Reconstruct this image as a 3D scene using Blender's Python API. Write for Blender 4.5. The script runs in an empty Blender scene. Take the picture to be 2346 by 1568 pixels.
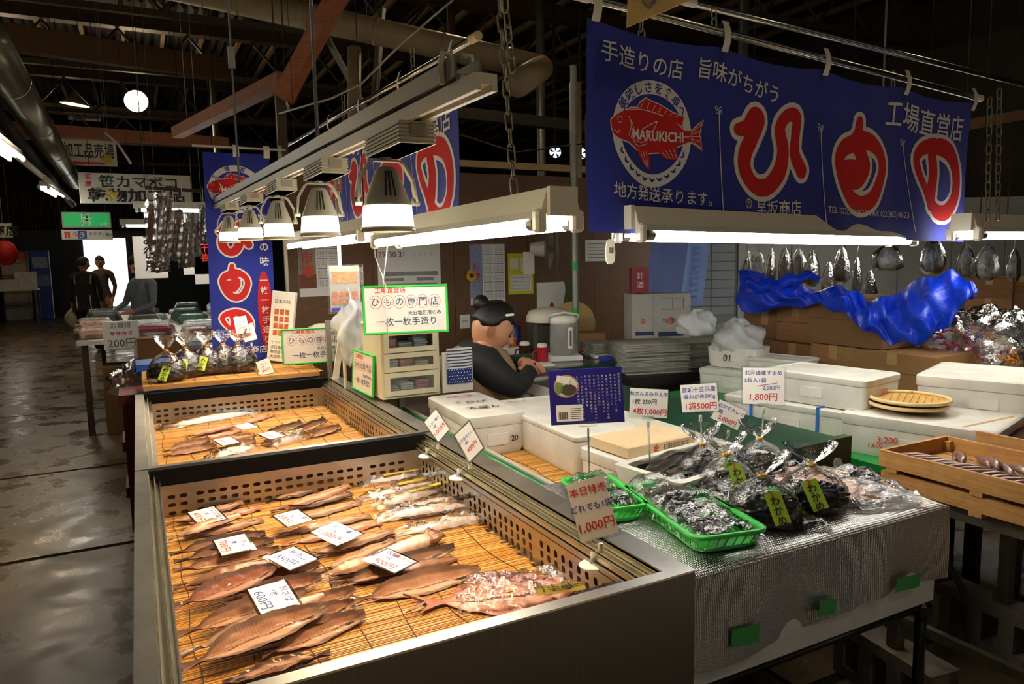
import bpy, bmesh, math, random
from mathutils import Vector, Matrix
random.seed(7)
R = math.radians
PI = math.pi
V = Vector
SC = bpy.context.scene
COL = SC.collection
# ---------------------------------------------------------------- camera
IW, IH, FPX = 2346, 1568, 1655.3
CAM = V((0, 0, 1.48))
_y, _p, _r = R(27.246), R(6.628), R(1.118)
FWD = V((math.sin(_y)*math.cos(_p), math.cos(_y)*math.cos(_p), -math.sin(_p)))
_rt = V((math.cos(_y), -math.sin(_y), 0)); _dn = FWD.cross(_rt)
RT = _rt*math.cos(_r) + _dn*math.sin(_r)
DN = -_rt*math.sin(_r) + _dn*math.cos(_r)
cam = bpy.data.cameras.new('camera'); camo = bpy.data.objects.new('camera', cam); COL.objects.link(camo)
cam.sensor_width = 36; cam.lens = 36*FPX/IW; cam.clip_start = .05; cam.clip_end = 200
camo.matrix_world = Matrix(((RT.x, -DN.x, -FWD.x, CAM.x), (RT.y, -DN.y, -FWD.y, CAM.y), (RT.z, -DN.z, -FWD.z, CAM.z), (0, 0, 0, 1)))
SC.camera = camo
def ray(x, y): return RT*((x-IW/2)/FPX) + DN*((y-IH/2)/FPX) + FWD
def P(x, y, z=None, Y=None, X=None, d=None):
    """photo pixel -> point on a known horizontal / frontal / side plane, or at a known depth"""
    q = ray(x, y)
    if z is not None: return CAM + q*((z-CAM.z)/q.z)
    if Y is not None: return CAM + q*(Y/q.y)
    if X is not None: return CAM + q*(X/q.x)
    return CAM + q*d
# ---------------------------------------------------------------- view, world
vs = SC.view_settings
vs.view_transform = 'Standard'; vs.look = 'None'; vs.gamma = 1; vs.use_curve_mapping = False
vs.exposure = 0.0
w = bpy.data.worlds.new('world'); SC.world = w; w.use_nodes = True
w.node_tree.nodes['Background'].inputs[0].default_value = (.80, .90, 1, 1)
w.node_tree.nodes['Background'].inputs[1].default_value = .09
sun = bpy.data.lights.new('sun', 'SUN'); sun.energy = 16; sun.angle = R(1); sun.color = (1, .97, .92)
suno = bpy.data.objects.new('sun', sun); COL.objects.link(suno); suno.rotation_euler = V((-.75, .3, -.6)).to_track_quat('-Z', 'Y').to_euler()
# ---------------------------------------------------------------- materials
MATS = {}
def srgb(h):
    if isinstance(h, str):
        h = h.lstrip('#'); c = [int(h[i:i+2], 16)/255 for i in (0, 2, 4)]
    else: c = h
    return tuple(((x/12.92) if x <= .04045 else ((x+.055)/1.055)**2.4) for x in c)
class NT:
    def __init__(s, name):
        m = bpy.data.materials.new(name); m.use_nodes = True; s.m = m; s.t = m.node_tree; s.n = s.t.nodes; s.l = s.t.links
        s.b = s.n['Principled BSDF']; s.out = s.n['Material Output']
    def new(s, typ, **kw):
        n = s.n.new(typ)
        for k, v in kw.items():
            if k.startswith('i_'):
                key = k[2:]; key = int(key) if key.isdigit() else key.replace('_', ' ')
                n.inputs[key].default_value = v
            else: setattr(n, k, v)
        return n
    def link(s, a, b): s.l.new(a, b)
    def coord(s, kind='Object'): return s.new('ShaderNodeTexCoord').outputs[kind]
    def noise(s, vec, scale, detail=3, rough=.5, dist=0):
        n = s.new('ShaderNodeTexNoise', i_Scale=scale, i_Detail=detail, i_Roughness=rough, i_Distortion=dist)
        if vec is not None: s.link(vec, n.inputs['Vector'])
        return n.outputs['Fac']
    def ramp(s, fac, stops, interp='LINEAR'):
        r = s.new('ShaderNodeValToRGB'); r.color_ramp.interpolation = interp; e = r.color_ramp.elements
        e.remove(e[1])
        for k, (p, c) in enumerate(stops):
            q = e[0] if k == 0 else e.new(p)
            q.position = p
            c = srgb(c) if isinstance(c, str) else ((c, c, c) if isinstance(c, (int, float)) else c)
            q.color = (c[0], c[1], c[2], 1)
        s.link(fac, r.inputs[0]); return r.outputs[0]
    def mix(s, fac, a, b, mode='MIX'):
        n = s.new('ShaderNodeMix', data_type='RGBA', blend_type=mode)
        for sock, v in ((n.inputs[0], fac), (n.inputs[6], a), (n.inputs[7], b)):
            if hasattr(v, 'is_output'): s.link(v, sock)
            elif isinstance(v, (int, float)): sock.default_value = v if sock == n.inputs[0] else (v, v, v, 1)
            else:
                c = srgb(v) if isinstance(v, str) else v; sock.default_value = (*c[:3], 1)
        return n.outputs[2]
    def math(s, op, a, b=0, c=None):
        n = s.new('ShaderNodeMath', operation=op)
        for k, v in enumerate((a, b, c)):
            if v is None: continue
            if hasattr(v, 'is_output'): s.link(v, n.inputs[k])
            else: n.inputs[k].default_value = v
        return n.outputs[0]
    def mapping(s, vec, scale=(1, 1, 1), rot=(0, 0, 0)):
        n = s.new('ShaderNodeMapping'); n.inputs['Scale'].default_value = scale; n.inputs['Rotation'].default_value = rot
        s.link(vec, n.inputs['Vector']); return n.outputs[0]
    def bump(s, h, strength=.3, dist=.002):
        n = s.new('ShaderNodeBump', i_Strength=strength, i_Distance=dist); s.link(h, n.inputs['Height'])
        s.link(n.outputs[0], s.b.inputs['Normal'])
    def base(s, c):
        if hasattr(c, 'is_output'): s.link(c, s.b.inputs['Base Color'])
        else: s.b.inputs['Base Color'].default_value = (*(srgb(c) if isinstance(c, str) else c)[:3], 1)
    def set(s, rough=.5, metal=0, spec=None, trans=0, coat=0):
        s.b.inputs['Roughness'].default_value = rough; s.b.inputs['Metallic'].default_value = metal
        if spec is not None: s.b.inputs['Specular IOR Level'].default_value = spec
        if trans: s.b.inputs['Transmission Weight'].default_value = trans
        if coat: s.b.inputs['Coat Weight'].default_value = coat
def M(name, col='#888888', rough=.5, metal=0, var=.12, scale=8, bump=0, bscale=60, coat=0, spec=None):
    """plain procedural material: base colour broken up by noise, optional fine relief"""
    if name in MATS: return MATS[name]
    t = NT(name); t.set(rough, metal, spec, 0, coat)
    c = srgb(col) if isinstance(col, str) else col
    co = t.coord('Object')
    if var:
        f = t.noise(co, scale, 4, .6)
        t.base(t.ramp(f, [(.3, tuple(x*(1-var) for x in c)), (.7, tuple(min(1, x*(1+var)) for x in c))]))
    else: t.base(c)
    if bump: t.bump(t.noise(co, bscale, 4), bump)
    MATS[name] = t.m; return t.m
def EM(name, col, strength):
    if name in MATS: return MATS[name]
    t = NT(name); c = srgb(col) if isinstance(col, str) else col
    t.base(tuple(x*.5 for x in c)); t.b.inputs['Emission Color'].default_value = (*c, 1); t.b.inputs['Emission Strength'].default_value = strength
    MATS[name] = t.m; return t.m
# ---------------------------------------------------------------- mesh builder
class MB:
    def __init__(s): s.v = []; s.f = []; s.mi = []; s.uv = {}; s.m = 0
    def add(s, vs, fs):
        b = len(s.v); s.v += [V(x) for x in vs]
        for f in fs: s.f.append([b+i for i in f]); s.mi.append(s.m)
        return b
    def box(s, c, sz, rz=0, rot=None):
        hx, hy, hz = sz[0]/2, sz[1]/2, sz[2]/2
        m = rot if rot is not None else Matrix.Rotation(rz, 3, 'Z')
        c = V(c)
        s.add([c + m @ V((x*hx, y*hy, z*hz)) for z in (-1, 1) for y in (-1, 1) for x in (-1, 1)],
              [(0, 2, 3, 1), (4, 5, 7, 6), (0, 1, 5, 4), (2, 6, 7, 3), (0, 4, 6, 2), (1, 3, 7, 5)]); return s
    def bb(s, x0, x1, y0, y1, z0, z1): return s.box(((x0+x1)/2, (y0+y1)/2, (z0+z1)/2), (x1-x0, y1-y0, z1-z0))
    def bevel_box(s, c, sz, b=.004, rz=0, rot=None):
        hx, hy, hz = [q/2 for q in sz]; b = min(b, hx*.9, hy*.9, hz*.9)
        m = rot if rot is not None else Matrix.Rotation(rz, 3, 'Z'); c = V(c)
        rings = []
        for z, i in ((-hz, b), (-hz+b, 0), (hz-b, 0), (hz, b)):
            x, y = hx-i, hy-i; k = b if i == 0 else 0
            if i == 0: pts = [(-x+b, -y), (x-b, -y), (x, -y+b), (x, y-b), (x-b, y), (-x+b, y), (-x, y-b), (-x, -y+b)]
            else: pts = [(-x+b*.4, -y), (x-b*.4, -y), (x, -y+b*.4), (x, y-b*.4), (x-b*.4, y), (-x+b*.4, y), (-x, y-b*.4), (-x, -y+b*.4)]
            rings.append([c + m @ V((p[0], p[1], z)) for p in pts])
        return s.loft(rings, caps=True)
    def loft(s, rings, caps=True, closed=True):
        n = len(rings[0]); b = len(s.v)
        for r in rings: s.v += [V(p) for p in r]
        for i in range(len(rings)-1):
            for j in range(n if closed else n-1):
                k = (j+1) % n
                s.f.append([b+i*n+j, b+i*n+k, b+(i+1)*n+k, b+(i+1)*n+j]); s.mi.append(s.m)
        if caps:
            s.f.append([b+j for j in range(n)][::-1]); s.mi.append(s.m)
            s.f.append([b+(len(rings)-1)*n+j for j in range(n)]); s.mi.append(s.m)
        return s
    def cyl(s, p0, p1, r0, r1=None, n=12, caps=True):
        p0, p1 = V(p0), V(p1); r1 = r0 if r1 is None else r1
        a = (p1-p0).normalized(); u = a.orthogonal().normalized(); w_ = a.cross(u)
        return s.loft([[p + (u*math.cos(2*PI*k/n) + w_*math.sin(2*PI*k/n))*r for k in range(n)] for p, r in ((p0, r0), (p1, r1))], caps)
    def tube(s, pts, r, n=8, caps=True):
        pts = [V(p) for p in pts]; rs = r if isinstance(r, (list, tuple)) else [r]*len(pts)
        a = (pts[1]-pts[0]).normalized(); u = a.orthogonal().normalized(); rings = []
        for i, p in enumerate(pts):
            t = (pts[min(i+1, len(pts)-1)] - pts[max(i-1, 0)]).normalized()
            u = (u - t*u.dot(t)).normalized(); w_ = t.cross(u)
            rings.append([p + (u*math.cos(2*PI*k/n) + w_*math.sin(2*PI*k/n))*rs[i] for k in range(n)])
        return s.loft(rings, caps)
    def lathe(s, prof, c=(0, 0, 0), n=16, caps=True, rot=None):
        m = rot if rot is not None else Matrix.Identity(3); c = V(c)
        return s.loft([[c + m @ V((r*math.cos(2*PI*k/n), r*math.sin(2*PI*k/n), z)) for k in range(n)] for r, z in prof], caps)
    def prism(s, poly, o, ux, uy, th):
        o, ux, uy = V(o), V(ux), V(uy); nn = ux.cross(uy).normalized()*th
        a = [o + ux*p[0] + uy*p[1] for p in poly]
        return s.loft([[p for p in a], [p+nn for p in a]], True)
    def grid(s, f, nu, nv, uv=True):
        b = len(s.v)
        for i in range(nu+1):
            for j in range(nv+1):
                if uv: s.uv[len(s.v)] = (i/nu, j/nv)
                s.v.append(V(f(i/nu, j/nv)))
        for i in range(nu):
            for j in range(nv):
                q = b+i*(nv+1)+j
                s.f.append([q, q+nv+1, q+nv+2, q+1]); s.mi.append(s.m)
        return s
    def build(s, name, mat, parent=None, smooth=False, world=False, autosm=None):
        me = bpy.data.meshes.new(name)
        vv = s.v
        if world and parent is not None:
            inv = parent.matrix_basis.inverted(); vv = [inv @ p for p in s.v]
        me.from_pydata([tuple(p) for p in vv], [], s.f)
        if isinstance(mat, (list, tuple)):
            for m_ in mat: me.materials.append(m_)
            me.polygons.foreach_set('material_index', s.mi)
        elif mat is not None: me.materials.append(mat)
        if s.uv:
            ul = me.uv_layers.new(name='UVMap')
            for lp in me.loops: ul.data[lp.index].uv = s.uv.get(lp.vertex_index, (0, 0))
        if smooth: me.shade_smooth()
        if autosm is not None:
            me.shade_smooth()
            me.set_sharp_from_angle(angle=R(autosm))
        o = bpy.data.objects.new(name, me); COL.objects.link(o)
        if parent is not None: o.parent = parent
        return o
def tag(o, label=None, cat=None, group=None, kind=None):
    if label: o['label'] = label
    if cat: o['category'] = cat
    if group: o['group'] = group
    if kind: o['kind'] = kind
    return o
def thing(name, label, cat, loc=(0, 0, 0), rz=0, group=None, kind=None, rot=None):
    o = bpy.data.objects.new(name, None); o.empty_display_size = .05; COL.objects.link(o)
    o.location = loc; o.rotation_euler = rot if rot else (0, 0, rz)
    mr = (Matrix.Rotation(rz, 4, 'Z') if rot is None else __import__('mathutils').Euler(rot).to_matrix().to_4x4())
    o.matrix_basis = Matrix.Translation(loc) @ mr
    return tag(o, label, cat, group, kind)
def ordn(k): return '%d%s' % (k+1, {1: 'st', 2: 'nd', 3: 'rd'}.get((k+1) % 10 if (k+1)//10 != 1 else 0, 'th'))
def struct(o): o['kind'] = 'structure'; return o
def dup(root, loc=None, rz=None, label=None, group=None):
    r = root.copy(); COL.objects.link(r)
    if loc is not None: r.location = loc
    if rz is not None: r.rotation_euler[2] = rz
    if label: r['label'] = label
    if group: r['group'] = group
    for ch in list(root.children):
        c = ch.copy(); COL.objects.link(c); c.parent = r
        for g in list(ch.children):
            d = g.copy(); COL.objects.link(d); d.parent = c
    return r
# ---------------------------------------------------------------- lettering
_TX = {}
def tx(body, size=1.0, offset=0, res=2, sub=0):
    """flat glyph outlines as (verts2d, faces), centred on its own bounds"""
    key = (body, offset, res, sub)
    if key not in _TX:
        cu = bpy.data.curves.new('t', 'FONT'); cu.body = body; cu.offset = offset; cu.resolution_u = res; cu.space_line = 1.0
        o = bpy.data.objects.new('t', cu); me = bpy.data.meshes.new_from_object(o)
        if sub:
            bm = bmesh.new(); bm.from_mesh(me)
            for _ in range(3):
                es = [e for e in bm.edges if e.calc_length() > sub]
                if not es: break
                bmesh.ops.subdivide_edges(bm, edges=es, cuts=1); bmesh.ops.triangulate(bm, faces=bm.faces)
            bm.to_mesh(me); bm.free()
        vs_ = [(v.co.x, v.co.y) for v in me.vertices]; fs = [tuple(p.vertices) for p in me.polygons]
        bpy.data.objects.remove(o); bpy.data.curves.remove(cu); bpy.data.meshes.remove(me)
        if vs_:
            mx = (min(a for a, b in vs_)+max(a for a, b in vs_))/2; my = (min(b for a, b in vs_)+max(b for a, b in vs_))/2
            vs_ = [(a-mx, b-my) for a, b in vs_]
        _TX[key] = (vs_, fs)
    vs_, fs = _TX[key]
    return [(a*size, b*size) for a, b in vs_], fs
class Ink:
    """collects flat marks in a sheet's own 2D frame and lays them on it through mapf(x, y, lift)"""
    def __init__(s): s.v = []; s.f = []
    def text(s, body, x, y, size, w=None, rot=0, offset=0, sx=1, sub=0, skew=0, res=2):
        vs_, fs = tx(body, size, offset, res, sub)
        if not vs_: return s
        if w: sx = w/max(1e-6, max(a for a, b in vs_)-min(a for a, b in vs_))
        c, sn = math.cos(rot), math.sin(rot); b0 = len(s.v)
        for a, b in vs_:
            a = a*sx+b*skew
            s.v.append((x+a*c-b*sn, y+a*sn+b*c))
        s.f += [[b0+i for i in f] for f in fs]; return s
    def vtext(s, body, x, y, size, step=None, offset=0, sub=0):
        step = step or size*1.05; n = len(body)
        for k, ch in enumerate(body): s.text(ch, x, y+(n-1)*step/2-k*step, size, offset=offset, sub=sub)
        return s
    def poly(s, pts):
        b0 = len(s.v); s.v += [tuple(p) for p in pts]; s.f.append(list(range(b0, b0+len(pts)))); return s
    def rect(s, x0, x1, y0, y1, nx=1, ny=1):
        for i in range(nx):
            for j in range(ny):
                a, b = x0+(x1-x0)*i/nx, x0+(x1-x0)*(i+1)/nx; c, d = y0+(y1-y0)*j/ny, y0+(y1-y0)*(j+1)/ny
                s.poly([(a, c), (b, c), (b, d), (a, d)])
        return s
    def stroke(s, pts, wd, smooth=4, cap=True):
        """brush stroke: list of points, list of half widths"""
        ws = wd if isinstance(wd, (list, tuple)) else [wd]*len(pts)
        P_, W_ = [], []
        n = len(pts)
        for i in range(n-1):
            p0, p1, p2, p3 = pts[max(i-1, 0)], pts[i], pts[i+1], pts[min(i+2, n-1)]
            for k in range(smooth):
                t = k/smooth
                P_.append(tuple(.5*((2*p1[q])+(-p0[q]+p2[q])*t+(2*p0[q]-5*p1[q]+4*p2[q]-p3[q])*t*t+(-p0[q]+3*p1[q]-3*p2[q]+p3[q])*t**3) for q in (0, 1)))
                W_.append(ws[i]*(1-t)+ws[i+1]*t)
        P_.append(pts[-1]); W_.append(ws[-1])
        L, Rr = [], []
        for i, p in enumerate(P_):
            a, b = P_[max(i-1, 0)], P_[min(i+1, len(P_)-1)]
            dx, dy = b[0]-a[0], b[1]-a[1]; l = math.hypot(dx, dy) or 1
            nx, ny = -dy/l*W_[i], dx/l*W_[i]
            L.append((p[0]+nx, p[1]+ny)); Rr.append((p[0]-nx, p[1]-ny))
        for i in range(len(P_)-1): s.poly([L[i], Rr[i], Rr[i+1], L[i+1]])
        if cap:
            for p, w_ in ((P_[0], W_[0]), (P_[-1], W_[-1])): s.disc(p[0], p[1], w_)
        return s
    def disc(s, x, y, r, ry=None, n=14):
        ry = ry or r
        return s.poly([(x+r*math.cos(2*PI*k/n), y+ry*math.sin(2*PI*k/n)) for k in range(n)])
    def ring(s, x, y, r0, r1, n=32, a0=0, a1=2*PI, ky=1):
        for k in range(n):
            a, b = a0+(a1-a0)*k/n, a0+(a1-a0)*(k+1)/n
            s.poly([(x+r*math.cos(t), y+r*ky*math.sin(t)) for r, t in ((r0, a), (r1, a), (r1, b), (r0, b))])
        return s
    def lay(s, name, mat, parent, mapf, lift=.001):
        if not s.v: return None
        mb = MB(); mb.add([mapf(x, y, lift) for x, y in s.v], s.f)
        return tag(mb.build(name, mat, parent), kind='stuff' if len(s.f) > 1 else None)
def flatmap(o=(0, 0, 0), ux=(1, 0, 0), uy=(0, 0, 1)):
    o, ux, uy = V(o), V(ux).normalized(), V(uy).normalized(); n = ux.cross(uy)
    return lambda x, y, l: o + ux*x + uy*y + n*l
# ---------------------------------------------------------------- shared materials
def special():
    t = NT('brushed_steel'); t.set(.32, 1); co = t.coord('Object')
    f = t.noise(t.mapping(co, (4, 4, 400)), 3, 3); g = t.noise(co, 6, 3)
    t.base(t.mix(.35, t.ramp(f, [(.3, (.42, .41, .39)), (.7, (.60, .59, .56))]), t.ramp(g, [(.3, (.40, .39, .37)), (.7, (.62, .60, .57))])))
    t.bump(f, .04, .001); MATS['steel'] = t.m
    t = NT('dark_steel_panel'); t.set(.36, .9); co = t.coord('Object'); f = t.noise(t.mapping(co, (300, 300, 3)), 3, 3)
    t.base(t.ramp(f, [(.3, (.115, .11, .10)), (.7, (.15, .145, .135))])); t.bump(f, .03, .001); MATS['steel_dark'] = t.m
    # bamboo: each sliver its own tone
    t = NT('bamboo_slat'); t.set(.42); co = t.coord('Object'); ge = t.new('ShaderNodeNewGeometry')
    f = t.noise(t.mapping(co, (6, 120, 60)), 2, 3)
    c = t.ramp(ge.outputs['Random Per Island'], [(0, '#a06a2c'), (.3, '#bf863a'), (.65, '#d09d4c'), (1, '#e2ba76')])
    t.base(t.mix(t.ramp(f, [(.52, 0), (.75, .55)]), c, '#8c5a22')); t.bump(f, .2, .001); MATS['bamboo'] = t.m
    # plastic film: clear with sharp sheen
    def film(nm, tint, gl, rough, bs=.5):
        t = NT(nm); tr = t.new('ShaderNodeBsdfTransparent'); tr.inputs[0].default_value = (*tint, 1)
        g = t.new('ShaderNodeBsdfGlossy', i_Roughness=rough); g.inputs[0].default_value = (1, 1, 1, 1)
        fr = t.new('ShaderNodeFresnel', i_IOR=1.5); mx = t.new('ShaderNodeMixShader')
        co = t.coord('Object'); bp = t.new('ShaderNodeBump', i_Strength=bs, i_Distance=.01)
        t.link(t.noise(co, 35, 3, .6, 1.5), bp.inputs['Height'])
        t.link(bp.outputs[0], g.inputs['Normal']); t.link(bp.outputs[0], fr.inputs['Normal'])
        t.link(t.math('MINIMUM', t.math('MULTIPLY_ADD', fr.outputs[0], gl, .03), .9), mx.inputs[0])
        t.link(tr.outputs[0], mx.inputs[1]); t.link(g.outputs[0], mx.inputs[2]); t.link(mx.outputs[0], t.out.inputs[0])
        MATS[nm] = t.m
    film('film', (.97, .97, .97), 1.3, .12); film('acrylic', (.93, .96, .95), .8, .04, .02)
    t = NT('milky_film'); t.set(.3); co = t.coord('Object'); t.base('#dfe2e2'); t.bump(t.noise(co, 30, 4, .6, 1), .5, .01); t.b.inputs['Alpha'].default_value = .55; MATS['milky_film'] = t.m
    # concrete floor, worn, damp sheen
    t = NT('concrete_floor'); co = t.coord('Object')
    a = t.noise(co, .45, 5, .6); b = t.noise(co, 3.2, 6, .65, .4); c = t.noise(t.mapping(co, (1, 2.2, 1)), 9, 5, .7)
    base = t.mix(.5, t.ramp(a, [(.3, '#54472f'), (.7, '#705e40')]), t.ramp(b, [(.3, '#4e4230'), (.7, '#6f5d45')]))
    t.base(t.mix(t.ramp(c, [(.60, 0), (.76, .6)]), base, '#332b21'))
    t.link(t.ramp(b, [(.35, .16), (.65, .48)]), t.b.inputs['Roughness']); t.bump(t.math('ADD', b, t.math('MULTIPLY', c, .4)), .22, .006); MATS['floor'] = t.m
    # silver bubble sheet: fine woven grid, metallic
    t = NT('silver_sheet'); t.set(.3, 1); uv = t.coord('UV')
    wa = t.new('ShaderNodeTexWave', wave_type='BANDS', bands_direction='X', i_Scale=46.0, i_Distortion=.2); wb = t.new('ShaderNodeTexWave', wave_type='BANDS', bands_direction='Y', i_Scale=52.0, i_Distortion=.3)
    t.link(uv, wa.inputs[0]); t.link(uv, wb.inputs[0]); h = t.math('MULTIPLY', wa.outputs['Fac'], wb.outputs['Fac'])
    n2 = t.noise(uv, 90, 3)
    t.base(t.mix(t.ramp(n2, [(.35, 0), (.65, 1)]), (.50, .49, .48), (.74, .73, .73)))
    t.bump(t.math('ADD', h, t.math('MULTIPLY', n2, .5)), .55, .003); MATS['silver'] = t.m
    # expanded foam
    t = NT('foam_white'); t.set(.55); co = t.coord('Object')
    vo = t.new('ShaderNodeTexVoronoi', i_Scale=260.0); t.link(co, vo.inputs['Vector'])
    t.base(t.ramp(t.noise(co, 9, 4), [(.3, '#cdcac0'), (.7, '#e2dfd6')])); t.bump(vo.outputs['Distance'], .15, .001); MATS['foam'] = t.m
    # cardboard
    t = NT('cardboard'); t.set(.75); co = t.coord('Object'); f = t.noise(t.mapping(co, (3, 3, 90)), 4, 3)
    oi = t.new('ShaderNodeObjectInfo'); t.base(t.mix(t.math('MULTIPLY', oi.outputs['Random'], .6), t.ramp(f, [(.3, '#8a6238'), (.7, '#a2764a')]), '#5e4124')); t.bump(f, .08, .001); MATS['card'] = t.m
    # raw lumber
    for nm, c0, c1 in (('lumber', '#7a4526', '#a5623a'), ('crate_wood', '#a9743c', '#cf9a58'), ('ply', '#5c4028', '#735234'), ('old_beam', '#3a2a1c', '#57402a')):
        t = NT(nm); t.set(.6); co = t.coord('Object'); f = t.noise(t.mapping(co, (3, 3, 3)), 5, 5, .6, 1.2)
        g = t.noise(t.mapping(co, (2, 2, 40)), 3, 3)
        t.base(t.mix(.5, t.ramp(f, [(.3, c0), (.7, c1)]), t.ramp(g, [(.35, c0), (.65, c1)]))); t.bump(g, .1, .001); MATS[nm] = t.m
    # blue cloth with weave
    t = NT('blue_cloth'); t.set(.8); co = t.coord('Object')
    t.base(t.ramp(t.noise(co, 5, 4), [(.3, '#1d2a8e'), (.7, '#2533a0')])); t.b.inputs['Sheen Weight'].default_value = .15
    t.bump(t.noise(co, 500, 2), .1, .0005); MATS['blue_cloth'] = t.m
    # blue tarp, glossy wrinkled
    t = NT('blue_tarp'); t.set(.28); co = t.coord('Object')
    t.base(t.ramp(t.noise(co, 7, 4), [(.3, '#0b2fc0'), (.7, '#1d47e0')])); t.bump(t.noise(co, 14, 5, .6, 1), .5, .02); MATS['tarp'] = t.m
    # corrugated iron
    t = NT('corrugated'); t.set(.6, .2); co = t.coord('Object')
    t.base(t.ramp(t.noise(co, .8, 5, .65), [(.3, '#2b241b'), (.7, '#40372a')])); MATS['corr'] = t.m
special()
M('white_paint', '#e8e4d8', .35, 0, .04); M('cream', '#d8d2bd', .45, 0, .05); M('black_strip', '#060505', .75, 0, .15, spec=.15)
M('white_card', '#f3eee6', .5, 0, .02); M('ink_red', '#d0281f', .6, 0, 0); M('ink_blue', '#2b3f9a', .6, 0, 0); M('ink_black', '#20201e', .6, 0, 0)
M('banner_red', '#cf1d1c', .8, 0, .08); M('banner_white', '#e9e6df', .8, 0, .04); M('steel_pipe', '#b5b3ab', .22, 1, .06); M('galv', '#8d8d86', .45, .8, .15)
M('pvc', '#a08a63', .5, 0, .12, 4); M('dark_iron', '#2a2520', .6, .4, .2); M('tape_white', '#e2ddd0', .5, 0, .05); M('tape_green', '#1f9d3f', .4, 0, .06)
M('green_frame', '#2fb53c', .5, 0, .05); M('green_paint', '#1e5a33', .35, 0, .12); M('dark_green', '#173d27', .3, 0, .1); M('skin', '#d9a684', .5, 0, .05)
M('thread', '#3b2410', .8, 0, .1); M('rubber', '#141414', .6, 0, .1); M('paper', '#e6e3dc', .7, 0, .04)
# ================================================================ the hall
XL, XR, YN, YF, ZC = -9.0, 11.0, -3.0, 27.0, 5.2
def floor_build():
    mb = MB(); mb.bb(XL, XR, YN, YF, -.10, -.012)
    fl = struct(mb.build('floor', M('floor_joint', '#1d1a15', .5, 0, .2)))
    ys = [YN, 1.6, 4.28, 6.06, 8.6, 11.2, 14.2, 17.2, 20.5, 23.7, YF]
    for a, b in zip(ys[:-1], ys[1:]):
        for xa, xb in ((XL, -2.3), (-2.3, 1.9), (1.9, 6), (6, XR)):
            m = MB(); m.bb(xa+.012, xb-.012, a+.022, b-.022, -.014, 0); m.build('concrete_slab', MATS['floor'], fl)
    return fl
FLOOR = floor_build()
def walls():
    teal = M('teal_wall', '#22323a', .5, 0, .15, 2)
    # far wall with the bright doorway (door leaf opening to daylight)
    a, b = P(203, 715, Y=YF), P(287, 545, Y=YF); x0, x1, zt = a.x, b.x, b.z
    mb = MB(); mb.bb(XL, x0, YF, YF+.2, 0, 2.6); mb.bb(x1, XR, YF, YF+.2, 0, 2.6); mb.bb(x0, x1, YF, YF+.2, zt, 2.6)
    wb = struct(mb.build('wall_back', teal))
    m = MB()
    m.grid(lambda u, v: (XL+(XR-XL)*u, YF+.02+.03*math.sin(u*2*PI*110), 2.6+(ZC+1.5-2.6)*v), 660, 1, uv=False)
    m.build('corrugated_sheet', MATS['corr'], wb)
    for x in (-7.2, -4.6, -2, .6, 3.2, 5.8, 8.4):
        m = MB(); m.bb(x-.06, x+.06, YF-.12, YF, 2.6, ZC); m.build('wall_post', MATS['old_beam'], wb)
    # the doorway: frame and sunlit yard outside
    d = thing('door_1', 'tall bright open doorway in the far teal wall', 'door', (x0, YF, 0)); struct(d)
    m = MB(); m.bb(x0-.08, x0, YF-.04, YF+.22, 0, zt+.08); m.bb(x1, x1+.08, YF-.04, YF+.22, 0, zt+.08); m.bb(x0, x1, YF-.04, YF+.22, zt, zt+.08); m.build('door_frame', M('door_metal', '#3a4a52', .4, .3), d, world=True)
    m = MB(); m.bb(x1-.75, x1+.15, YF+.2, YF+1.4, .0, .02); m.build('threshold', M('yard_concrete', '#c9c6bd', .8), d, world=True)
    y = MB(); y.bb(x0-7, x1+7, YF+.2, YF+14, -.05, 0); struct(y.build('floor_yard', MATS['yard_concrete'] if 'yard_concrete' in MATS else None))
    h = MB(); h.bb(x0-6, x1+6, YF+13, YF+13.3, 0, 4.2); struct(h.build('wall_yard', M('yard_wall', '#d8d8d4', .8)))
    m = MB(); m.bb(XL-.2, XL, YN, YF, 0, ZC+1); struct(m.build('wall_left', MATS['corr']))
    m = MB(); m.bb(XR, XR+.2, YN, YF, 0, ZC+1); struct(m.build('wall_right', MATS['corr']))
    m = MB(); m.bb(XL-.2, XR+.2, YN-.2, YN, 0, 2.4); struct(m.build('wall_front', MATS['corr']))
walls()
def roof():
    mb = MB(); mb.grid(lambda u, v: (XL+(XR-XL)*u, YN+(YF-YN)*v, ZC+.35+.03*math.sin(u*2*PI*130)), 520, 1, uv=False)
    ce = struct(mb.build('ceiling', M('roof_sheet', '#241d15', .8, 0, .2, 2)))
    x = XL+.4
    while x < XR:
        m = MB(); m.bb(x-.03, x+.03, YN, YF, ZC+.22, ZC+.31); m.build('purlin', M('purlin_wood', '#7d6648', .7, 0, .2, 3), ce); x += .62
    for y in (1.2, 4.2, 7.2, 10.2, 13.2, 17, 21, 25):
        m = MB(); m.bb(XL, XR, y-.06, y+.06, ZC-.02, ZC+.20); m.bb(XL, XR, y-.10, y+.10, ZC-.04, ZC-.02); m.build('roof_beam', MATS['old_beam'], ce)
        m = MB()
        for k in range(20):
            a = XL+k*1.0; m.cyl((a, y, ZC-.05), (a+.5, y, ZC-.62), .022, n=6); m.cyl((a+.5, y, ZC-.62), (a+1, y, ZC-.05), .022, n=6)
        m.bb(XL, XR, y-.04, y+.04, ZC-.70, ZC-.62); m.build('truss', M('truss_iron', '#4a3f30', .6, .3, .2), ce)
    return ce
CEIL = roof()
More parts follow.
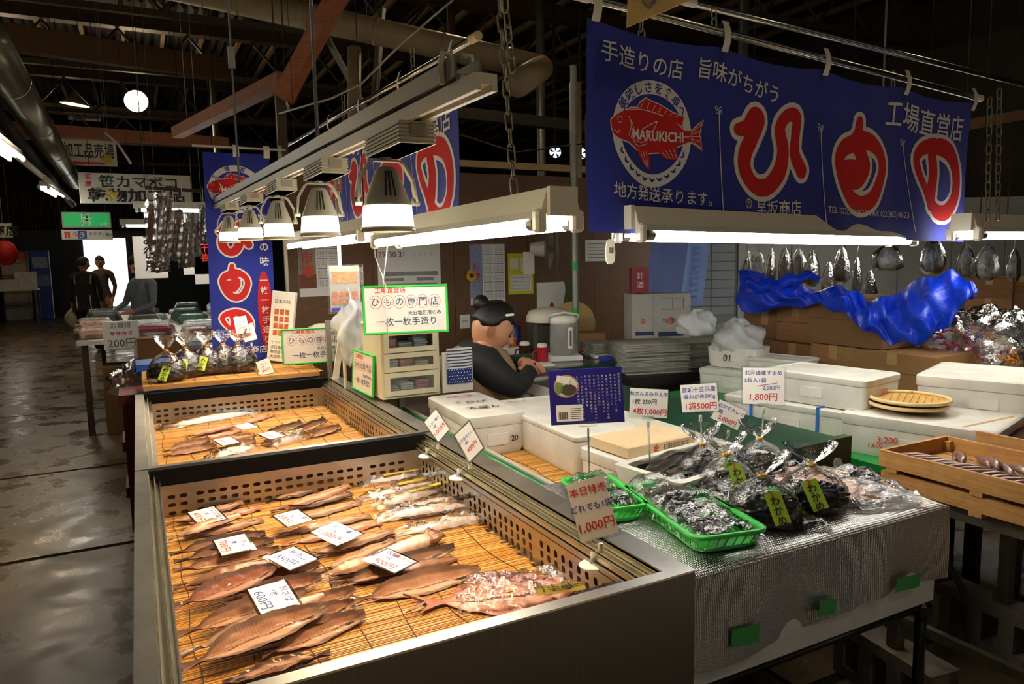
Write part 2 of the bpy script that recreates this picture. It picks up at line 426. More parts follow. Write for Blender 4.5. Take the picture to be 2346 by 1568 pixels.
# ================================================================ flat display cases
CX0, CX1, RIM, MATZ = -.047, .955, .85, .700
def holes_panel(mb, o, ux, uy, L, H, cols, rows, hw, hh, n=12):
    """perforated sheet: cols/rows = hole centres; every hole a real opening"""
    o, ux, uy = V(o), V(ux), V(uy)
    xs = sorted(cols); ys = sorted(rows)
    def edges(c, half, tot):
        e = [0]
        for a in c: e += [a-half, a+half]
        return e+[tot]
    ex = edges(xs, hw/2+.002, L); ey = edges(ys, hh/2+.002, H)
    for i in range(len(ex)-1):
        for j in range(len(ey)-1):
            x0, x1, y0, y1 = ex[i], ex[i+1], ey[j], ey[j+1]
            if i % 2 and j % 2:
                cx, cy = (x0+x1)/2, (y0+y1)/2
                hole, outer = [], []
                for k in range(n):
                    t = 2*PI*(k+.5)/n; c, s_ = math.cos(t), math.sin(t)
                    p = 3.2
                    hole.append((cx+math.copysign(abs(c)**(2/p), c)*hw/2, cy+math.copysign(abs(s_)**(2/p), s_)*hh/2))
                    m_ = max(abs(c), abs(s_)); outer.append((cx+c/m_*(x1-x0)/2, cy+s_/m_*(y1-y0)/2))
                # corners
                vs_ = [o+ux*a+uy*b for a, b in hole+outer]
                cor = [(x1, y1), (x0, y1), (x0, y0), (x1, y0)]
                b = mb.add(vs_, [(k, n+k, n+(k+1) % n, (k+1) % n) for k in range(n)])
                q = n//4
                for ci, (a, b2) in enumerate(cor):
                    k0 = ci*q+q//2-1 if n % 8 else ci*q+q//2-1
                    best = min(range(n), key=lambda k: abs(((2*PI*(k+1)/n) - (PI/4+ci*PI/2) + PI) % (2*PI) - PI))
                    bb_ = len(mb.v); mb.v.append(o+ux*a+uy*b2); mb.f.append([b+n+best, bb_, b+n+(best+1) % n]); mb.mi.append(mb.m)
            else:
                mb.add([o+ux*a+uy*b for a, b in ((x0, y0), (x1, y0), (x1, y1), (x0, y1))], [(0, 1, 2, 3)])
    return mb
def display_case(y0, y1, label, front):
    t = thing('display_case', label, 'display case', (CX0, y0, 0))
    st, dk = MATS['steel'], MATS['steel_dark']
    bs = lambda m, nm, mat, **k: m.build(nm, mat, t, world=True, **k)
    m = MB()
    m.bb(CX0+.03, CX1-.03, y0+.03, y1-.03, .0, .08); bs(m, 'plinth', M('plinth_black', '#17150f', .6))
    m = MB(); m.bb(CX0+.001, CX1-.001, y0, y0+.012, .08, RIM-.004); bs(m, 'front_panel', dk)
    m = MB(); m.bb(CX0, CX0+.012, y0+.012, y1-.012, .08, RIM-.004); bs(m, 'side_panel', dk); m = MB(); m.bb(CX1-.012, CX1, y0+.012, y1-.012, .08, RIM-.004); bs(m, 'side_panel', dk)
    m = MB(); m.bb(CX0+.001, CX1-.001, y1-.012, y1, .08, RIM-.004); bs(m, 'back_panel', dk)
    # rim: left shelf, right shelf, front lip, with mitre line
    il, ir, fi = -.012, .894, y0+.028
    m = MB(); m.bb(CX0-.001, il, y0, y1, RIM-.004, RIM); m.bb(ir, CX1+.001, y0, y1, RIM-.004, RIM); m.bb(il, ir, y0-.001, fi, RIM-.004, RIM); m.bb(il, ir, y1-.012, y1, RIM-.004, RIM)
    bs(m, 'rim', st)
    for x in (il, .004):   # two bright runner rails on the aisle side, stepping down
        m = MB(); m.bb(x-.0015, x+.0025, fi, y1-.02, RIM-.03, RIM-.001 if x == il else RIM-.012); bs(m, 'runner_rail', M('rail_bright', '#c4bd98', .25, .9, .05))
    m = MB(); m.bb(il+.0025, .004, fi, y1-.02, RIM-.03, RIM-.024); m.bb(.0065, .0185, fi, y1-.02, RIM-.042, RIM-.036); bs(m, 'runner_channel', st)
    m = MB(); m.bb(.0165, .0195, fi, y1-.02, MATZ-.02, RIM-.03); bs(m, 'inner_wall', st)
    for k, x in enumerate((.888, .872, .856)):  # three sliding tracks on the seller's side
        m = MB(); z = RIM-.006-.009*k; m.bb(x-.0012, x+.0012, fi, y1-.02, z-.012, z); bs(m, 'slide_track', MATS['rail_bright'])
    m = MB(); m.bb(.874, .894, fi, y1-.02, RIM-.026, RIM-.02); m.bb(.858, .8708, fi, y1-.02, RIM-.036, RIM-.03); m.bb(.848, .8548, fi, y1-.02, RIM-.05, RIM-.04); bs(m, 'track_bed', st)
    # black magnetic bumper at the far end
    m = MB(); m.bb(il, ir-.01, y1-.034, y1-.012, RIM-.052, RIM+.003); bs(m, 'bumper_strip', MATS['black_strip'])
    # perforated air grilles: far end and seller's side
    m = MB(); ye = y1-.040
    xs = [.028+.034*k+(.014 if k > 1 else 0)+(.014 if k > 17 else 0) for k in range(22)]
    holes_panel(m, (.0195, ye, MATZ-.004), (1, 0, 0), (0, 0, 1), .835, .106, [x for x in xs if x < .82], (.017, .043, .069), .022, .012)
    g = bs(m, 'air_grille', st)
    for x in (.075, .62): 
        s_ = MB(); s_.lathe([(.0, .0), (.004, 0), (.0035, .002), (.001, .003)], (x+.02, ye-.001, MATZ+.080), 8, rot=Matrix.Rotation(R(90), 3, 'X')); s_.build('screw', st, g).matrix_parent_inverse
    m = MB(); L = (y1-.04)-(fi+.0); ys = []
    k = 0
    q = .04
    while q < L-.03:
        ys.append(q); k += 1; q += .0345 if k % 12 else .060
    holes_panel(m, (.856, fi, MATZ-.004), (0, 1, 0), (-.04, 0, 1), L, .098, ys, (.018, .044, .070), .016, .019)
    bs(m, 'side_grille', st)
    m = MB(); m.bb(.8525, .8565, fi, y1-.04, MATZ+.0935, MATZ+.0985); bs(m, 'slot_trim', MATS['rubber'])
    m = MB(); m.bb(.0195, .885, y1-.024, y1-.014, MATZ-.02, RIM-.06); m.bb(.878, .888, fi, y1-.02, MATZ-.02, RIM-.06); bs(m, 'duct_wall', M('duct_copper', '#6d4526', .5, .2))
    m = MB(); m.bb(.0195, .885, y0+.02, y1-.03, MATZ-.02, MATZ-.008); bs(m, 'tray_floor', st)
    m = MB(); m.bb(.0195, .852, fi-.003, fi-.001, MATZ-.02, RIM-.004); bs(m, 'front_inner_wall', st)
    # small clear brackets on the slot that carry the card stands
    for yy in ((1.86, 2.116, 1.176) if front else ()):
        m = MB(); m.bb(.765, .8545, yy-.02, yy+.02, MATZ+.0985, MATZ+.1005); bs(m, 'acrylic_bracket', MATS['acrylic'])
    return t
CASE1 = display_case(1.07, 2.455, 'near stainless steel flat display case with the most dried fish', True)
CASE2 = display_case(2.47, 3.95, 'far stainless steel flat display case beside the plastic drawer unit', False)
def bamboo_mat(x0, x1, y0, y1, z, label, pitch=.0062, thr=.105, along='x', group='bamboo blinds lining the cases', fray=.012, skip=None):
    t = thing('bamboo_mat', label, 'bamboo mat', ((x0+x1)/2, (y0+y1)/2, z), group=group)
    m = MB(); rnd = random.Random(int(x0*1000+y0*77)); q = y0 if along == 'x' else x0; e = y1 if along == 'x' else x1
    while q < e:
        w_ = pitch*rnd.uniform(.72, .98); h = rnd.uniform(.0022, .0042)
        a, b = (x0, x1) if along == 'x' else (y0, y1)
        a += rnd.uniform(-fray, fray)*.5; b += rnd.uniform(-fray, fray); sk = rnd.uniform(-.0016, .0016)
        if along == 'x': pr = [[(X, q+dy+(sk if X == b else -sk), z+dz) for dy, dz in ((0, 0), (w_*.22, h), (w_*.78, h), (w_, 0))] for X in (a, b)]
        else: pr = [[(q+dy+(sk if X == b else -sk), X, z+dz) for dy, dz in ((w_, 0), (w_*.78, h), (w_*.22, h), (0, 0))] for X in (a, b)]
        m.loft(pr[::-1], caps=True, closed=True); q += pitch
    tag(m.build('slat', MATS['bamboo'], t, world=True), kind='stuff'); m = MB(); m.bb(x0+.01, x1-.01, y0+.004, y1-.004, z-.003, z-.0005); m.build('slat_gap_shade', M('mat_shadow', '#3a220e', .9), t, world=True)  # dark sheet under the slats stands in for shade in the gaps
    a, b = (x0, x1) if along == 'x' else (y0, y1); k = a+.03
    while k < b:
        pts = []; n = 26
        for i in range(n+1):
            qq = (y0+(y1-y0)*i/n) if along == 'x' else (x0+(x1-x0)*i/n)
            kk = k+rnd.uniform(-.004, .004)+.006*math.sin(i*.9+k*40)
            pts.append((kk, qq, z+.0042) if along == 'x' else (qq, kk, z+.0042))
        m = MB(); m.tube(pts, .0011, 4); m.build('thread', MATS['thread'], t, world=True); k += thr
    return t
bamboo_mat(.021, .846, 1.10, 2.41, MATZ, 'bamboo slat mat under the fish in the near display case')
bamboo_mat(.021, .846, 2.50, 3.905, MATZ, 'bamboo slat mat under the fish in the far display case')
# ================================================================ lamps
TUBE = EM('tube_glow', (1, .96, .88), 25)
LAMPGLOW = EM('lamp_glow', (1, .88, .60), 26)
def fixture(A, B, label, tubes=(1, -1), wire=True):
    """reflector batten between the ends A and B (tube axis height), V-shaped body, two tubes"""
    A, B = V(A), V(B); d = (B-A); L = d.length; d.normalize(); up = V((0, 0, 1)); sd = d.cross(up).normalized()
    t = thing('fluorescent_fixture', label, 'lamp', A)
    wh = M('enamel_white', '#e6e0cc', .25, 0, .03)
    prof = [(-.062, .012), (-.05, .03), (-.034, .078), (.034, .078), (.05, .03), (.062, .012), (.03, .024), (-.03, .024)]
    m = MB(); m.loft([[p+sd*x+up*(z) for x, z in prof] for p in (A-d*.02, B+d*.02)]); m.build('reflector_body', wh, t, world=True)
    for e, s_ in ((A, -1), (B, 1)):
        m = MB(); m.loft([[p+sd*x+up*(z) for x, z in ((-.036, .016), (-.036, .08), (.036, .08), (.036, .016))] for p in (e+d*s_*.02, e+d*s_*.034)]); m.build('end_cap', wh, t, world=True)
    for e in ((A+d*.1, B-d*.1) if wire else ()):
        m = MB(); m.cyl(e+up*.07, (e.x, e.y, ZC+.2), .0018, n=5); m.build('hanger_wire', MATS['dark_iron'], t, world=True)
    for q in tubes:
        o = sd*q*.048
        m = MB(); m.cyl(A+o+d*.012, B+o-d*.012, .0145, n=14); tb = m.build('tube', TUBE, t, True, world=True)
        for e, s_ in ((A, 1), (B, -1)):
            m = MB(); m.bevel_box(e+o+up*.006-d*s_*.008, (.026, .03, .052), .006, rz=math.atan2(d.y, d.x)); m.build('lamp_socket', wh, t, world=True)
            m = MB(); m.cyl(e+o+d*s_*.006, e+o+d*s_*.032, .0152, n=12); m.build('tube_cap', MATS['galv'], tb, world=False).parent = tb
            ch = tb.children[-1]; ch.matrix_parent_inverse = (t.matrix_basis).inverted()
    return t
FX = .85
fixture((FX, 1.42, 1.555), (FX, 2.66, 1.545), 'near double tube ceiling fixture over the near fish case', wire=False)
fixture((FX, 2.86, 1.575), (FX, 4.40, 1.575), 'double tube ceiling fixture over the far fish case, behind the lamps')
fixture(P(1446, 540, d=2.00), P(2062, 553, d=2.78), 'double tube fixture under the big blue fish banner', wire=False)
fixture((2.72, 1.62, 1.53), (3.9, 1.70, 1.53), 'fluorescent fixture at the right edge beyond the big blue banner')
def spot_track():
    a, b = P(1115, 225, X=.45)+V((0, 0, .01)), P(480, 490, X=.45)+V((0, 0, .01)); d = (b-a).normalized()
    t = thing('lighting_track', 'long white ceiling track carrying the row of spotlights', 'lighting track', a)
    up = V((0, 0, 1)); sd = V((1, 0, 0))
    prof = [(-.017, 0), (-.017, .024), (.017, .024), (.017, 0), (.008, 0), (.008, .009), (-.008, .009), (-.008, 0)]
    m = MB(); m.loft([[p+sd*x+up*z for x, z in prof] for p in (a, b)]); m.build('track_rail', M('track_white', '#cfc8ae', .4, 0, .04), t, world=True)
    m = MB(); m.loft([[p+sd*x+up*z for x, z in ((-.022, .030), (-.022, .058), (-.018, .058), (-.018, .034), (.018, .034), (.018, .058), (.022, .058), (.022, .03))] for p in (a+d*.06, b)]); m.build('support_channel', M('grey_channel', '#77786f', .4, .5, .08), t, world=True)
    for s_ in (-1, 1):
        m = MB(); q = a+d*.10; m.tube([q+sd*s_*.024+up*.026, q+sd*s_*.026+up*.056, q+sd*s_*.023+up*.07, q+sd*s_*.012+up*.07, q+sd*s_*.011+up*.062], .005, 8); m.build('hook', MATS['track_white'], t, world=True, smooth=True)
    m = MB(); q = a+d*.06; m.box(q+up*.027, (.03, .02, .006)); m.build('hanger_plate', MATS['track_white'], t, world=True)
    return t, a, b, d
TRK, TA, TB, TD = spot_track()
def spotlight(px, py, label, k):
    p = P(px, py, X=.45); f = (p.y-TA.y)/(TB.y-TA.y); zt = TA.z+(TB.z-TA.z)*f
    t = thing('spotlight', label, 'lamp', (p.x, p.y, p.z), group='spotlights on the track')
    cr = M('lamp_cream', '#cdc6ad', .45, 0, .04); H = zt-p.z
    # ribbed ballast box, long axis along the track
    m = MB(); bz = H-.023; L = .21; yv = -.08
    for i in range(6):
        z = bz-.019+.0066*i; m.bb(-.034, .034, yv-L/2, yv+L/2, z, z+.004)
    m.bb(-.031, .031, yv-L/2+.002, yv+L/2-.002, bz-.019, bz+.019); m.build('ballast_box', cr, t)
    m = MB(); m.bb(-.016, .016, yv-L/2+.03, yv+L/2-.03, bz+.0195, H-.001); m.build('track_adapter', cr, t)
    m = MB(); m.bb(-.014, .018, yv-L/2-.0025, yv-L/2-.0005, bz-.006, bz+.014); m.build('rating_label', M('label_grey', '#9b9789', .6), t)
    yt = bz-.028; s = yt/.150
    m = MB(); m.cyl((0, 0, bz-.0195), (0, 0, yt+.0035), .011, n=10); m.build('swivel', cr, t)
    # yoke
    m = MB()
    pts = [(-.058, 0, .062*s), (-.052, 0, .11*s), (-.034, 0, yt-.006), (-.026, 0, yt), (.026, 0, yt), (.034, 0, yt-.006), (.052, 0, .11*s), (.058, 0, .062*s)]
    m.loft([[V(q)+V((0, -.008, 0)), V(q)+V((0, .008, 0)), V(q)+V((.004 if q[0] > 0 else -.004, .008, .003)), V(q)+V((.004 if q[0] > 0 else -.004, -.008, .003))] for q in pts]); m.build('yoke', cr, t)
    for s_ in (-1, 1):
        m = MB(); m.cyl((s_*.052, 0, .064*s), (s_*.066, 0, .064*s), .008, n=10); m.build('yoke_screw', MATS['galv'], t)
    # bell housing
    m = MB(); m.lathe([(.004, yt-.008), (.017, yt-.011), (.022, yt-.018), (.034, .096*s), (.043, .07*s), (.047, .057*s), (.0465, .053*s), (.02, .055*s)], n=24); m.build('housing', cr, t, autosm=40)
    for i in (-1, 0, 1):
        m = MB(); a = R(262+i*13); m.tube([(.0235*math.cos(a), .0235*math.sin(a), yt-.02), (.0425*math.cos(a), .0425*math.sin(a), .074*s)], .0018, 5); m.build('housing_slot', M('slot_dark', '#3a352a', .6), t)
    m = MB(); m.lathe([(.0475, .054*s), (.0510, .008), (.048, .008), (.0455, .054*s)], n=24, caps=False); m.build('glowing_band', LAMPGLOW, t, True)
    m = MB(); m.lathe([(.0505, .009), (.0535, .006), (.0535, -.001), (.050, -.002), (.047, .001), (.047, .008)], n=24, caps=False); m.build('front_ring', cr, t, True)
    m = MB(); m.lathe([(.0, .012), (.047, .012)], n=24, caps=False); m.build('lens', LAMPGLOW, t)
    l = bpy.data.lights.new('spot', 'SPOT'); l.energy = 33; l.color = (1, .68, .39); l.spot_size = R(120); l.spot_blend = .8; l.shadow_soft_size = .045
    o = bpy.data.objects.new('lamp_light', l); COL.objects.link(o); o.parent = t; o.location = (0, 0, -.004)
    return t
SP = [(890, 530, 'nearest and largest spotlight on the ceiling track'), (735, 540, 'second nearest spotlight on the ceiling track'), (640, 548, 'third nearest spotlight on the ceiling track'),
      (575, 550, 'fourth spotlight along the ceiling track, vented housing'), (527, 556, 'fifth spotlight along the ceiling track'), (495, 548, 'farthest spotlight at the end of the ceiling track')]
for k, (x, y, lb) in enumerate(SP): spotlight(x, y, lb, k)
def rod(p, ztop, label):
    t = thing('hanger_rod', label, 'rod', p)
    m = MB(); m.cyl(p, (p.x, p.y, ztop), .005, n=8); m.build('rod', MATS['galv'], t, world=True)
    m = MB(); m.bb(p.x-.014, p.x+.014, p.y-.012, p.y+.012, p.z+.55, p.z+.64); m.build('clamp', MATS['galv'], t, world=True); return t
for px, py, lb in ((727, 300, 'thin steel rod holding up the near half of the lighting track'), (546, 385, 'thin steel rod holding up the far half of the lighting track')):
    p = P(px, py, X=.45); f = (p.y-TA.y)/(TB.y-TA.y); p.z = TA.z+(TB.z-TA.z)*f+.034; rod(p, ZC+.2, lb)
def chain(p0, p1, label, link=.046, r=.0024, w_=.009, cat='chain', mat='chain_steel'):
    p0, p1 = V(p0), V(p1); d = (p1-p0); L = d.length; d.normalize()
    t = thing('chain', label, cat, p0)
    def mk():
        pts = []; h = link/2-w_
        for k in range(20):
            a = 2*PI*k/20; c, s_ = math.cos(a), math.sin(a); pts.append((w_*c, 0, w_*s_+(h if s_ >= 0 else -h)))
        m = MB(); rings = []
        for k in range(20):
            q = V(pts[k]); tn = (V(pts[(k+1) % 20])-V(pts[k-1])).normalized(); n1 = V((0, 1, 0)); n2 = tn.cross(n1)
            rings.append([q+(n1*math.cos(2*PI*j/6)+n2*math.sin(2*PI*j/6))*r for j in range(6)])
        m.loft(rings+[rings[0]], caps=False); return m
    M(mat, '#8f8a72', .35, .8, .1)
    first = None; n = int(L/(link-2.6*r)); q = d.to_track_quat('Z', 'X')
    for k in range(n):
        if first is None: o = first = mk().build('link', MATS[mat], t, True)
        else: o = first.copy(); COL.objects.link(o)
        o.rotation_mode = 'QUATERNION'; o.rotation_quaternion = q @ Matrix.Rotation(PI/2*(k % 2)+.4, 3, 'Z').to_quaternion()
        o.location = d*(link/2+k*(link-2.6*r))
    return t
ca = V((FX, 1.62, 1.635)); chain(ca, P(1140, -60, Y=1.66), 'long bare chain holding the near double tube fixture')
chain(ca+V((.012, .02, .30)), P(1150, -60, Y=1.7), 'second strand of chain beside the upper long chain', )
chain(P(2046, 530, d=2.76), P(2046, 150, d=2.76), 'chain behind the banner holding the right end of its fixture', .04); chain(P(1470, 515, d=2.02), P(1470, 20, d=2.02), 'chain behind the banner holding the left end of its fixture', .04)
chain(P(2285, 505, d=2.62), P(2290, 200, d=2.62), 'chain hanging at the right end of the blue banner', .04)
chain(P(2262, 505, d=2.60), P(2268, 220, d=2.60), 'second chain just left of the one at the right banner end', .04)
chain(P(1637, 70, d=2.2), P(1635, 5, d=2.2), 'short chain looped over the banner pole near its left part', .04)
chain(P(948, 195, X=.97), P(944, 95, X=.97), 'short chain above the rear blue banner pole', .04)
chain(P(788, 285, X=.97), P(786, 215, X=.97), 'short chain over the far part of the rear banner pole', .04)
# ================================================================ banners and their poles
def to_plane(o, ux, uy):
    n = ux.cross(uy)
    def f(px, py):
        q = ray(px, py); k = (o-CAM).dot(n)/q.dot(n); p = CAM+q*k-o
        return p.dot(ux), p.dot(uy)
    return f
BT = P(1345, 40, d=1.85); BTR = P(2228, 235, d=2.85)
BUX = V((BTR.x-BT.x, BTR.y-BT.y, 0)).normalized(); BUZ = V((0, 0, 1))
B2 = to_plane(BT, BUX, BUZ)
def C3(x, y): return B2(1300+x/2.243, y/2.243)   # traced on the enlarged photo, laid flat on the sheet
def c3s(pts): return [C3(*p) for p in pts]
BLEN = (BTR-BT).length; BH = .545
S3 = (C3(500, 400)[0]-C3(499, 400)[0])
FISH = [(225, 605), (255, 575), (285, 555), (330, 535), (400, 530), (470, 545), (530, 580), (580, 625), (610, 655), (650, 660), (685, 630), (712, 610), (697, 645), (690, 685), (698, 730), (703, 765), (675, 735), (645, 718), (620, 722), (560, 745), (500, 765), (430, 770), (370, 755), (320, 715), (270, 700), (240, 680), (228, 640)]
FINS = [[(362, 527), (385, 500), (410, 480), (450, 500), (480, 512), (470, 548), (400, 532)], [(480, 512), (545, 555), (608, 585), (598, 632), (560, 608), (470, 548)], [(365, 755), (382, 800), (405, 835), (430, 865), (438, 810), (430, 770)], [(480, 767), (500, 790), (530, 805), (575, 810), (576, 770), (570, 743)]]
HI = ([(878, 655), (925, 640), (965, 575), (990, 600), (955, 690), (915, 780), (915, 870), (965, 945), (1040, 950), (1100, 870), (1118, 760), (1100, 640), (1140, 575), (1188, 590), (1182, 700), (1180, 780), (1215, 870)], [26, 34, 36, 38, 40, 42, 40, 36, 38, 40, 36, 32, 28, 30, 28, 32, 34])
MO = [([(1506, 605), (1500, 660), (1480, 715), (1430, 745), (1402, 800), (1405, 870), (1425, 940), (1460, 1010), (1515, 1045), (1575, 1015), (1615, 930), (1632, 850), (1612, 770), (1560, 715), (1500, 700)], [22, 26, 36, 34, 30, 28, 32, 34, 34, 32, 28, 26, 26, 34, 40]), ([(1495, 720), (1520, 790), (1540, 850), (1500, 920), (1440, 905)], [40, 34, 28, 32, 40]), ([(1405, 850), (1470, 840), (1530, 850)], [26, 26, 24])]
NO = [([(1880, 790), (1886, 880), (1872, 985), (1868, 1050)], [26, 26, 32, 22]), ([(1868, 1050), (1842, 960), (1812, 880), (1800, 800), (1838, 745), (1905, 735), (1965, 770), (2000, 840), (2012, 930), (1998, 1020), (1950, 1085), (1905, 1085), (1880, 1050)], [18, 18, 20, 22, 26, 32, 34, 30, 28, 30, 30, 28, 24])]
def glyph(ink, strokes, grow, f=None):
    for pts, ws in strokes:
        q = [f(*p) for p in pts] if f else c3s(pts)
        # half widths scaled to sheet metres at that spot
        sc = []
        for (x, y), w_ in zip(pts, ws):
            a, b = C3(x-5, y), C3(x+5, y); c, d = C3(x, y-5), C3(x, y+5)
            s_ = ((a[0]-b[0])**2+(a[1]-b[1])**2)**.5/10*.5+((c[0]-d[0])**2+(c[1]-d[1])**2)**.5/10*.5
            sc.append(w_*s_+grow)
        ink.stroke(q, sc, 5)
def btext(ink, body, a, b, wmul=1, h=None, off=.008, sub=.25):
    p, q = C3(*a), C3(*b); L = math.hypot(q[0]-p[0], q[1]-p[1]); rot = math.atan2(q[1]-p[1], q[0]-p[0])
    vs_, _ = tx(body, 1, off, 2, sub); wd = max(x for x, y in vs_)-min(x for x, y in vs_)
    size = h or L/wd
    ink.text(body, (p[0]+q[0])/2, (p[1]+q[1])/2, size, w=L, rot=rot, offset=off, sub=sub)
def emblem(white, red, blue, cf, k=1.0, arc='美味しさを食卓へ', waves=True):
    """ring with the red bream; cf maps traced points to the sheet, k scales widths"""
    cx_, cy_ = cf(448, 672); rx = abs(cf(655, 672)[0]-cf(240, 672)[0])/2; ry = abs(cf(448, 385)[1]-cf(448, 955)[1])/2
    n = 48
    for i in range(n):
        a, b = 2*PI*i/n, 2*PI*(i+1)/n
        def rr(t, inn):
            th = (.20 if inn else 0)
            sh = .92+.08*math.sin(t)   # a little egg shaped
            return (cx_+rx*math.cos(t)*(1-th)*(1 if math.sin(t) > 0 else 1-.10*abs(math.sin(t))**2), cy_+ry*math.sin(t)*(1-(th*1.25 if inn else 0)))
        white.poly([rr(a, 1), rr(a, 0), rr(b, 0), rr(b, 1)])
    m = len(arc)
    for i, ch in enumerate(arc):
        t = R(146-112*i/(m-1)); blue.text(ch, cx_+rx*.895*math.cos(t), cy_+ry*.875*math.sin(t), ry*.22, rot=t-PI/2, offset=.02)
    if waves:
        for i in range(11):
            t = R(205+130*i/10); x, y = cx_+rx*.86*math.cos(t), cy_+ry*.86*math.sin(t); s_ = ry*.05
            u = (math.cos(t+PI/2), math.sin(t+PI/2)); nn = (math.cos(t), math.sin(t))
            blue.stroke([(x-u[0]*s_*1.2-nn[0]*s_*.8, y-u[1]*s_*1.2-nn[1]*s_*.8), (x+nn[0]*s_*.3, y+nn[1]*s_*.3), (x+u[0]*s_*1.2-nn[0]*s_*.4, y+u[1]*s_*1.2-nn[1]*s_*.4)], [s_*.2, s_*.55, s_*.3], 3)
    def grow(pts, g):
        c = (sum(p[0] for p in pts)/len(pts), sum(p[1] for p in pts)/len(pts)); out = []
        for i, p in enumerate(pts):
            a, b = pts[i-1], pts[(i+1) % len(pts)]; dx, dy = b[0]-a[0], b[1]-a[1]; l = math.hypot(dx, dy) or 1
            out.append((p[0]-dy/l*g, p[1]+dx/l*g))
        return out
    return [cf(*p) for p in FISH], [[cf(*p) for p in f] for f in FINS], grow
def fish_marks(outline, red, white, body, fins, grow, cf, k=1.0, word='MARUKICHI'):
    for f in fins: outline.poly(grow(f, .0035*k)); red.poly(f)
    outline.poly(grow(body, .0035*k)); red.poly(body)
    p, q = cf(338, 668), cf(605, 692); L = math.hypot(q[0]-p[0], q[1]-p[1]); white.text(word, (p[0]+q[0])/2, (p[1]+q[1])/2, L/5.0, w=L, rot=math.atan2(q[1]-p[1], q[0]-p[0]), offset=.03)
    e = cf(270, 600); r_ = abs(cf(284, 600)[0]-e[0]); white.ring(e[0], e[1], r_*.82, r_, 14)
    w_ = .0012*k
    for st in ([(245, 655), (258, 672), (268, 655)], [(318, 580), (332, 625), (318, 680)], [(330, 600), (345, 640), (330, 690)], [(400, 640), (440, 615), (475, 600)], [(405, 660), (450, 650), (470, 605)], [(340, 700), (370, 735), (420, 720)], [(350, 700), (385, 715), (418, 705)], [(305, 548), (360, 540), (420, 545), (500, 572)], [(600, 690), (630, 690), (640, 688)]):
        white.stroke([cf(*p) for p in st], w_, 3)
    for i in range(5): white.stroke([cf(645, 672+i*9), cf(700, 628+i*32)], w_*.8, 1)
    for i in range(7): white.stroke([cf(385+i*30, 530+i*8), cf(398+i*30, 490+i*14)], w_*.8, 1)
    for i in range(3): white.stroke([cf(385+i*15, 765), cf(410+i*8, 835+i*8)], w_*.8, 1)
    for i in range(4): white.stroke([cf(495+i*20, 762-i*4), cf(525+i*15, 800)], w_*.8, 1)
def noren_design():
    ow, rd, wh, bl = Ink(), Ink(), Ink(), Ink()
    body, fins, grow = emblem(ow, rd, bl, C3)
    out2 = Ink()
    fish_marks(out2, rd, wh, body, fins, grow, C3)
    big = []
    for g in ([HI], MO, NO):
        a, b = Ink(), Ink(); glyph(a, g, .016); glyph(b, g, 0); big += [('letter_outline', a, 'banner_white', .0012), ('letter', b, 'banner_red', .0022)]
    for a, b in (((785, 575), (800, 1130)), ((1310, 665), (1326, 1170)), ((1733, 740), (1776, 1190))):
        wh.stroke([C3(*a), C3(*b)], .0016, 8)
        x, y = C3(a[0]-3, a[1]-12)
        for dx, dy in ((-.008, .006), (.008, .004), (-.005, -.006), (.006, -.006)): wh.ring(x+dx, y+dy, .004, .0062, 10)
    btext(wh, '手造りの店', (172, 240), (595, 335)); btext(wh, '旨味がちがう', (682, 330), (1083, 465)); btext(wh, '工場直営店', (1645, 568), (2038, 655), off=.01)
    btext(wh, '地方発送承ります。', (235, 965), (745, 1025)); btext(wh, '早坂商店', (975, 1062), (1205, 1068), off=.01)
    x, y = C3(927, 1042); wh.ring(x, y, .0125, .0155, 20); wh.text('吉', x, y, .019)
    btext(wh, 'TEL 022(362)4623  FAX 022(362)4623', (1335, 1080), (1752, 1110), off=0)
    return [('print_white', ow, 'banner_white', .0012), ('print_outline', out2, 'banner_white', .0016), ('print_blue', bl, 'blue_cloth', .0016), ('print_red', rd, 'banner_red', .0022), ('lettering', wh, 'banner_white', .003)]+big
NOREN = noren_design()
def noren(name, label, o, ux, L, H, tapes, sag=.018, wave=.010, zdrop=(0, 0), ph=0):
    """cloth banner; sheet x runs along ux, y is down from the pole line"""
    ux = V(ux).normalized(); uz = V((0, 0, 1)); n = ux.cross(uz); o = V(o)
    t = thing(name, label, 'banner', o)
    def mapf(x, y, lift=0):
        f = min(max(x/L, 0), 1); top = 0
        ks = [0]+tapes[1:-1]+[1]
        for a, b in zip(ks[:-1], ks[1:]):
            if a <= f <= b: top = -sag*(b-a)*4*math.sin(PI*(f-a)/(b-a))
        dn = min(1, max(0, -y/H)); yy = y+top*(1-dn)+(zdrop[0]*(1-f)+zdrop[1]*f)
        wv = wave*(.25+.75*dn)*(math.sin(f*23+ph+dn*1.6)*.6+math.sin(f*51+2*ph-dn*2.2)*.35)
        return o+ux*x+uz*yy+n*(wv+lift-.02*math.sin(PI*dn)*.4)
    m = MB(); m.grid(lambda u, v: mapf(u*L, -v*H), 96, 16)
    m.grid(lambda u, v: mapf(u*L, -(1-v)*H, -.0012), 96, 16)
    cl = m.build('cloth', MATS['blue_cloth'], t, True, world=True)
    return t, mapf
def lay_design(t, mapf, design, scale=(1, 1)):
    for nm, ink, mt, lift in design:
        mb = MB(); mb.add([mapf(x*scale[0], y*scale[1], lift) for x, y in ink.v], ink.f); o_ = mb.build(nm, MATS[mt], t, world=True)
        if not nm.startswith('letter') or nm == 'lettering': o_['kind'] = 'stuff'
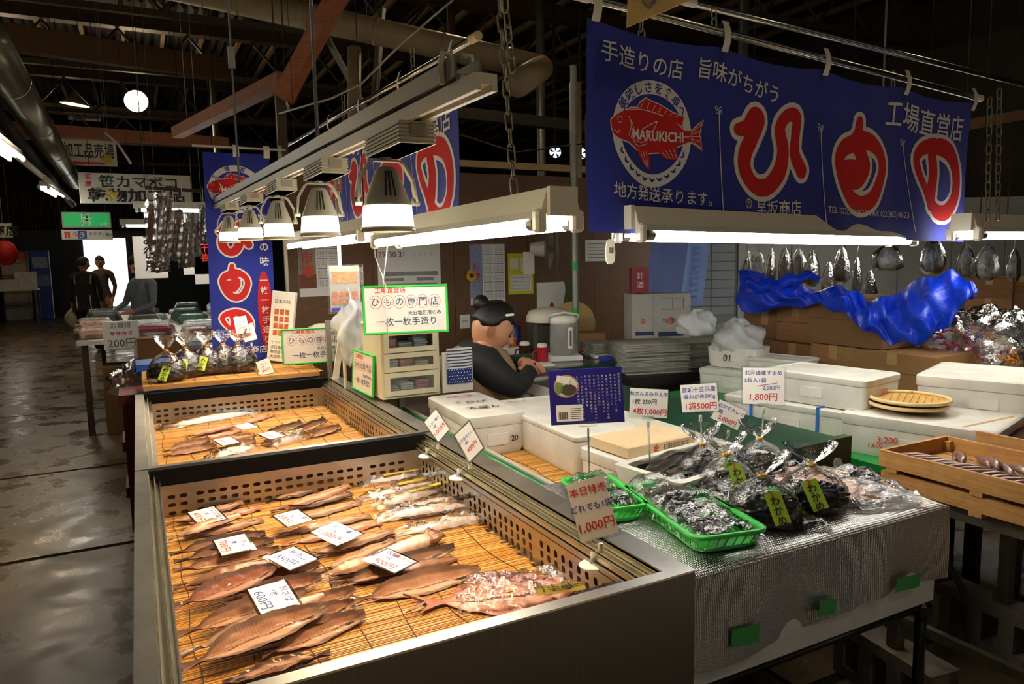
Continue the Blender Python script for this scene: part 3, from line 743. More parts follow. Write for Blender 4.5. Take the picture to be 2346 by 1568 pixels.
def subdivide(ink, mx=.035):
    bm = bmesh.new(); vs_ = [bm.verts.new((x, y, 0)) for x, y in ink.v]
    for f in ink.f:
        try: bm.faces.new([vs_[i] for i in f])
        except ValueError: pass
    bmesh.ops.triangulate(bm, faces=bm.faces)
    for _ in range(4):
        es = [e for e in bm.edges if e.calc_length() > mx]
        if not es: break
        bmesh.ops.subdivide_edges(bm, edges=es, cuts=1); bmesh.ops.triangulate(bm, faces=bm.faces)
    bm.verts.index_update(); ink.v = [(v.co.x, v.co.y) for v in bm.verts]; ink.f = [[v.index for v in f.verts] for f in bm.faces]; bm.free()
for d_ in NOREN: subdivide(d_[1])
TP = [C3(45*2.243, 40)[0]/BLEN, (B2(1648, 100)[0])/BLEN, B2(1880, 155)[0]/BLEN, B2(2067, 205)[0]/BLEN, B2(2222, 235)[0]/BLEN]
slope = (BTR.z-BT.z)/BLEN
NB, NBmap = noren('noren_banner', 'big blue banner with red fish emblem over the white-boxed table on the right', BT, BUX, BLEN, BH, TP, zdrop=(0, BTR.z-BT.z))
def unslope(x, y, l, mf=NBmap): return mf(x, y-(BTR.z-BT.z)*min(max(x/BLEN, 0), 1), l)
lay_design(NB, unslope, NOREN)
def pole(a, b, r, label, cap=None, name='banner_pole'):
    t = thing(name, label, 'pole', a); m = MB(); m.cyl(a, b, r, n=14); m.build('tube', MATS['steel_pipe'], t, True, world=True)
    d = (V(b)-V(a)).normalized()
    for e, q in ((V(a), -1), (V(b), 1)):
        m = MB(); m.cyl(e-d*q*.05, e+d*q*.004, r*1.25, n=14); m.build('end_tape', cap or MATS['tape_white'], t, world=True)
    return t
def strap(p, h, w_, label, n, top=.03):
    t = thing('tape_strip', label, 'tape', p, group='white tape strips holding the banners'); p = V(p); n = V(n); u = n.cross(V((0, 0, 1)))
    def f(a, b):
        return p+u*(a-.5)*w_+V((0, 0, 1))*(top-b*(h+top))+n*(.006+.012*math.sin(b*PI))
    m = MB(); m.grid(f, 2, 8); m.grid(lambda a, b: f(1-a, b)-n*.001, 2, 8); m.build('strip', MATS['tape_white'], t, True, world=True); return t
pa, pb = P(1312, 0, d=1.80)+V((0, 0, .015)), P(2245, 238, d=2.87)+V((0, 0, .02))
pole(pa, pb, .011, 'shiny steel pole carrying the big blue banner')
pole(P(1565, 2, d=2.35), P(2420, 212, d=3.3), .011, 'second steel pole above the big banner, running off the right edge')
bn = BUX.cross(BUZ)
for k, (px, py) in enumerate(((1351, 30), (1648, 98), (1880, 155), (2067, 205), (2222, 240))):
    x = B2(px, py)[0]; q = pa+(pb-pa)*(((BT+BUX*x)-pa).dot(BUX)/(pb-pa).dot(BUX))
    strap(q, .055, .026, '%s white tape strip from the left on the big blue banner' % ('first', 'second', 'third', 'fourth', 'fifth')[k], bn)
# rear banner along the track, read from the aisle
ra, rb = P(1095, 82, X=.95), P(700, 310, X=.95)
pole(ra, rb+(rb-ra)*.35, .011, 'steel pole with taped end carrying the rear blue banner', M('tape_yellow', '#cfc08a', .5))
o2 = P(1042, 150, X=.95); end = V((.95, o2.y+BLEN, o2.z))
NB2, NB2map = noren('noren_banner', 'rear blue banner behind the row of spotlights', (.95, o2.y+BLEN, o2.z-.0), (0, -1, 0), BLEN, BH, TP, zdrop=((rb.z-ra.z)*.5, 0), ph=2.1, sag=.03)
lay_design(NB2, lambda x, y, l: NB2map(x, y, l), NOREN)
for k, (px, py) in enumerate(((1040, 125), (920, 185), (828, 240), (757, 280))):
    p = P(px, py, X=.95); p.z = ra.z+(rb.z-ra.z)*(p.y-ra.y)/(rb.y-ra.y); strap(p, .06, .02, '%s tape strip from the front on the rear blue banner' % ('first', 'second', 'third', 'fourth')[k], (-1, 0, 0))
# upright banner by the far case
def nobori():
    YB = 4.62; tl, tr, bl_, br = P(466, 345, Y=YB), P(615, 350, Y=YB), P(490, 828, Y=YB), P(638, 828, Y=YB)
    W_ = (tr-tl).length*1.02; H_ = 1.235; o = V((bl_.x-.005, YB, bl_.z-.01)); skx = (tl.x-bl_.x)
    t = thing('upright_banner', 'tall narrow blue banner with red letters behind the far case', 'banner', o)
    def mapf(x, y, lift=0):   # x right from the left edge, y up from the hem
        return o+V((x+skx*y/H_, -lift-.012*math.sin(x*9+y*3)-.004*math.sin(y*11), y))
    m = MB(); m.grid(lambda u, v: mapf(u*W_, v*H_), 12, 36); m.grid(lambda u, v: mapf((1-u)*W_, v*H_, -.0012), 12, 36); m.build('cloth', MATS['blue_cloth'], t, True, world=True)
    pl = to_plane(o, V((1, 0, 0)), V((0, 0, 1)))
    ow, rd, wh, bl = Ink(), Ink(), Ink(), Ink(); out2 = Ink()
    # emblem: ring and bream redrawn from the same tracing at this banner's size
    c0 = C3(448, 672); k = .34/(C3(655, 672)[0]-C3(240, 672)[0])*.90; ex, ey = pl(545, 434)
    cf = lambda x, y: ((C3(x, y)[0]-c0[0])*k+ex-.01, (C3(x, y)[1]-c0[1])*k*.92+ey)
    body, fins, grow = emblem(ow, rd, bl, cf, k, '工場直営', True); fish_marks(out2, rd, wh, body, fins, grow, cf, k)
    def put(strokes, cpx, wpx, hpx):
        pts = [C3(*p) for st in strokes for p in st[0]]; x0, x1 = min(p[0] for p in pts), max(p[0] for p in pts); y0, y1 = min(p[1] for p in pts), max(p[1] for p in pts)
        cx_, cy_ = pl(*cpx); q_ = 4.35/FPX; s_, sx_ = hpx*q_/(y1-y0), wpx*q_/(x1-x0)
        f = lambda x, y: ((C3(x, y)[0]-(x0+x1)/2)*sx_+cx_, (C3(x, y)[1]-(y0+y1)/2)*s_+cy_)
        for ink, g in ((ow, .016), (rd, 0)):
            for ps, ws in strokes:
                ink.stroke([f(*p) for p in ps], [w_/32*7.6*q_+g*.6 for w_ in ws], 5)
    put([HI], (536, 545), 62, 62); put(MO, (539, 646), 54, 72); put(NO, (542, 742), 60, 52)
    wh.vtext('旨みの味', *pl(604, 550), .058, step=.085, offset=.02)
    ox, oy = pl(609, 710); rd.disc(ox, oy, .044, .235, 24)
    wh.vtext('一枚一枚手造り', ox, oy, .048, step=.060, offset=.02)
    bx, by = pl(560, 802); wh.text('早坂商店', bx+.035, by, .05, offset=.01); wh.ring(bx-.10, by, .018, .022, 18); wh.text('吉', bx-.10, by, .026)
    for nm, ink, mt, lift in (('print_white', ow, 'banner_white', .0014), ('print_outline', out2, 'banner_white', .0018), ('print_blue', bl, 'blue_cloth', .0018), ('print_red', rd, 'banner_red', .0026), ('lettering', wh, 'banner_white', .0036)):
        subdivide(ink, .05); mb = MB(); mb.add([mapf(x-skx*y/H_, y, lift) for x, y in ink.v], ink.f); mb.build(nm, MATS[mt], t, world=True)['kind'] = 'stuff'
    # frame pole
    a, b = P(641, 335, Y=YB+.05), P(652, 760, Y=YB+.05); b = V((a.x, a.y, 0.02))
    q = thing('banner_stand', 'white plastic pole stand holding the tall narrow blue banner', 'stand', b)
    m = MB(); m.cyl(b, V((a.x, a.y, 1.25)), .014, n=10); m.cyl((a.x, a.y, 1.25), a, .011, n=10); m.build('pole', MATS['cream'], q, True, world=True)
    e = P(440, 335, Y=YB+.03); m = MB(); m.cyl((e.x, YB+.03, tl.z+.03), (a.x+.03, YB+.03, tl.z+.03), .007, n=8); m.build('cross_bar', MATS['cream'], q, True, world=True)
    m = MB(); m.cyl((a.x-.08, YB+.05, 1.27), (a.x+.0, YB+.05, 1.27), .007, n=8); m.build('side_arm', MATS['cream'], q, world=True)
    m = MB(); m.cyl((a.x, YB+.05, 1.21), (a.x, YB+.05, 1.27), .02, n=10); m.build('joint_collar', MATS['cream'], q, world=True)
    m = MB(); m.lathe([(.17, 0), (.17, .03), (.15, .05), (.03, .06), (.02, .1)], (a.x, a.y, 0), 16); m.build('weighted_base', MATS['cream'], q, world=True)
    for k, px in enumerate((540, 610)):
        p = P(px, 345, Y=YB-.01); strap((p.x, YB-.004, tl.z+.02), .05, .035, '%s tape strip at the top of the tall narrow banner' % ('left', 'right')[k], (0, -1, 0), .02)
nobori()
# ================================================================ dried fish
def fish_mats():
    # opened fish: flesh, backbone and skin edge by position across the body (uv)
    def opened(nm, flesh, flesh2, skin, bone, rough=.4):
        t = NT(nm); t.set(rough, coat=.15); uv = t.coord('UV'); sp = t.new('ShaderNodeSeparateXYZ'); t.link(uv, sp.inputs[0])
        u, v = sp.outputs[0], sp.outputs[1]; co = t.coord('Object')
        n1 = t.noise(co, 30, 5, .65, .5); n2 = t.noise(t.mapping(uv, (7, 60, 1)), 3, 4, .6)
        fl = t.mix(t.ramp(n1, [(.3, 0), (.7, 1)]), flesh, flesh2)
        fl = t.mix(t.math('MULTIPLY', t.ramp(n2, [(.45, 0), (.75, 1)]), .45), fl, skin)
        vd = t.math('ABSOLUTE', t.math('SUBTRACT', v, .47))
        # dark blood line beside the backbone, knobbly bone itself
        ln = t.ramp(t.math('ADD', t.math('ABSOLUTE', t.math('SUBTRACT', v, .43)), t.math('MULTIPLY', t.math('SUBTRACT', n1, .5), .05)), [(.0, 1), (.028, .9), (.05, 0)])
        fl = t.mix(t.ramp(v, [(.44, 0), (.52, .4), (.8, .25)]), fl, skin); fl = t.mix(t.ramp(t.noise(t.mapping(uv, (5, 9, 1)), 2.5, 6, .7, .8), [(.48, 0), (.72, .55)]), fl, '#6a3a20'); fl = t.mix(t.ramp(v, [(.06, 0), (.14, .45), (.34, .45), (.42, 0)]), fl, '#e0b090')
        fl = t.mix(t.math('MULTIPLY', ln, .95), fl, '#3a150c')
        bw = t.new('ShaderNodeTexWave', bands_direction='X', i_Scale=11.0, i_Distortion=.5); t.link(uv, bw.inputs[0])
        bn = t.math('MULTIPLY', t.ramp(vd, [(0, 1), (.024, 1), (.04, 0)]), t.ramp(bw.outputs['Fac'], [(.2, .35), (.6, 1)]))
        fl = t.mix(t.math('MULTIPLY', bn, .8), fl, bone)
        # silver-brown skin turned up at the belly edges
        ed = t.ramp(t.math('ABSOLUTE', t.math('SUBTRACT', v, .5)), [(.30, 0), (.38, .9)])
        fl = t.mix(ed, fl, skin)
        tl = t.ramp(u, [(.10, 1), (.18, 0)]); fl = t.mix(t.math('MULTIPLY', tl, .8), fl, skin)
        hd = t.ramp(u, [(.88, 0), (.94, .9)]); fl = t.mix(hd, fl, skin)
        cv = t.math('MULTIPLY', t.ramp(u, [(.76, 0), (.80, 1), (.87, 1), (.91, 0)]), t.ramp(v, [(.22, 0), (.30, 1), (.42, 1), (.46, 0)])); fl = t.mix(cv, fl, '#140805')
        t.base(fl); wv = t.new('ShaderNodeTexWave', i_Scale=14.0, i_Distortion=3.0); t.link(uv, wv.inputs[0])
        t.bump(t.math('ADD', t.math('ADD', n1, t.math('MULTIPLY', n2, .8)), t.math('MULTIPLY', wv.outputs['Fac'], .25)), .5, .004); MATS[nm] = t.m
    opened('flesh_amber', '#b8754a', '#d09a6c', '#6b4932', '#c99258'); opened('flesh_red', '#99492a', '#b5653c', '#573522', '#b87844')
    opened('flesh_brown', '#9c6a48', '#b8855e', '#463022', '#b07c4c'); opened('flesh_pale', '#c08c68', '#d2a684', '#80583e', '#cc9e72')
    opened('flesh_pink', '#d89c86', '#e3b4a0', '#a35c42', '#dcae90')
    def skin(nm, back, belly, rough=.3):
        t = NT(nm); t.set(rough, .15, coat=.3); uv = t.coord('UV'); sp = t.new('ShaderNodeSeparateXYZ'); t.link(uv, sp.inputs[0]); co = t.coord('Object')
        n1 = t.noise(t.mapping(uv, (8, 30, 1)), 4, 4); v = t.math('ADD', sp.outputs[1], t.math('MULTIPLY', t.math('SUBTRACT', n1, .5), .25))
        c = t.ramp(v, [(.12, belly), (.45, belly), (.72, back), (1, back)]); t.base(t.mix(t.ramp(t.noise(co, 60, 4), [(.5, 0), (.75, .35)]), c, '#3a2a1e'))
        t.bump(t.noise(t.mapping(uv, (90, 40, 1)), 4, 2), .15, .001); MATS[nm] = t.m
    skin('skin_silver', '#6f5340', '#b88f70'); skin('skin_dark', '#4a3222', '#8a6044'); skin('skin_black', '#2e241c', '#7d5c44'); skin('skin_white', '#b39a8a', '#d8c4b8'); skin('squid_skin', '#b9907a', '#e0c8b8', .28)
fish_mats()
def wprof(u, head, tail=.14):
    """half width along the body: tail fin, narrow stalk, belly, head"""
    if u < tail*.55: return .42-.55*(u/(tail*.55))*.55
    if u < tail: return .12
    s = (u-tail)/(1-tail)
    if head == 'round': return max(.12, (math.sin(PI*min(1, s*.86)**.70))**.75) if s < .93 else max(.05, .78*math.sqrt(max(0, 1-((s-.93)/.07)**2)))
    return max(.10, math.sin(PI*(s*.93+.01)**.82)**.8) if s < .86 else max(.14, .62-(s-.86)*2.6)
def fish_mesh(kind, L, Wd, seed, head='point', curl=1.0, bend=0):
    """x runs tail (0) to head (L); one continuous skin per fish"""
    rnd = random.Random(seed); nu, nv = 34, 14; m = MB(); hw = Wd/2
    a1, a2, a3 = rnd.uniform(0, 6), rnd.uniform(0, 6), rnd.uniform(-1, 1)
    def cl(u): return (bend*L*math.sin(PI*u)+.03*Wd*math.sin(u*5+a1))
    def notch(u, w_):
        return w_
    def top(u, v):
        q = 2*v-1; w_ = wprof(u, head)*hw*(1+.05*math.sin(u*17+a2+q*2)); x = u*L
        if u < .075: x += .10*Wd*(.5-abs(q)) *(-1)*(1-u/.075)*-1.0 if False else -.10*Wd*abs(q)*(1-u/.075)
        if kind == 'open':
            z = .004+.011*curl*abs(q)**2.4*min(1, wprof(u, head)*1.4)*(.30 if q < 0 else 1.1)-.004*math.exp(-((v-.60)/.10)**2)*min(1, wprof(u, head))
            z += .0030*math.exp(-((v-.47)/.03)**2)*(1 if .16 < u < .9 else 0)*(1+.35*math.sin(u*95))
            z += .0022*math.sin(u*21+a1+q*3)*(1-.5*abs(q))+.0012*math.sin(u*47+q*9+a2)
            if u > .9: z += .007*(u-.9)/.1
        elif kind == 'fillet':
            z = .003+.010*(1-abs(q)**2.6)*min(1, wprof(u, head)*1.2)+.0016*math.sin(u*25+q*4+a1)-.002*math.exp(-((v-.47)/.05)**2)
        else:
            z = .002+Wd*.34*math.sqrt(max(0, 1-q*q))*min(1, wprof(u, head)*1.05)+.0008*math.sin(u*40+a1)
        if u < .12: z = .004+.004*abs(q)
        return V((x, cl(u)+q*w_, z+.004*a3*math.sin(PI*u)))
    m.grid(top, nu, nv)
    b = len(m.v)
    def bot(u, v):
        p = top(u, 1-v); q = 1-2*v
        return V((p.x, p.y, min(p.z-.0012, .0005+(.006*abs(q)**2.4*curl if kind == 'open' else 0))))
    m.grid(bot, nu, nv)
    return m
FISHGROUP = 'dried fish in the near case'
def fish(nm, label, tail, head, Wd, kind='open', mat='flesh_amber', hd='point', lay=0, seed=1, curl=1, bend=0, group=FISHGROUP, z0=MATZ+.0045, cat='fish', tilt=0):
    z = z0+lay*.011; a, b = P(*tail, z=z), P(*head, z=z+.004); d = b-a
    Wd *= .76 if kind == 'open' else 1; m = fish_mesh(kind, math.hypot(d.x, d.y), Wd, seed, hd, curl, bend)
    o = m.build(nm, MATS[mat], None, True); tag(o, label, cat, group)
    tl = (14 if d.x > 0 else -14) if kind == 'open' and not tilt else tilt
    o.location = (a.x, a.y, z+Wd*.30*math.sin(R(abs(tl)))); o.rotation_euler = (R(tl), 0, math.atan2(d.y, d.x)); return o
F1 = [  # tail px, head px, width m, kind, colour, head shape, layer, label
 ('dried_mackerel', (380, 1206), (557, 1151), .052, 'fillet', 'flesh_pale', 'round', 1, 'topmost fillet half under the 400 yen card, at the back left'),
 ('dried_mackerel', (440, 1205), (597, 1163), .055, 'fillet', 'flesh_pink', 'round', 0, 'pink fillet poking out right of the 400 yen card at the back left'),
 ('dried_mackerel', (386, 1238), (552, 1181), .05, 'round', 'skin_silver', 'round', 2, 'skin-side-up fillet just below the 400 yen card'),
 ('dried_mackerel', (425, 1238), (605, 1191), .055, 'fillet', 'flesh_pale', 'round', 0, 'pale rounded fillet beside the skin-side-up one below the 400 yen card'),
 ('dried_herring', (612, 1152), (742, 1118), .05, 'fillet', 'flesh_brown', 'round', 0, 'rearmost thin-tailed fillet in the middle row of the near case'),
 ('dried_herring', (645, 1168), (801, 1112), .062, 'fillet', 'flesh_pale', 'round', 2, 'broad raised fillet at the back middle of the near case'),
 ('dried_herring', (622, 1176), (808, 1131), .05, 'fillet', 'flesh_brown', 'round', 1, 'narrow brown fillet under the broad one at the back middle'),
 ('dried_herring', (655, 1200), (828, 1152), .052, 'fillet', 'flesh_pale', 'round', 0, 'fillet running right from behind the middle 500 yen card'),
 ('dried_fillet', (632, 1232), (852, 1182), .055, 'fillet', 'flesh_pale', 'round', 0, 'long pale fillet passing behind the 1,000 yen card'),
 ('dried_fillet', (648, 1254), (877, 1197), .055, 'fillet', 'flesh_pink', 'round', 0, 'pale fillet coming out right of the 1,000 yen card'),
 ('dried_fillet', (695, 1280), (902, 1216), .062, 'fillet', 'flesh_pale', 'round', 1, 'ribbed fillet just below the 1,000 yen card'),
 ('dried_sardine', (392, 1278), (608, 1228), .058, 'open', 'flesh_brown', 'point', 1, 'uppermost opened fish under the left 500 yen card'),
 ('dried_sardine', (402, 1294), (628, 1243), .055, 'open', 'flesh_brown', 'point', 0, 'second opened fish under the left 500 yen card'),
 ('dried_sardine', (400, 1316), (640, 1266), .060, 'open', 'flesh_amber', 'point', 1, 'opened fish just below the left 500 yen card'),
 ('dried_mackerel', (398, 1352), (628, 1288), .052, 'round', 'skin_dark', 'point', 1, 'dark skin-side fish above the big reddish opened one'),
 ('dried_mackerel', (403, 1402), (632, 1306), .092, 'open', 'flesh_red', 'point', 2, 'big reddish opened fish at the left edge of the mat'),
 ('dried_mackerel', (520, 1372), (733, 1300), .060, 'open', 'flesh_red', 'point', 0, 'reddish opened fish half under the blue-lettered middle card'),
 ('dried_mackerel', (520, 1395), (735, 1330), .070, 'open', 'flesh_red', 'point', 1, 'opened fish with dark mouth right of the big reddish one'),
 ('dried_mackerel', (412, 1466), (700, 1362), .075, 'open', 'flesh_amber', 'point', 1, 'opened fish with its tail left, half under the 600 yen card'),
 ('dried_mackerel', (415, 1505), (738, 1362), .060, 'round', 'skin_silver', 'point', 3, 'smooth silvery skin-side fish below the 600 yen card'),
 ('dried_mackerel', (418, 1545), (746, 1400), .100, 'open', 'flesh_amber', 'point', 2, 'largest opened fish, along the front left of the near case'),
 ('dried_mackerel', (600, 1452), (812, 1358), .065, 'open', 'flesh_amber', 'point', 0, 'rear opened fish of the three heads right of the 600 yen card'),
 ('dried_mackerel', (610, 1470), (812, 1388), .060, 'open', 'flesh_amber', 'point', 1, 'middle opened fish of the three heads right of the 600 yen card'),
 ('dried_mackerel', (600, 1512), (836, 1415), .080, 'open', 'flesh_amber', 'point', 0, 'opened fish beside the largest one, head toward the right'),
 ('dried_saury', (756, 1506), (510, 1578), .060, 'open', 'flesh_brown', 'point', 0, 'dark fish with its tail to the right at the front edge'),
 ('dried_herring', (730, 1316), (905, 1238), .058, 'fillet', 'flesh_amber', 'round', 0, 'brown fillet behind the pale squid'),
 ('dried_mackerel', (735, 1326), (870, 1282), .055, 'round', 'skin_silver', 'point', 1, 'golden skin-side fish left of the pale squid'),
 ('dried_mackerel', (762, 1350), (1042, 1262), .075, 'open', 'flesh_brown', 'point', 1, 'opened fish under the 900 yen card'),
 ('dried_mackerel', (770, 1350), (1045, 1280), .060, 'round', 'skin_dark', 'point', 0, 'fish lying beneath the one with the 900 yen card'),
 ('dried_mackerel', (808, 1390), (1098, 1312), .100, 'open', 'flesh_amber', 'point', 0, 'opened fish alone on the mat at the right of the near case'),
]
for k, (nm, a, b, w_, kd, mt, hd, ly, lb) in enumerate(F1): fish(nm, lb, a, b, w_, kd, mt, hd, ly, seed=k+3, curl=1.3)
# semi-dried squid with its curled arms
def squid():
    z = MATZ+.02; a, b = P(838, 1290, z=z), P(978, 1238, z=z); d = b-a; L = d.length
    t = thing('dried_squid', 'pale pink squid with curled brown arms above the 900 yen card', 'squid', a, math.atan2(d.y, d.x))
    m = MB(); m.loft([[(x*L, w_*math.cos(q)*.9, max(-.012, w_*math.sin(q)*.75)) for q in [2*PI*k/14 for k in range(14)]] for x, w_ in ((0, .004), (.08, .012), (.25, .022), (.6, .027), (.9, .028), (1, .024))]); m.build('mantle', MATS['squid_skin'], t, True)
    for k in range(7):
        y = -.024+.008*k; m = MB(); r_ = random.Random(k)
        pts = [(L*.97, y*.6, 0), (L+.015, y, .004+.004*(k % 3)), (L+.035, y*1.2+r_.uniform(-.008, .008), .010), (L+.048, y*1.1+r_.uniform(-.012, .012), .002)]
        m.tube(pts, [.008, .009, .008, .003], 7); m.build('arm', MATS['skin_dark'], t, True)
squid()
def bag_film(nm, parent, outline, z, h, world=True, mat='film', puff=1.0, seed=0, res=(18, 10), skirt=.01):
    """crumpled film pillow over a quad outline (4 world xy corners)"""
    c = [V((p.x, p.y, 0)) for p in outline]; rnd = random.Random(seed); a = [rnd.uniform(0, 6) for _ in range(6)]
    def f(u, v):
        p = c[0]*(1-u)*(1-v)+c[1]*u*(1-v)+c[2]*u*v+c[3]*(1-u)*v
        e = min(1, 5*min(u, 1-u))*min(1, 4*min(v, 1-v)); zz = z+.002+h*(e**.6)*(.82+.18*math.sin(u*9+a[0]+v*4))+puff*(.0035*math.sin(u*37+a[1]+v*11)+.003*math.sin(v*31+a[2]+u*17)+.0018*math.sin(u*71-v*53+a[3]))
        return V((p.x+.003*math.sin(v*29+a[4]), p.y+.003*math.sin(u*33+a[5]), max(z+.0005, zz)))
    m = MB(); m.grid(f, *res); return m.build(nm, MATS[mat], parent, True, world=world)
def bagged(label, tail, head, Wd, kind, mat, strip=None, pad=(.03, .015), lay=0, seed=0, nm='bagged_fish', hd='point', z0=MATZ+.0045, group='plastic bagged fish in the near case', h=.026, striptext='一夜干し', open_end=.0, mats='gold'):
    z = z0+lay*.01; a, b = P(*tail, z=z), P(*head, z=z); d = (b-a); L = math.hypot(d.x, d.y); d = V((d.x, d.y, 0)).normalized(); s_ = V((-d.y, d.x, 0))
    t = thing(nm, label, 'fish', (a.x, a.y, z), group=group)
    m = fish_mesh(kind, L, Wd, seed, hd); mt = Matrix.Translation((a.x, a.y, z)) @ Matrix.Rotation(math.atan2(d.y, d.x), 4, 'Z'); m.v = [mt @ p for p in m.v]; m.build('fish_body', MATS[mat], t, True, world=True)
    hw = Wd/2+pad[1]; e0, e1 = a-d*(pad[0]*.3), b+d*pad[0]
    bag_film('plastic_bag', t, [e0-s_*hw*.8, e1-s_*hw, e1+s_*hw, e0+s_*hw*.8], z, h, seed=seed)
    if strip:
        f0, f1, off = strip; p0 = a+d*L*f0+s_*off; p1 = a+d*L*f1+s_*off; wd = .011
        def q(u, v): return p0+(p1-p0)*u+s_*(v-.5)*2*wd+V((0, 0, h+.0015-.006*abs(v-.5)))
        m = MB(); m.grid(q, 6, 2); st_ = m.build('label_strip', M('strip_gold', '#c9b23a', .35, .2, .1), t, world=True)
        ik = Ink(); ik.text(striptext, 0, 0, .016, offset=.02); c = (p0+p1)/2+V((0, 0, h+.0015))
        o = ik.lay('lettering', MATS['ink_black'], st_, flatmap(c-t.location, -d if False else d, s_), .003)
    return t
bagged('rearmost white fish in a clear bag with yellow strip, back right', (826, 1112), (962, 1087), .055, 'round', 'skin_white', (.35, .95, -.012), seed=1)
bagged('second white bagged fish with yellow strip, back right', (826, 1148), (992, 1106), .055, 'round', 'skin_white', (.5, .98, .0), seed=2, lay=.5)
bagged('third white bagged fish with yellow strip, back right', (858, 1164), (1008, 1122), .058, 'round', 'skin_white', (.5, .98, -.006), seed=3, lay=1)
bagged('greyish bagged fish without strip below the three with strips', (880, 1190), (1046, 1142), .055, 'round', 'skin_white', None, seed=4)
bagged('long bagged fish above the frontmost bagged one on the right', (868, 1192), (1068, 1160), .050, 'round', 'skin_white', None, seed=5, lay=1)
bagged('frontmost of the white bagged fish beside the right grille', (905, 1230), (1106, 1188), .055, 'round', 'skin_white', None, seed=6)
# the big bagged one with a gold strip at the front right
def big_bagged():
    z = MATZ+.005; a, b = P(978, 1388, z=z), P(1322, 1346, z=z); d = V(((b-a).x, (b-a).y, 0)); L = d.length; d.normalize(); s_ = V((-d.y, d.x, 0))
    t = thing('bagged_fish', 'largest bagged fish with gold strip in the front right corner', 'fish', a, group='plastic bagged fish in the near case')
    m = fish_mesh('open', L*.98, .19, 77, 'point', .5); mt = Matrix.Translation((a.x, a.y, z)) @ Matrix.Rotation(math.atan2(d.y, d.x), 4, 'Z'); m.v = [mt @ p for p in m.v]; m.build('fish_body', MATS['flesh_pink'], t, True, world=True)
    m = MB()
    for q in (-1, 1): m.loft([[a-d*.004+V((0, 0, .006)), a-d*.004+V((0, 0, .012)), a+d*.002+V((0, 0, .012))], [a-d*.05+s_*q*.045+V((0, 0, .01)), a-d*.05+s_*q*.045+V((0, 0, .014)), a-d*.02+s_*q*.03+V((0, 0, .013))]])
    m.build('tail_fin', MATS['skin_dark'], t, world=True)['kind'] = 'stuff'
    bag_film('plastic_bag', t, [a+d*.06-s_*.06, b+d*.02-s_*.105, b+d*.02+s_*.1, a+d*.08+s_*.09], z, .036, seed=9, puff=1.6, res=(26, 16))
    p0, p1 = a+d*L*.66-s_*.075, a+d*L*.98-s_*.075
    m = MB(); m.grid(lambda u, v: p0+(p1-p0)*u+s_*(v-.5)*.042+V((0, 0, .042-.004*abs(v-.5))), 6, 2); st_ = m.build('label_strip', M('strip_olive', '#8d7a24', .35, .3, .15), t, world=True)
    ik = Ink(); ik.text('一夜干し', 0, 0, .03, offset=.02); ik.lay('lettering', MATS['ink_black'], st_, flatmap((p0+p1)/2+V((0, 0, .044))-t.location, -d, -s_), .001)
big_bagged()
# far case
FG2 = 'dried fish in the far case'
F2 = [
 ('dried_squid', (425, 1003), (538, 975), .06, 'fillet', 'flesh_pink', 'round', 1, 'red-edged fillet left of the small card at the back of the far case'),
 ('dried_squid', (430, 1014), (553, 987), .06, 'fillet', 'flesh_pink', 'round', 0, 'second red-edged fillet in front of the other in the far case'),
 ('dried_fillet', (545, 978), (624, 951), .065, 'fillet', 'flesh_pink', 'round', 0, 'pink fillet under the round white stand foot in the far case'),
 ('dried_fish', (374, 1038), (482, 1012), .05, 'open', 'flesh_pale', 'round', 0, 'opened small fish at the left, rear of two in the far case'),
 ('dried_fish', (376, 1050), (495, 1026), .055, 'open', 'flesh_pale', 'round', 0, 'opened small fish at the left, front of two in the far case'),
 ('dried_fish', (498, 1014), (586, 996), .045, 'fillet', 'flesh_pale', 'round', 0, 'small fillet behind the card in the left middle of the far case'),
 ('dried_fish', (505, 1032), (586, 1015), .05, 'open', 'flesh_pale', 'round', 0, 'small opened fish right of the card in the left middle of the far case'),
 ('dried_fish', (598, 1004), (692, 973), .06, 'open', 'flesh_brown', 'round', 0, 'opened fish right of the middle card in the far case'),
 ('dried_fish', (668, 1002), (746, 967), .06, 'open', 'flesh_brown', 'round', 1, 'opened fish next to the standing card in the far case'),
 ('dried_fish', (705, 1010), (780, 982), .055, 'open', 'flesh_pale', 'round', 0, 'opened fish under the standing card in the far case'),
]
for k, (nm, a, b, w_, kd, mt, hd, ly, lb) in enumerate(F2): fish(nm, lb, a, b, w_, kd, mt, hd, ly, seed=k+50, curl=1.4, group=FG2)
bagged('long clear bag of pale slender fish along the back of the far case', (362, 985), (575, 948), .07, 'round', 'skin_white', None, seed=21, group=FG2, pad=(.04, .03), h=.04)
bagged('white and green printed bag in the middle front of the far case', (612, 1024), (692, 1002), .06, 'round', 'skin_white', (.6, 1, .0), seed=22, group=FG2, pad=(.02, .03), h=.04, striptext='塩辛')
bagged('shiny empty-looking bag at the front left of the far case', (478, 1054), (575, 1028), .06, 'round', 'skin_white', None, seed=23, group=FG2, pad=(.02, .03), h=.03)
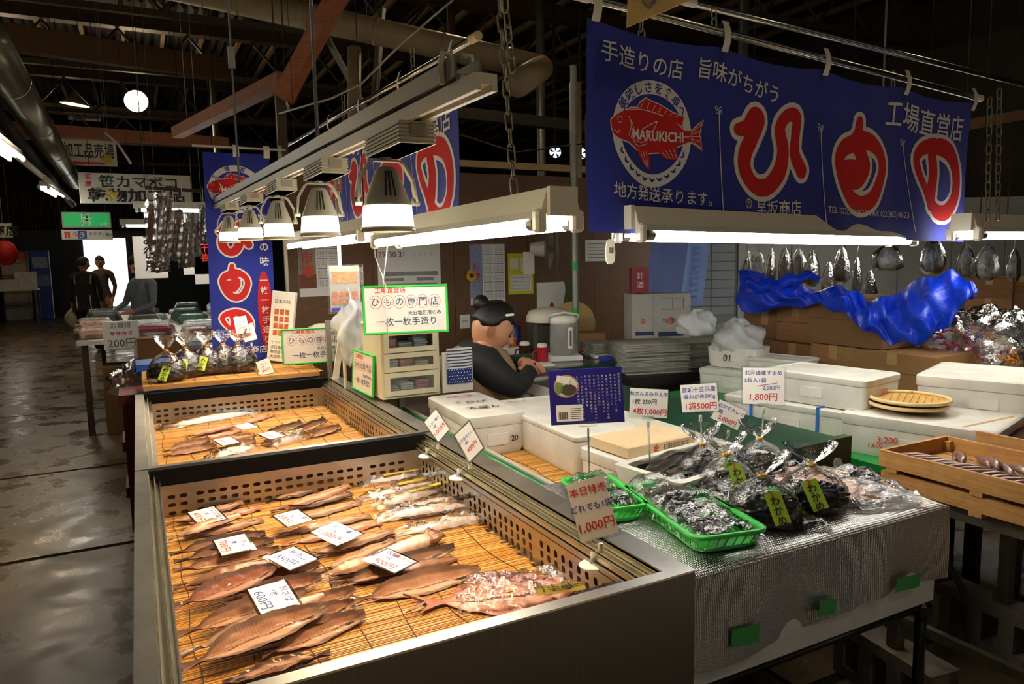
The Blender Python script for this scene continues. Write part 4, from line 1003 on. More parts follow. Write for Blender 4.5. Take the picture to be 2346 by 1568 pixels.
# ================================================================ price cards lying on the fish
def price_card(label, c, w_, h, rot, lines, z=MATZ+.05, tilt=(0, 0), laminate=.006, group='price cards lying on the fish'):
    """lines: (text, colour, y, size); rot = heading of the writing in degrees from +X"""
    p = P(*c, z=z)
    t = thing('price_card', label, 'price card', p, rot=(R(tilt[0]), R(tilt[1]), R(rot)), group=group)
    m = MB(); m.bevel_box((0, 0, 0), (w_, h, .0012), .0004); cd = m.build('card', MATS['white_card'], t)
    m = MB(); m.bb(-w_/2-laminate, w_/2+laminate, -h/2-laminate, h/2+laminate, -.0006, .0000); m.build('laminate', MATS['acrylic'], t)
    for col in ('ink_red', 'ink_blue', 'ink_black'):
        ik = Ink()
        for k, (s_, c_, x, y, sz) in enumerate(lines):
            if c_ == col: ik.text(s_, x, y, sz, rot=R(random.uniform(-3, 3)), offset=.006, skew=.06)
        ik.lay('lettering', MATS[col], t, flatmap((0, 0, 0), (1, 0, 0), (0, 1, 0)), .0012)
    return t
def L3(a, b, c, cc='ink_red', s=1): return [(a, 'ink_blue', 0, .026*s, .019*s), (b, 'ink_blue', -.012*s, .004*s, .017*s), (c, cc, 0, -.022*s, .027*s)]
price_card('white 400 yen card on the fish at the back left', (474, 1182), .096, .074, -75, L3('やさば漬け', '1枚', '400円'), tilt=(0, 8))
price_card('white 500 yen card on the left fish, with crooked blue letters', (535, 1248), .096, .078, -84, L3('いわし', '1枚', '500円', s=1.02), tilt=(0, 5))
price_card('white 500 yen card in the middle row near the back', (671, 1187), .096, .074, -76, L3('にしん漬け', '1枚', '500円'), tilt=(0, 4))
price_card('white 1,000 yen card in the middle of the near case', (771, 1222), .110, .085, -64, L3('ほっけ漬け', '1枚', '1,000円', s=1.02), tilt=(0, 4))
price_card('white 350 yen card in blue lettering in the left middle', (668, 1279), .10, .08, -66, [('秋あじ', 'ink_blue', 0, .022, .024), ('350円', 'ink_blue', 0, -.016, .03)], tilt=(0, 4))
price_card('white 600 yen card in blue lettering on the lower left fish', (627, 1369), .104, .080, -82, L3('秋さば', '1枚', '600円', 'ink_blue', 1.05), z=MATZ+.065, tilt=(0, 10))
price_card('white 900 yen card in red lettering below the squid', (896, 1285), .098, .075, -63, [('秋鯖', 'ink_blue', -.02, .026, .02), ('真ほっけ', 'ink_red', .022, .026, .016), ('1枚', 'ink_blue', -.012, .004, .017), ('900円', 'ink_red', 0, -.022, .027)], tilt=(0, 6))
for c, r_, w_, lb, tl in (((564, 977), -68, .08, 'small card on the pink fillet at the back of the far case', '八〇〇円'), ((519, 1011), -72, .09, 'card on the left middle fish of the far case', '400円'), ((622, 997), -66, .09, 'card in the middle of the far case right of a bare mat strip', '500円')):
    price_card(lb, c, w_, .07, r_, [('いか干し', 'ink_blue', 0, .02, .016), (tl, 'ink_red', 0, -.014, .022)], z=MATZ+.045, tilt=(0, 6), group='price cards lying in the far case')
# ================================================================ card stands, boards and goods around the cases
def aim(p, tilt=12, roll=0, az=None):
    """rotation whose local -Y faces the camera (or azimuth az), leaning back by tilt, rolled about its normal"""
    d = V((CAM.x-p.x, CAM.y-p.y, 0)).normalized(); a = math.atan2(d.y, d.x)+PI/2 if az is None else az
    return (Matrix.Rotation(a, 4, 'Z') @ Matrix.Rotation(R(-tilt), 4, 'X') @ Matrix.Rotation(R(roll), 4, 'Y'))
def inks(parent, lines, mapf, lift=.0012, nm='lettering', off=.008):
    for col in sorted(set(l[1] for l in lines)):
        ik = Ink()
        for s_, c_, x, y, sz in lines:
            if c_ == col: ik.text(s_, x, y, sz, offset=off, skew=.05, rot=R(random.uniform(-2, 2)))
        ik.lay(nm, MATS[col], parent, mapf, lift)
def card_stand(label, base, cpx, depth, w_, h, roll, lines, tilt=12, az=None, base_r=.03, group='price cards on clip stands', strike=False, pad=.006):
    """weighted disc, clear stem, clip, laminated card; cpx = card centre in the photo"""
    base = V(base); c = P(*cpx, d=depth)
    t = thing('price_card_stand', label, 'price card', base, group=group)
    if base_r:
        m = MB(); m.lathe([(base_r, 0), (base_r, .002), (base_r*.9, .004), (.004, .005)], (0, 0, 0), 24); m.build('foot_disc', MATS['white_paint'], t, True)
        m = MB(); m.lathe([(.006, .004), (.0045, .02), (.004, .03)], (0, 0, 0), 10); m.build('socket', MATS['milky_film'], t, True)
    rm = aim(c, tilt, roll, az); cl = c-base; up = rm.to_3x3() @ V((0, 0, 1)); rt = rm.to_3x3() @ V((1, 0, 0)); n = rm.to_3x3() @ V((0, -1, 0))
    foot = cl-up*(h/2+.004) if abs(roll) < 22 else cl-V((0, 0, 1))*(h*.5*math.cos(R(roll))+w_*.35*math.sin(R(abs(roll))))
    m = MB(); m.tube([(0, 0, .01), V((foot.x*.3, foot.y*.3, foot.z*.4)), foot-V((0, 0, .012))], .0028, 8); m.build('stem', MATS['acrylic'] if base_r else MATS['galv'], t, True)
    m = MB(); m.cyl(foot-V((0, 0, .028)), foot-V((0, 0, .008)), .0055, n=10); m.build('collar', MATS['white_paint'], t)
    rr = rm.to_3x3(); m = MB(); m.box(foot+n*.003+up*.002, (.036, .008, .012), rot=rr); m.build('clip', MATS['acrylic'], t)
    m = MB(); m.box(cl, (w_, .0012, h), rot=rr); m.build('card', MATS['white_card'], t)
    m = MB(); m.box(cl+rr @ V((0, .0002, 0)), (w_+pad*2, .0007, h+pad*2), rot=rr); m.build('laminate', MATS['acrylic'], t)
    inks(t, lines, flatmap(cl, rt, up))
    if strike:
        ik = Ink(); ik.stroke([(-.02, .000), (.045, .012)], .0008, 1, False).lay('strike_line', MATS['ink_red'], t, flatmap(cl, rt, up), .0014)
    return t
LZ = MATZ+.1006
def LL(a, b, c, s=1, c2='ink_red'): return [(a, 'ink_blue', 0, .026*s, .016*s), (b, 'ink_blue', -.014*s, .006*s, .016*s), (c, c2, 0, -.022*s, .026*s)]
card_stand('small tilted 1,000 yen card on the far white foot by the right tracks', P(978, 1046, z=LZ), (1001, 976), 2.30, .062, .082, -30, LL('いか一夜干', '1袋', '1,000円', .7), az=R(20))
card_stand('small tilted 400 yen card on the middle white foot by the right tracks', P(1050, 1096, z=LZ), (1075, 1013), 2.08, .068, .09, -24, LL('北海秋干カレイ', '1枚', '400円', .72), az=R(20))
card_stand('large 1,000 yen special card on the nearest white foot', P(1357, 1296, z=LZ), (1357, 1166), 1.50, .082, .122, -13, [('本日特売', 'ink_red', 0, .040, .0195), ('どれでも1袋', 'ink_blue', 0, .006, .0165), ('1,000円', 'ink_red', 0, -.034, .0255)], az=R(-24))
TZ = .80
def tb(px, py): return P(px, py, z=TZ+.02)
card_stand('white card for four at 1,000 yen beside the dark blue product board', tb(1490, 1092), (1486, 924), 2.22, .115, .088, 2, [('秋さんまみりん干', 'ink_blue', 0, .028, .0145), ('1枚 250円', 'ink_black', -.012, .004, .018), ('4枚1,000円', 'ink_red', .004, -.026, .022)], base_r=0, group='price cards standing on the silver table', tilt=6)
card_stand('white card reading 500 yen a bag, in the middle of the silver table', tb(1610, 1072), (1602, 912), 2.35, .115, .09, -5, [('宮城十三浜産', 'ink_blue', 0, .028, .018), ('塩わかめ200g', 'ink_blue', 0, .004, .017), ('1袋500円', 'ink_red', .004, -.026, .026)], base_r=0, group='price cards standing on the silver table', tilt=6)
card_stand('small skewed card reading 2,000 yen, lower right of the 500 yen card', P(1655, 1050, z=TZ+.02), (1669, 951), 2.42, .094, .07, 24, [('近海干カレイ', 'ink_blue', 0, .02, .015), ('1箱', 'ink_blue', -.03, .0, .016), ('2,000円', 'ink_red', .004, -.02, .02)], base_r=0, group='price cards standing on the silver table', tilt=6)
card_stand('tall white card with 2,000 yen struck out and 1,800 yen below', tb(1745, 1035), (1749, 885), 2.48, .135, .125, -1, [('北海道産するめ', 'ink_blue', 0, .046, .0175), ('5枚入1袋', 'ink_blue', -.026, .02, .018), ('2,000円', 'ink_blue', .026, -.006, .018), ('1,800円', 'ink_red', 0, -.038, .030)], base_r=0, group='price cards standing on the silver table', strike=True, tilt=6)
def product_board():
    b = P(1350, 1092, z=TZ+.02); c = P(1343, 908, d=2.02); t = thing('product_board', 'dark blue product board with seaweed picture and white vertical text', 'sign', b)
    rm = aim(c, 6, -3).to_3x3(); cl = c-b; w_, h = .205, .155; rt, up = rm @ V((1, 0, 0)), rm @ V((0, 0, 1))
    m = MB(); m.bevel_box(cl, (w_, .0025, h), .001, rot=rm); m.build('board', M('board_navy', '#2a2476', .3, 0, .06), t)
    f = flatmap(cl, rt, up)
    m = MB(); m.tube([(0, 0, 0), cl-up*(h/2+.012)], .0028, 8); m.build('stem', MATS['galv'], t)
    m = MB(); m.box(cl-up*(h/2), (.05, .012, .014), rot=rm); m.build('clip', MATS['acrylic'], t)
    ik = Ink()
    for k in range(11):
        x = .093-.0115*k
        if k == 0: ik.vtext('かわらかでみずみずし', x, .022, .0078, .0080)
        else:
            n_ = 14-(k % 3)*2; ik.vtext(('そのまま食べてもおいしく味付けも簡単です磯の香り')[k:k+n_], x, .064-n_*.0049, .0066, .0090)
    ik.lay('lettering', MATS['white_card'], t, f, .0018)
    ik = Ink(); ik.rect(-.086, -.012, -.068, -.022); ik.lay('white_label', MATS['white_card'], t, f, .0018)
    ik = Ink()
    for k in range(12): ik.rect(-.08+k*.0022, -.0789+k*.0022+(.0006 if k % 3 else .0), -.062, -.042)
    for k in range(6): ik.rect(-.046, -.018, -.034-k*.0055, -.0325-k*.0055)
    ik.lay('barcode', MATS['ink_black'], t, f, .0022)
    for nm, col, pts in (('dish_rim', '#b98d55', None), ('dish', '#d9cfc0', None)):
        ik = Ink(); ik.disc(-.054, .030, .035 if nm == 'dish_rim' else .031, .032 if nm == 'dish_rim' else .028, 24); ik.lay(nm, M('pr_'+nm, col, .6), t, f, .0018 if nm == 'dish_rim' else .0022)
    ik = Ink(); ik.disc(-.048, .020, .023, .016, 14); ik.lay('seaweed_picture', M('pr_weed', '#4a3b30', .6, 0, .3, 200), t, f, .0026)
    ik = Ink(); ik.disc(-.074, .028, .012, .018, 9); ik.lay('leaf_picture', M('pr_leaf', '#6f8a3c', .6, 0, .3, 200), t, f, .0026)
    ik = Ink(); ik.poly([(-.078, .062), (-.04, .056), (-.046, .034), (-.082, .044)]); ik.lay('packet_picture', M('pr_pack', '#e3dcd6', .6, 0, .1, 100), t, f, .003)
product_board()
# ---------------------------------------------------------------- green framed hand-lettered boards
def green_board(label, c, w_, h, rm, hang=None):
    t = thing('shop_board', label, 'sign', c); rt, up = rm @ V((1, 0, 0)), rm @ V((0, 0, 1))
    m = MB(); m.box((0, 0, 0), (w_-.01, .004, h-.01), rot=rm); m.build('panel', M('board_white', '#dcd6ca', .4, 0, .02), t)
    b = .0095
    for x, z, sx, sz in ((0, h/2-b/2, w_, b), (0, -h/2+b/2, w_, b), (-w_/2+b/2, 0, b, h-2*b), (w_/2-b/2, 0, b, h-2*b)):
        m = MB(); m.bevel_box(rm @ V((x, 0, z)), (sx, .012, sz), .003, rot=rm); m.build('frame_strip', MATS['green_frame'], t)
    f = flatmap(rm @ V((0, -.002, 0)), rt, up); k = w_/.33
    ik = Ink(); ik.text('工場直営店', -.058*k, .075*k, .024*k, offset=.01)
    for q in range(6):
        x = (-.115+.0455*q)*k; ik.ring(x, .030*k, .0215*k, .0228*k, 22, ky=1.15)
    ik.lay('red_lettering', MATS['ink_red'], t, f, .001)
    ik = Ink()
    for q, ch in enumerate('ひもの専門店'): ik.text(ch, (-.115+.0455*q)*k, .030*k, .036*k, offset=.004)
    ik.text('天日塩使用のみ', .072*k, -.014*k, .0185*k, offset=.012); ik.text('一枚一枚手造り', 0, -.046*k, .034*k, offset=.006)
    ik.lay('blue_lettering', M('ink_navy', '#2c3f63', .6, 0, 0), t, f, .001)
    return t
p = P(930, 709, Y=2.72); hb = green_board('green framed board hanging on cords above the drawer unit', p, .335, .192, aim(p, 4, 0, R(-14)).to_3x3())
def cord(label, pts, r=.0022, mat='tape_white', nm='cord', cat='cord', group=None):
    o = thing(nm, label, cat, pts[0], group=group); m = MB(); m.tube(pts, r, 6); m.build('strand', MATS[mat], o, True, world=True); return o
k0 = P(876, 632, Y=2.70)
cord('knotted pale cord from the two fixtures down to the green framed board', [V((FX, 2.84, 1.585)), (V((FX, 2.84, 1.585))+k0)/2+V((-.01, 0, -.01)), k0, k0+V((.004, 0, -.03)), p+V((-.09, -.004, .088))])
cord('second pale cord from the near fixture to the green framed board', [V((FX, 2.66, 1.545)), k0+V((.01, 0, .02)), k0+V((0, -.003, -.02)), p+V((-.085, -.018, .10)), p+V((-.088, -.02, -.02)), p+V((-.085, -.02, -.085))])
b2 = V((.915, 3.315, .86+.098)); green_board('small green framed board leaning on the side of the drawer unit', b2, .31, .195, Matrix.Rotation(R(-88), 3, 'Z') @ Matrix.Rotation(R(-4), 3, 'X'))
b3 = P(722, 792, Y=4.10); green_board('green framed board behind the steel frame at the far end', b3, .36, .20, Matrix.Rotation(R(-8), 3, 'Z') @ Matrix.Rotation(R(-5), 3, 'X'))
# ---------------------------------------------------------------- plastic drawer unit on the case rim
def drawer_unit():
    x0, y0, z0 = .935, 3.075, .862; W_, D, H_ = .275, .30, .315
    t = thing('drawer_unit', 'cream plastic drawer unit with three dark clear drawers', 'drawers', (x0, y0, z0))
    cr = M('drawer_cream', '#cfc8a8', .4, 0, .03)
    m = MB(); m.bb(0, W_, 0, .02, 0, .02)
    m = MB(); m.bb(0, .012, .01, D, 0, H_); m.build('side_wall', cr, t); m = MB(); m.bb(W_-.012, W_, .01, D, 0, H_); m.build('side_wall', cr, t)
    m = MB(); m.bb(.012, W_-.012, D-.01, D, 0, H_); m.build('back_wall', cr, t)
    m = MB(); m.bevel_box((W_/2, D/2, H_+.009), (W_+.012, D+.01, .018), .005); m.build('top_board', cr, t)
    m = MB(); m.bb(.012, W_-.012, .01, D-.01, 0, .012); m.build('bottom_board', cr, t)
    hs = [(.014, .118), (.122, .205), (.209, .308)]
    for k, (a, b) in enumerate(hs):
        d = MB(); fr = .022
        d.bb(.012, W_-.012, -.004, .012, a, a+fr); d.bb(.012, W_-.012, -.004, .012, b-fr, b); d.bb(.012, .012+fr, -.004, .012, a+fr, b-fr); d.bb(W_-.012-fr, W_-.012, -.004, .012, a+fr, b-fr)
        dr = d.build('drawer', cr, t)
        m = MB(); m.bb(.012+fr, W_-.012-fr, .002, .004, a+fr, b-fr); m.build('window', M('smoke_window', '#4c4f4a', .15, 0, .1, 12), dr) if k == 9 else m.build('window', MATS['acrylic'], dr)
        m = MB(); m.bb(.016, W_-.016, .014, D-.02, a+.004, a+.008); m.bb(.016, W_-.016, D-.04, D-.03, a+.008, b-.01); m.build('drawer_tray', M('tray_smoke', '#3d3f3b', .5), dr)
        for q in range(3):
            m = MB(); x = .05+q*.072
            for s_ in range(3+(q+k) % 3): m.bevel_box((x+random.uniform(-.003, .003), .07, a+.014+s_*.0105), (.062, .09, .009), .002)
            pm = m.build('paper_stack', M(('ps_a', 'ps_b', 'ps_c')[(q+k) % 3], ('#b9bdc4', '#aab0b8', '#b56a78')[(q+k) % 3 if k == 0 else 0], .7), dr); pm['kind'] = 'stuff'
    return t
drawer_unit()
def splash_board():
    c = P(1037, 870, z=.95); t = thing('board', 'plain white board beside the drawer unit with a towel over it', 'board', (1.225, 3.09, .862))
    m = MB(); m.bevel_box((.075, 0, .095), (.155, .012, .19), .003); m.build('panel', M('board_white', '#f0ebe0', .3), t)
    q = thing('towel', 'folded towel, navy with white dots below and stripes above', 'towel', (1.3, 3.08, .90))
    W_ = .125; x0, z0 = 1.245, .905
    def f(a, b): return V((x0+a*W_, 3.076-.004*math.sin(a*9+b*4)-.006*abs(math.sin(a*3)), z0+b*.165))
    for nm, a, b, col in (('dotted_half', 0, .42, '#20306e'), ('striped_half', .42, 1, '#d8d8d6')):
        m = MB(); m.grid(lambda u, v: f(u, a+(b-a)*v), 14, 8); m.grid(lambda u, v: f(1-u, a+(b-a)*v)+V((0, .004, 0)), 14, 8); m.build(nm, M('tw_'+nm, col, .9, 0, .05), q, True, world=True)
    mp = lambda x, y, l: f(x, y)+V((0, -l, 0))-q.location
    ik = Ink()
    for i in range(9):
        for j in range(5): ik.disc(.06+.108*i+(.054 if j % 2 else 0), .05+.085*j, .020, .015, 8)
    ik.lay('dots', MATS['white_card'], q, mp, .0015)
    ik = Ink()
    for j in range(6): ik.rect(0, 1, .47+.088*j, .505+.088*j, 10)
    ik.lay('stripes', M('tw_navy', '#39415f', .9), q, mp, .0015)
splash_board()
# ---------------------------------------------------------------- bags of seaweed
def seaweed_bag(label, p, w_=.16, h=.20, group='', dark='#1d1a14', tag_=None, seed=0, lean=0, rz=0, tie='tie_gold', flare=1.0, text='わかめ', mat='film'):
    """standing clear bag: lumpy contents, gathered neck, flared mouth, paper label"""
    rnd = random.Random(seed); t = thing('seaweed_bag', label, 'bag', p, rz, group=group)
    n = 18
    def ring(rx, ry, z, k, jit): return [(rx*math.cos(2*PI*i/n)*(1+jit*math.sin(i*2.7+k*1.3+seed)), ry*math.sin(2*PI*i/n)*(1+jit*math.cos(i*3.1+k+seed))+lean*z, z) for i in range(n)]
    hb = h*.44; rx, ry = w_*.56, w_*.36
    ph = rnd.uniform(0, 6)
    def lump(u, v):
        th, q = 2*PI*u, PI*v; k = .88*(1+.13*math.sin(5*th+7*q+ph)+.10*math.sin(9*th-11*q+2*ph)+.07*math.sin(17*th+19*q)); return V((rx*k*math.sin(q)**.8*math.cos(th), ry*k*math.sin(q)**.8*math.sin(th), hb*(.5+.47*math.cos(q)*k)))
    m = MB(); m.grid(lump, 40, 22); m.build('contents', M('weed_'+dark[1:], dark, .3, 0, .6, 60, 1, 70, coat=.4), t, True)
    m = MB(); m.loft([ring(rx*a, ry*b, h*z, k+seed, .07) for k, (a, b, z) in enumerate(((.70, .75, .0), (1.0, 1.05, .06), (1.02, 1.08, .2), (.95, 1, .36), (.7, .78, .5), (.36, .42, .60), (.10, .16, .66), (.08, .12, .69), (.25*flare, .3, .76), (.5*flare, .5, .88), (.62*flare, .55, 1.0)))], caps=False); m.build('bag', MATS[mat], t, True)
    m = MB(); m.lathe([(rx*.13, h*.655), (rx*.16, h*.665), (rx*.13, h*.69)], (0, lean*h*.67, 0), 10); m.build('tie', M('tie_gold', '#c98f24', .3, .6, .1), t)
    if tag_:
        lx, lz, ltilt = tag_; rm = Matrix.Rotation(R(ltilt), 3, 'Y') @ Matrix.Rotation(R(-28), 3, 'X')
        c = V((lx, -ry*1.06, lz)); m = MB(); m.box(c, (.040, .0012, .078), rot=rm); lb = m.build('label', M('label_lime', '#a9c92f', .4, 0, .06), t)
        ik = Ink(); ik.vtext(text, 0, -.006, .024, .0235, offset=.02); ik.lay('lettering', MATS['ink_black'], lb, flatmap(c+rm @ V((0, -.0006, 0)), rm @ V((1, 0, 0)), rm @ V((0, 0, 1))), .001)
        ik = Ink(); ik.vtext('三陸産', 0, .032, .008, .0065, offset=.02); ik.lay('red_lettering', MATS['ink_red'], lb, flatmap(c+rm @ V((0, -.0006, 0)), rm @ V((1, 0, 0)), rm @ V((0, 0, 1))), .001)
    return t
# shelf behind the far case with brown seaweed bags
def far_shelf():
    z = .885; a = V((.0, 4.0, 0)); t = thing('shelf_board', 'thin wooden shelf board topped with bamboo behind the far case', 'shelf', (.4, 4.28, z-.03))
    m = MB(); m.bb(-.01, .86, 4.0, 4.56, z-.03, z-.008); m.build('plank', MATS['crate_wood'], t, world=True)
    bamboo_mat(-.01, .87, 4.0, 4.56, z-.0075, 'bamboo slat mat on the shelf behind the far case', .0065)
    q = thing('storage_crate', 'blue plastic crate carrying the shelf behind the far case', 'crate', (.42, 4.3, 0))
    bl = M('crate_blue', '#1d4f9e', .4, 0, .08); m = MB(); m.bb(.02, .84, 4.04, 4.06, .0, .850); m.bb(.02, .84, 4.52, 4.54, 0, .850); m.bb(.02, .04, 4.06, 4.52, 0, .850); m.bb(.82, .84, 4.06, 4.52, 0, .850); m.bb(.04, .82, 4.06, 4.52, 0, .02); m.build('crate_walls', bl, q, world=True)
    m = MB(); m.bb(.0, .86, 4.02, 4.035, .80, .853); m.build('crate_rim', bl, q, world=True)
    zz = z-.002; g = 'brown seaweed bags on the shelf behind the far case'
    sp = [((385, 878), -12, (.0, .05, 20), 'leftmost brown seaweed bag on the shelf, lime label facing front'), ((432, 868), 8, (-.03, .07, 14), 'second brown seaweed bag from the left on the shelf'), ((478, 862), -6, (-.02, .07, 18), 'third brown seaweed bag from the left on the shelf'), ((520, 858), 10, None, 'fourth brown seaweed bag from the left on the shelf'), ((553, 856), 0, None, 'rightmost brown seaweed bag on the shelf, half behind another')]
    for k, (px, rz, tg, lb) in enumerate(sp):
        p = P(*px, z=zz); p.y += .06; seaweed_bag(lb, (p.x, min(p.y, 4.46), zz), .165, .235, g, '#3a2a20', tg, k+3, rz=R(rz), lean=.12)
    c = P(605, 845, Y=4.05); card_stand('small tilted pink-lettered card on the far shelf', (c.x+.0, 4.06, zz), (607, 842), P(607, 842, Y=4.06).dot(FWD)-CAM.dot(FWD), .07, .085, -18, LL('めかぶ', '1袋', '500円', .75), az=R(-10), base_r=.03, group='price cards near the far shelf')
    for px, py, r_, lb in ((553, 745, -8, 'grey price card on a tall stem before the narrow banner'), (570, 762, -12, 'pinkish price card on a tall stem before the narrow banner')):
        q_ = P(px+6, 830, Y=4.40); card_stand(lb, (q_.x, 4.40, zz), (px, py), P(px, py, Y=4.40).dot(FWD)-CAM.dot(FWD), .07, .10, r_, LL('わかめ', '1袋', '500円', .7), az=R(-10), base_r=.03, group='price cards near the far shelf')
    # leaning picture panel
    b = P(640, 835, Y=4.45); t2 = thing('picture_panel', 'white standing panel with a food flyer beside the narrow banner', 'panel', (b.x, 4.45, zz))
    rm = Matrix.Rotation(R(-38), 3, 'Z') @ Matrix.Rotation(R(-5), 3, 'X') @ Matrix.Rotation(R(6), 3, 'Y'); h = .42; w_ = .15
    m = MB(); m.bevel_box(rm @ V((0, 0, h/2))+V((0, 0, .008)), (w_, .03, h), .003, rot=rm); m.build('board', MATS['white_paint'], t2)
    f = flatmap(rm @ V((0, -.015, h/2))+V((0, 0, .008)), rm @ V((1, 0, 0)), rm @ V((0, 0, 1)))
    ik = Ink(); ik.rect(-.058, .058, -.07, .18); ik.lay('flyer', M('flyer_cream', '#e9dfd0', .6), t2, f, .001)
    ik = Ink()
    for i in range(3):
        for j in range(4): ik.rect(-.048+.034*i, -.02+.034*i, -.055+.042*j, -.022+.042*j)
    ik.lay('flyer_pictures', M('flyer_food', '#b5633a', .6, 0, .5, 90), t2, f, .002)
    ik = Ink(); ik.text('日本の味', 0, .15, .026); 
    for k, s_ in enumerate(('てづくりの', '天日塩使用', '無添加干物', '大好評です')): ik.text(s_, 0, -.095-.028*k, .022)
    ik.lay('lettering', MATS['ink_black'], t2, f, .002)
far_shelf()
def steel_frame():
    t = thing('glass_screen', 'upright steel framed glass screen at the far right corner of the far case', 'screen', (.93, 3.98, 0))
    for a, b, c, d in ((.90, .925, 3.97, 3.995), (1.16, 1.185, 3.97, 3.995)):
        m = MB(); m.bb(a, b, c, d, 0, 1.16 if a < 1 else 1.10); m.build('post', MATS['steel'], t, world=True)
    m = MB(); m.bb(.925, 1.16, 3.972, 3.99, 1.08, 1.10); m.build('top_bar', MATS['steel'], t, world=True)
    m = MB(); m.bb(.925, 1.16, 3.978, 3.984, .2, 1.08); m.build('glass_pane', MATS['acrylic'], t, world=True)
    q = thing('white_post', 'slanting white plastic post at the corner of the far case', 'post', (.87, 3.86, RIM))
    m = MB(); a = P(768, 873, Y=3.86); b = P(790, 712, Y=3.9); m.loft([[a+V(o) for o in ((-.016, -.006, 0), (.016, -.006, 0), (.016, .006, 0), (-.016, .006, 0))], [b+V(o) for o in ((-.016, -.006, 0), (.016, -.006, 0), (.016, .006, 0), (-.016, .006, 0))]]); m.build('post', MATS['cream'], q, world=True)
steel_frame()
def hanging_flyers():
    p = P(790, 662, Y=3.55); t = thing('flyer_pack', 'plastic sleeve of food flyers hanging above the white bag', 'flyers', p)
    rm = Matrix.Rotation(R(-10), 3, 'Z'); w_, h = .145, .225
    m = MB(); m.box((0, 0, 0), (w_, .03, h), rot=rm); m.build('flyer_stack', MATS['paper'], t)
    m = MB(); m.box((.004, 0, 0), (w_+.03, .036, h+.012), rot=rm); m.build('sleeve', MATS['film'], t)
    f = flatmap(rm @ V((0, -.019, 0)), rm @ V((1, 0, 0)), V((0, 0, 1)))
    for nm, col, a in (('fish_photo', '#b3895f', (-.06, .06, .03, .080)), ('top_photo', '#c9b79b', (-.068, .068, .085, .108)), ('blue_footer', '#3a4aa8', (-.07, .07, -.11, -.092))):
        ik = Ink(); ik.rect(*a); ik.lay(nm, M('fl_'+nm, col, .5, 0, .35, 60), t, f, .0006)
    ik = Ink()
    for i in range(4):
        for j in range(2): ik.rect(-.062+.032*i, -.036+.032*i, -.04-.034*j, -.014-.034*j)
    ik.lay('small_photos', M('fl_small', '#c07a5a', .5, 0, .4, 80), t, f, .0006)
    pole_ = thing('support_pole', 'thin white pole behind the hanging flyers', 'pole', (p.x-.01, p.y+.03, .0)); m = MB(); m.cyl((p.x-.01, p.y+.035, .0), (p.x-.01, p.y+.035, 1.9), .009, n=10); m.build('pole', MATS['cream'], pole_, True, world=True)
    q = P(805, 750, Y=3.5); t = thing('plastic_bag', 'white translucent plastic bag hanging below the flyers', 'bag', q); rnd = random.Random(4)
    def f2(u, v):
        a = 2*PI*u; r_ = (.02+.07*math.sin(PI*min(1, v*.9+.05))**.8)*(1+.28*math.sin(a*4+v*9)+.14*math.sin(a*9-v*14)); return V((r_*math.cos(a)*.9+.02*v+.015*math.sin(v*11), r_*math.sin(a)*.5, .12-.30*v+.02*math.sin(a*3)))
    m = MB(); m.grid(f2, 28, 14); m.build('film', MATS['milky_film'], t, True)
    m = MB(); m.tube([(0, 0, .11), (.005, .01, .15), (.0, .03, .19)], .004, 6); m.build('handle', MATS['milky_film'], t)
hanging_flyers()
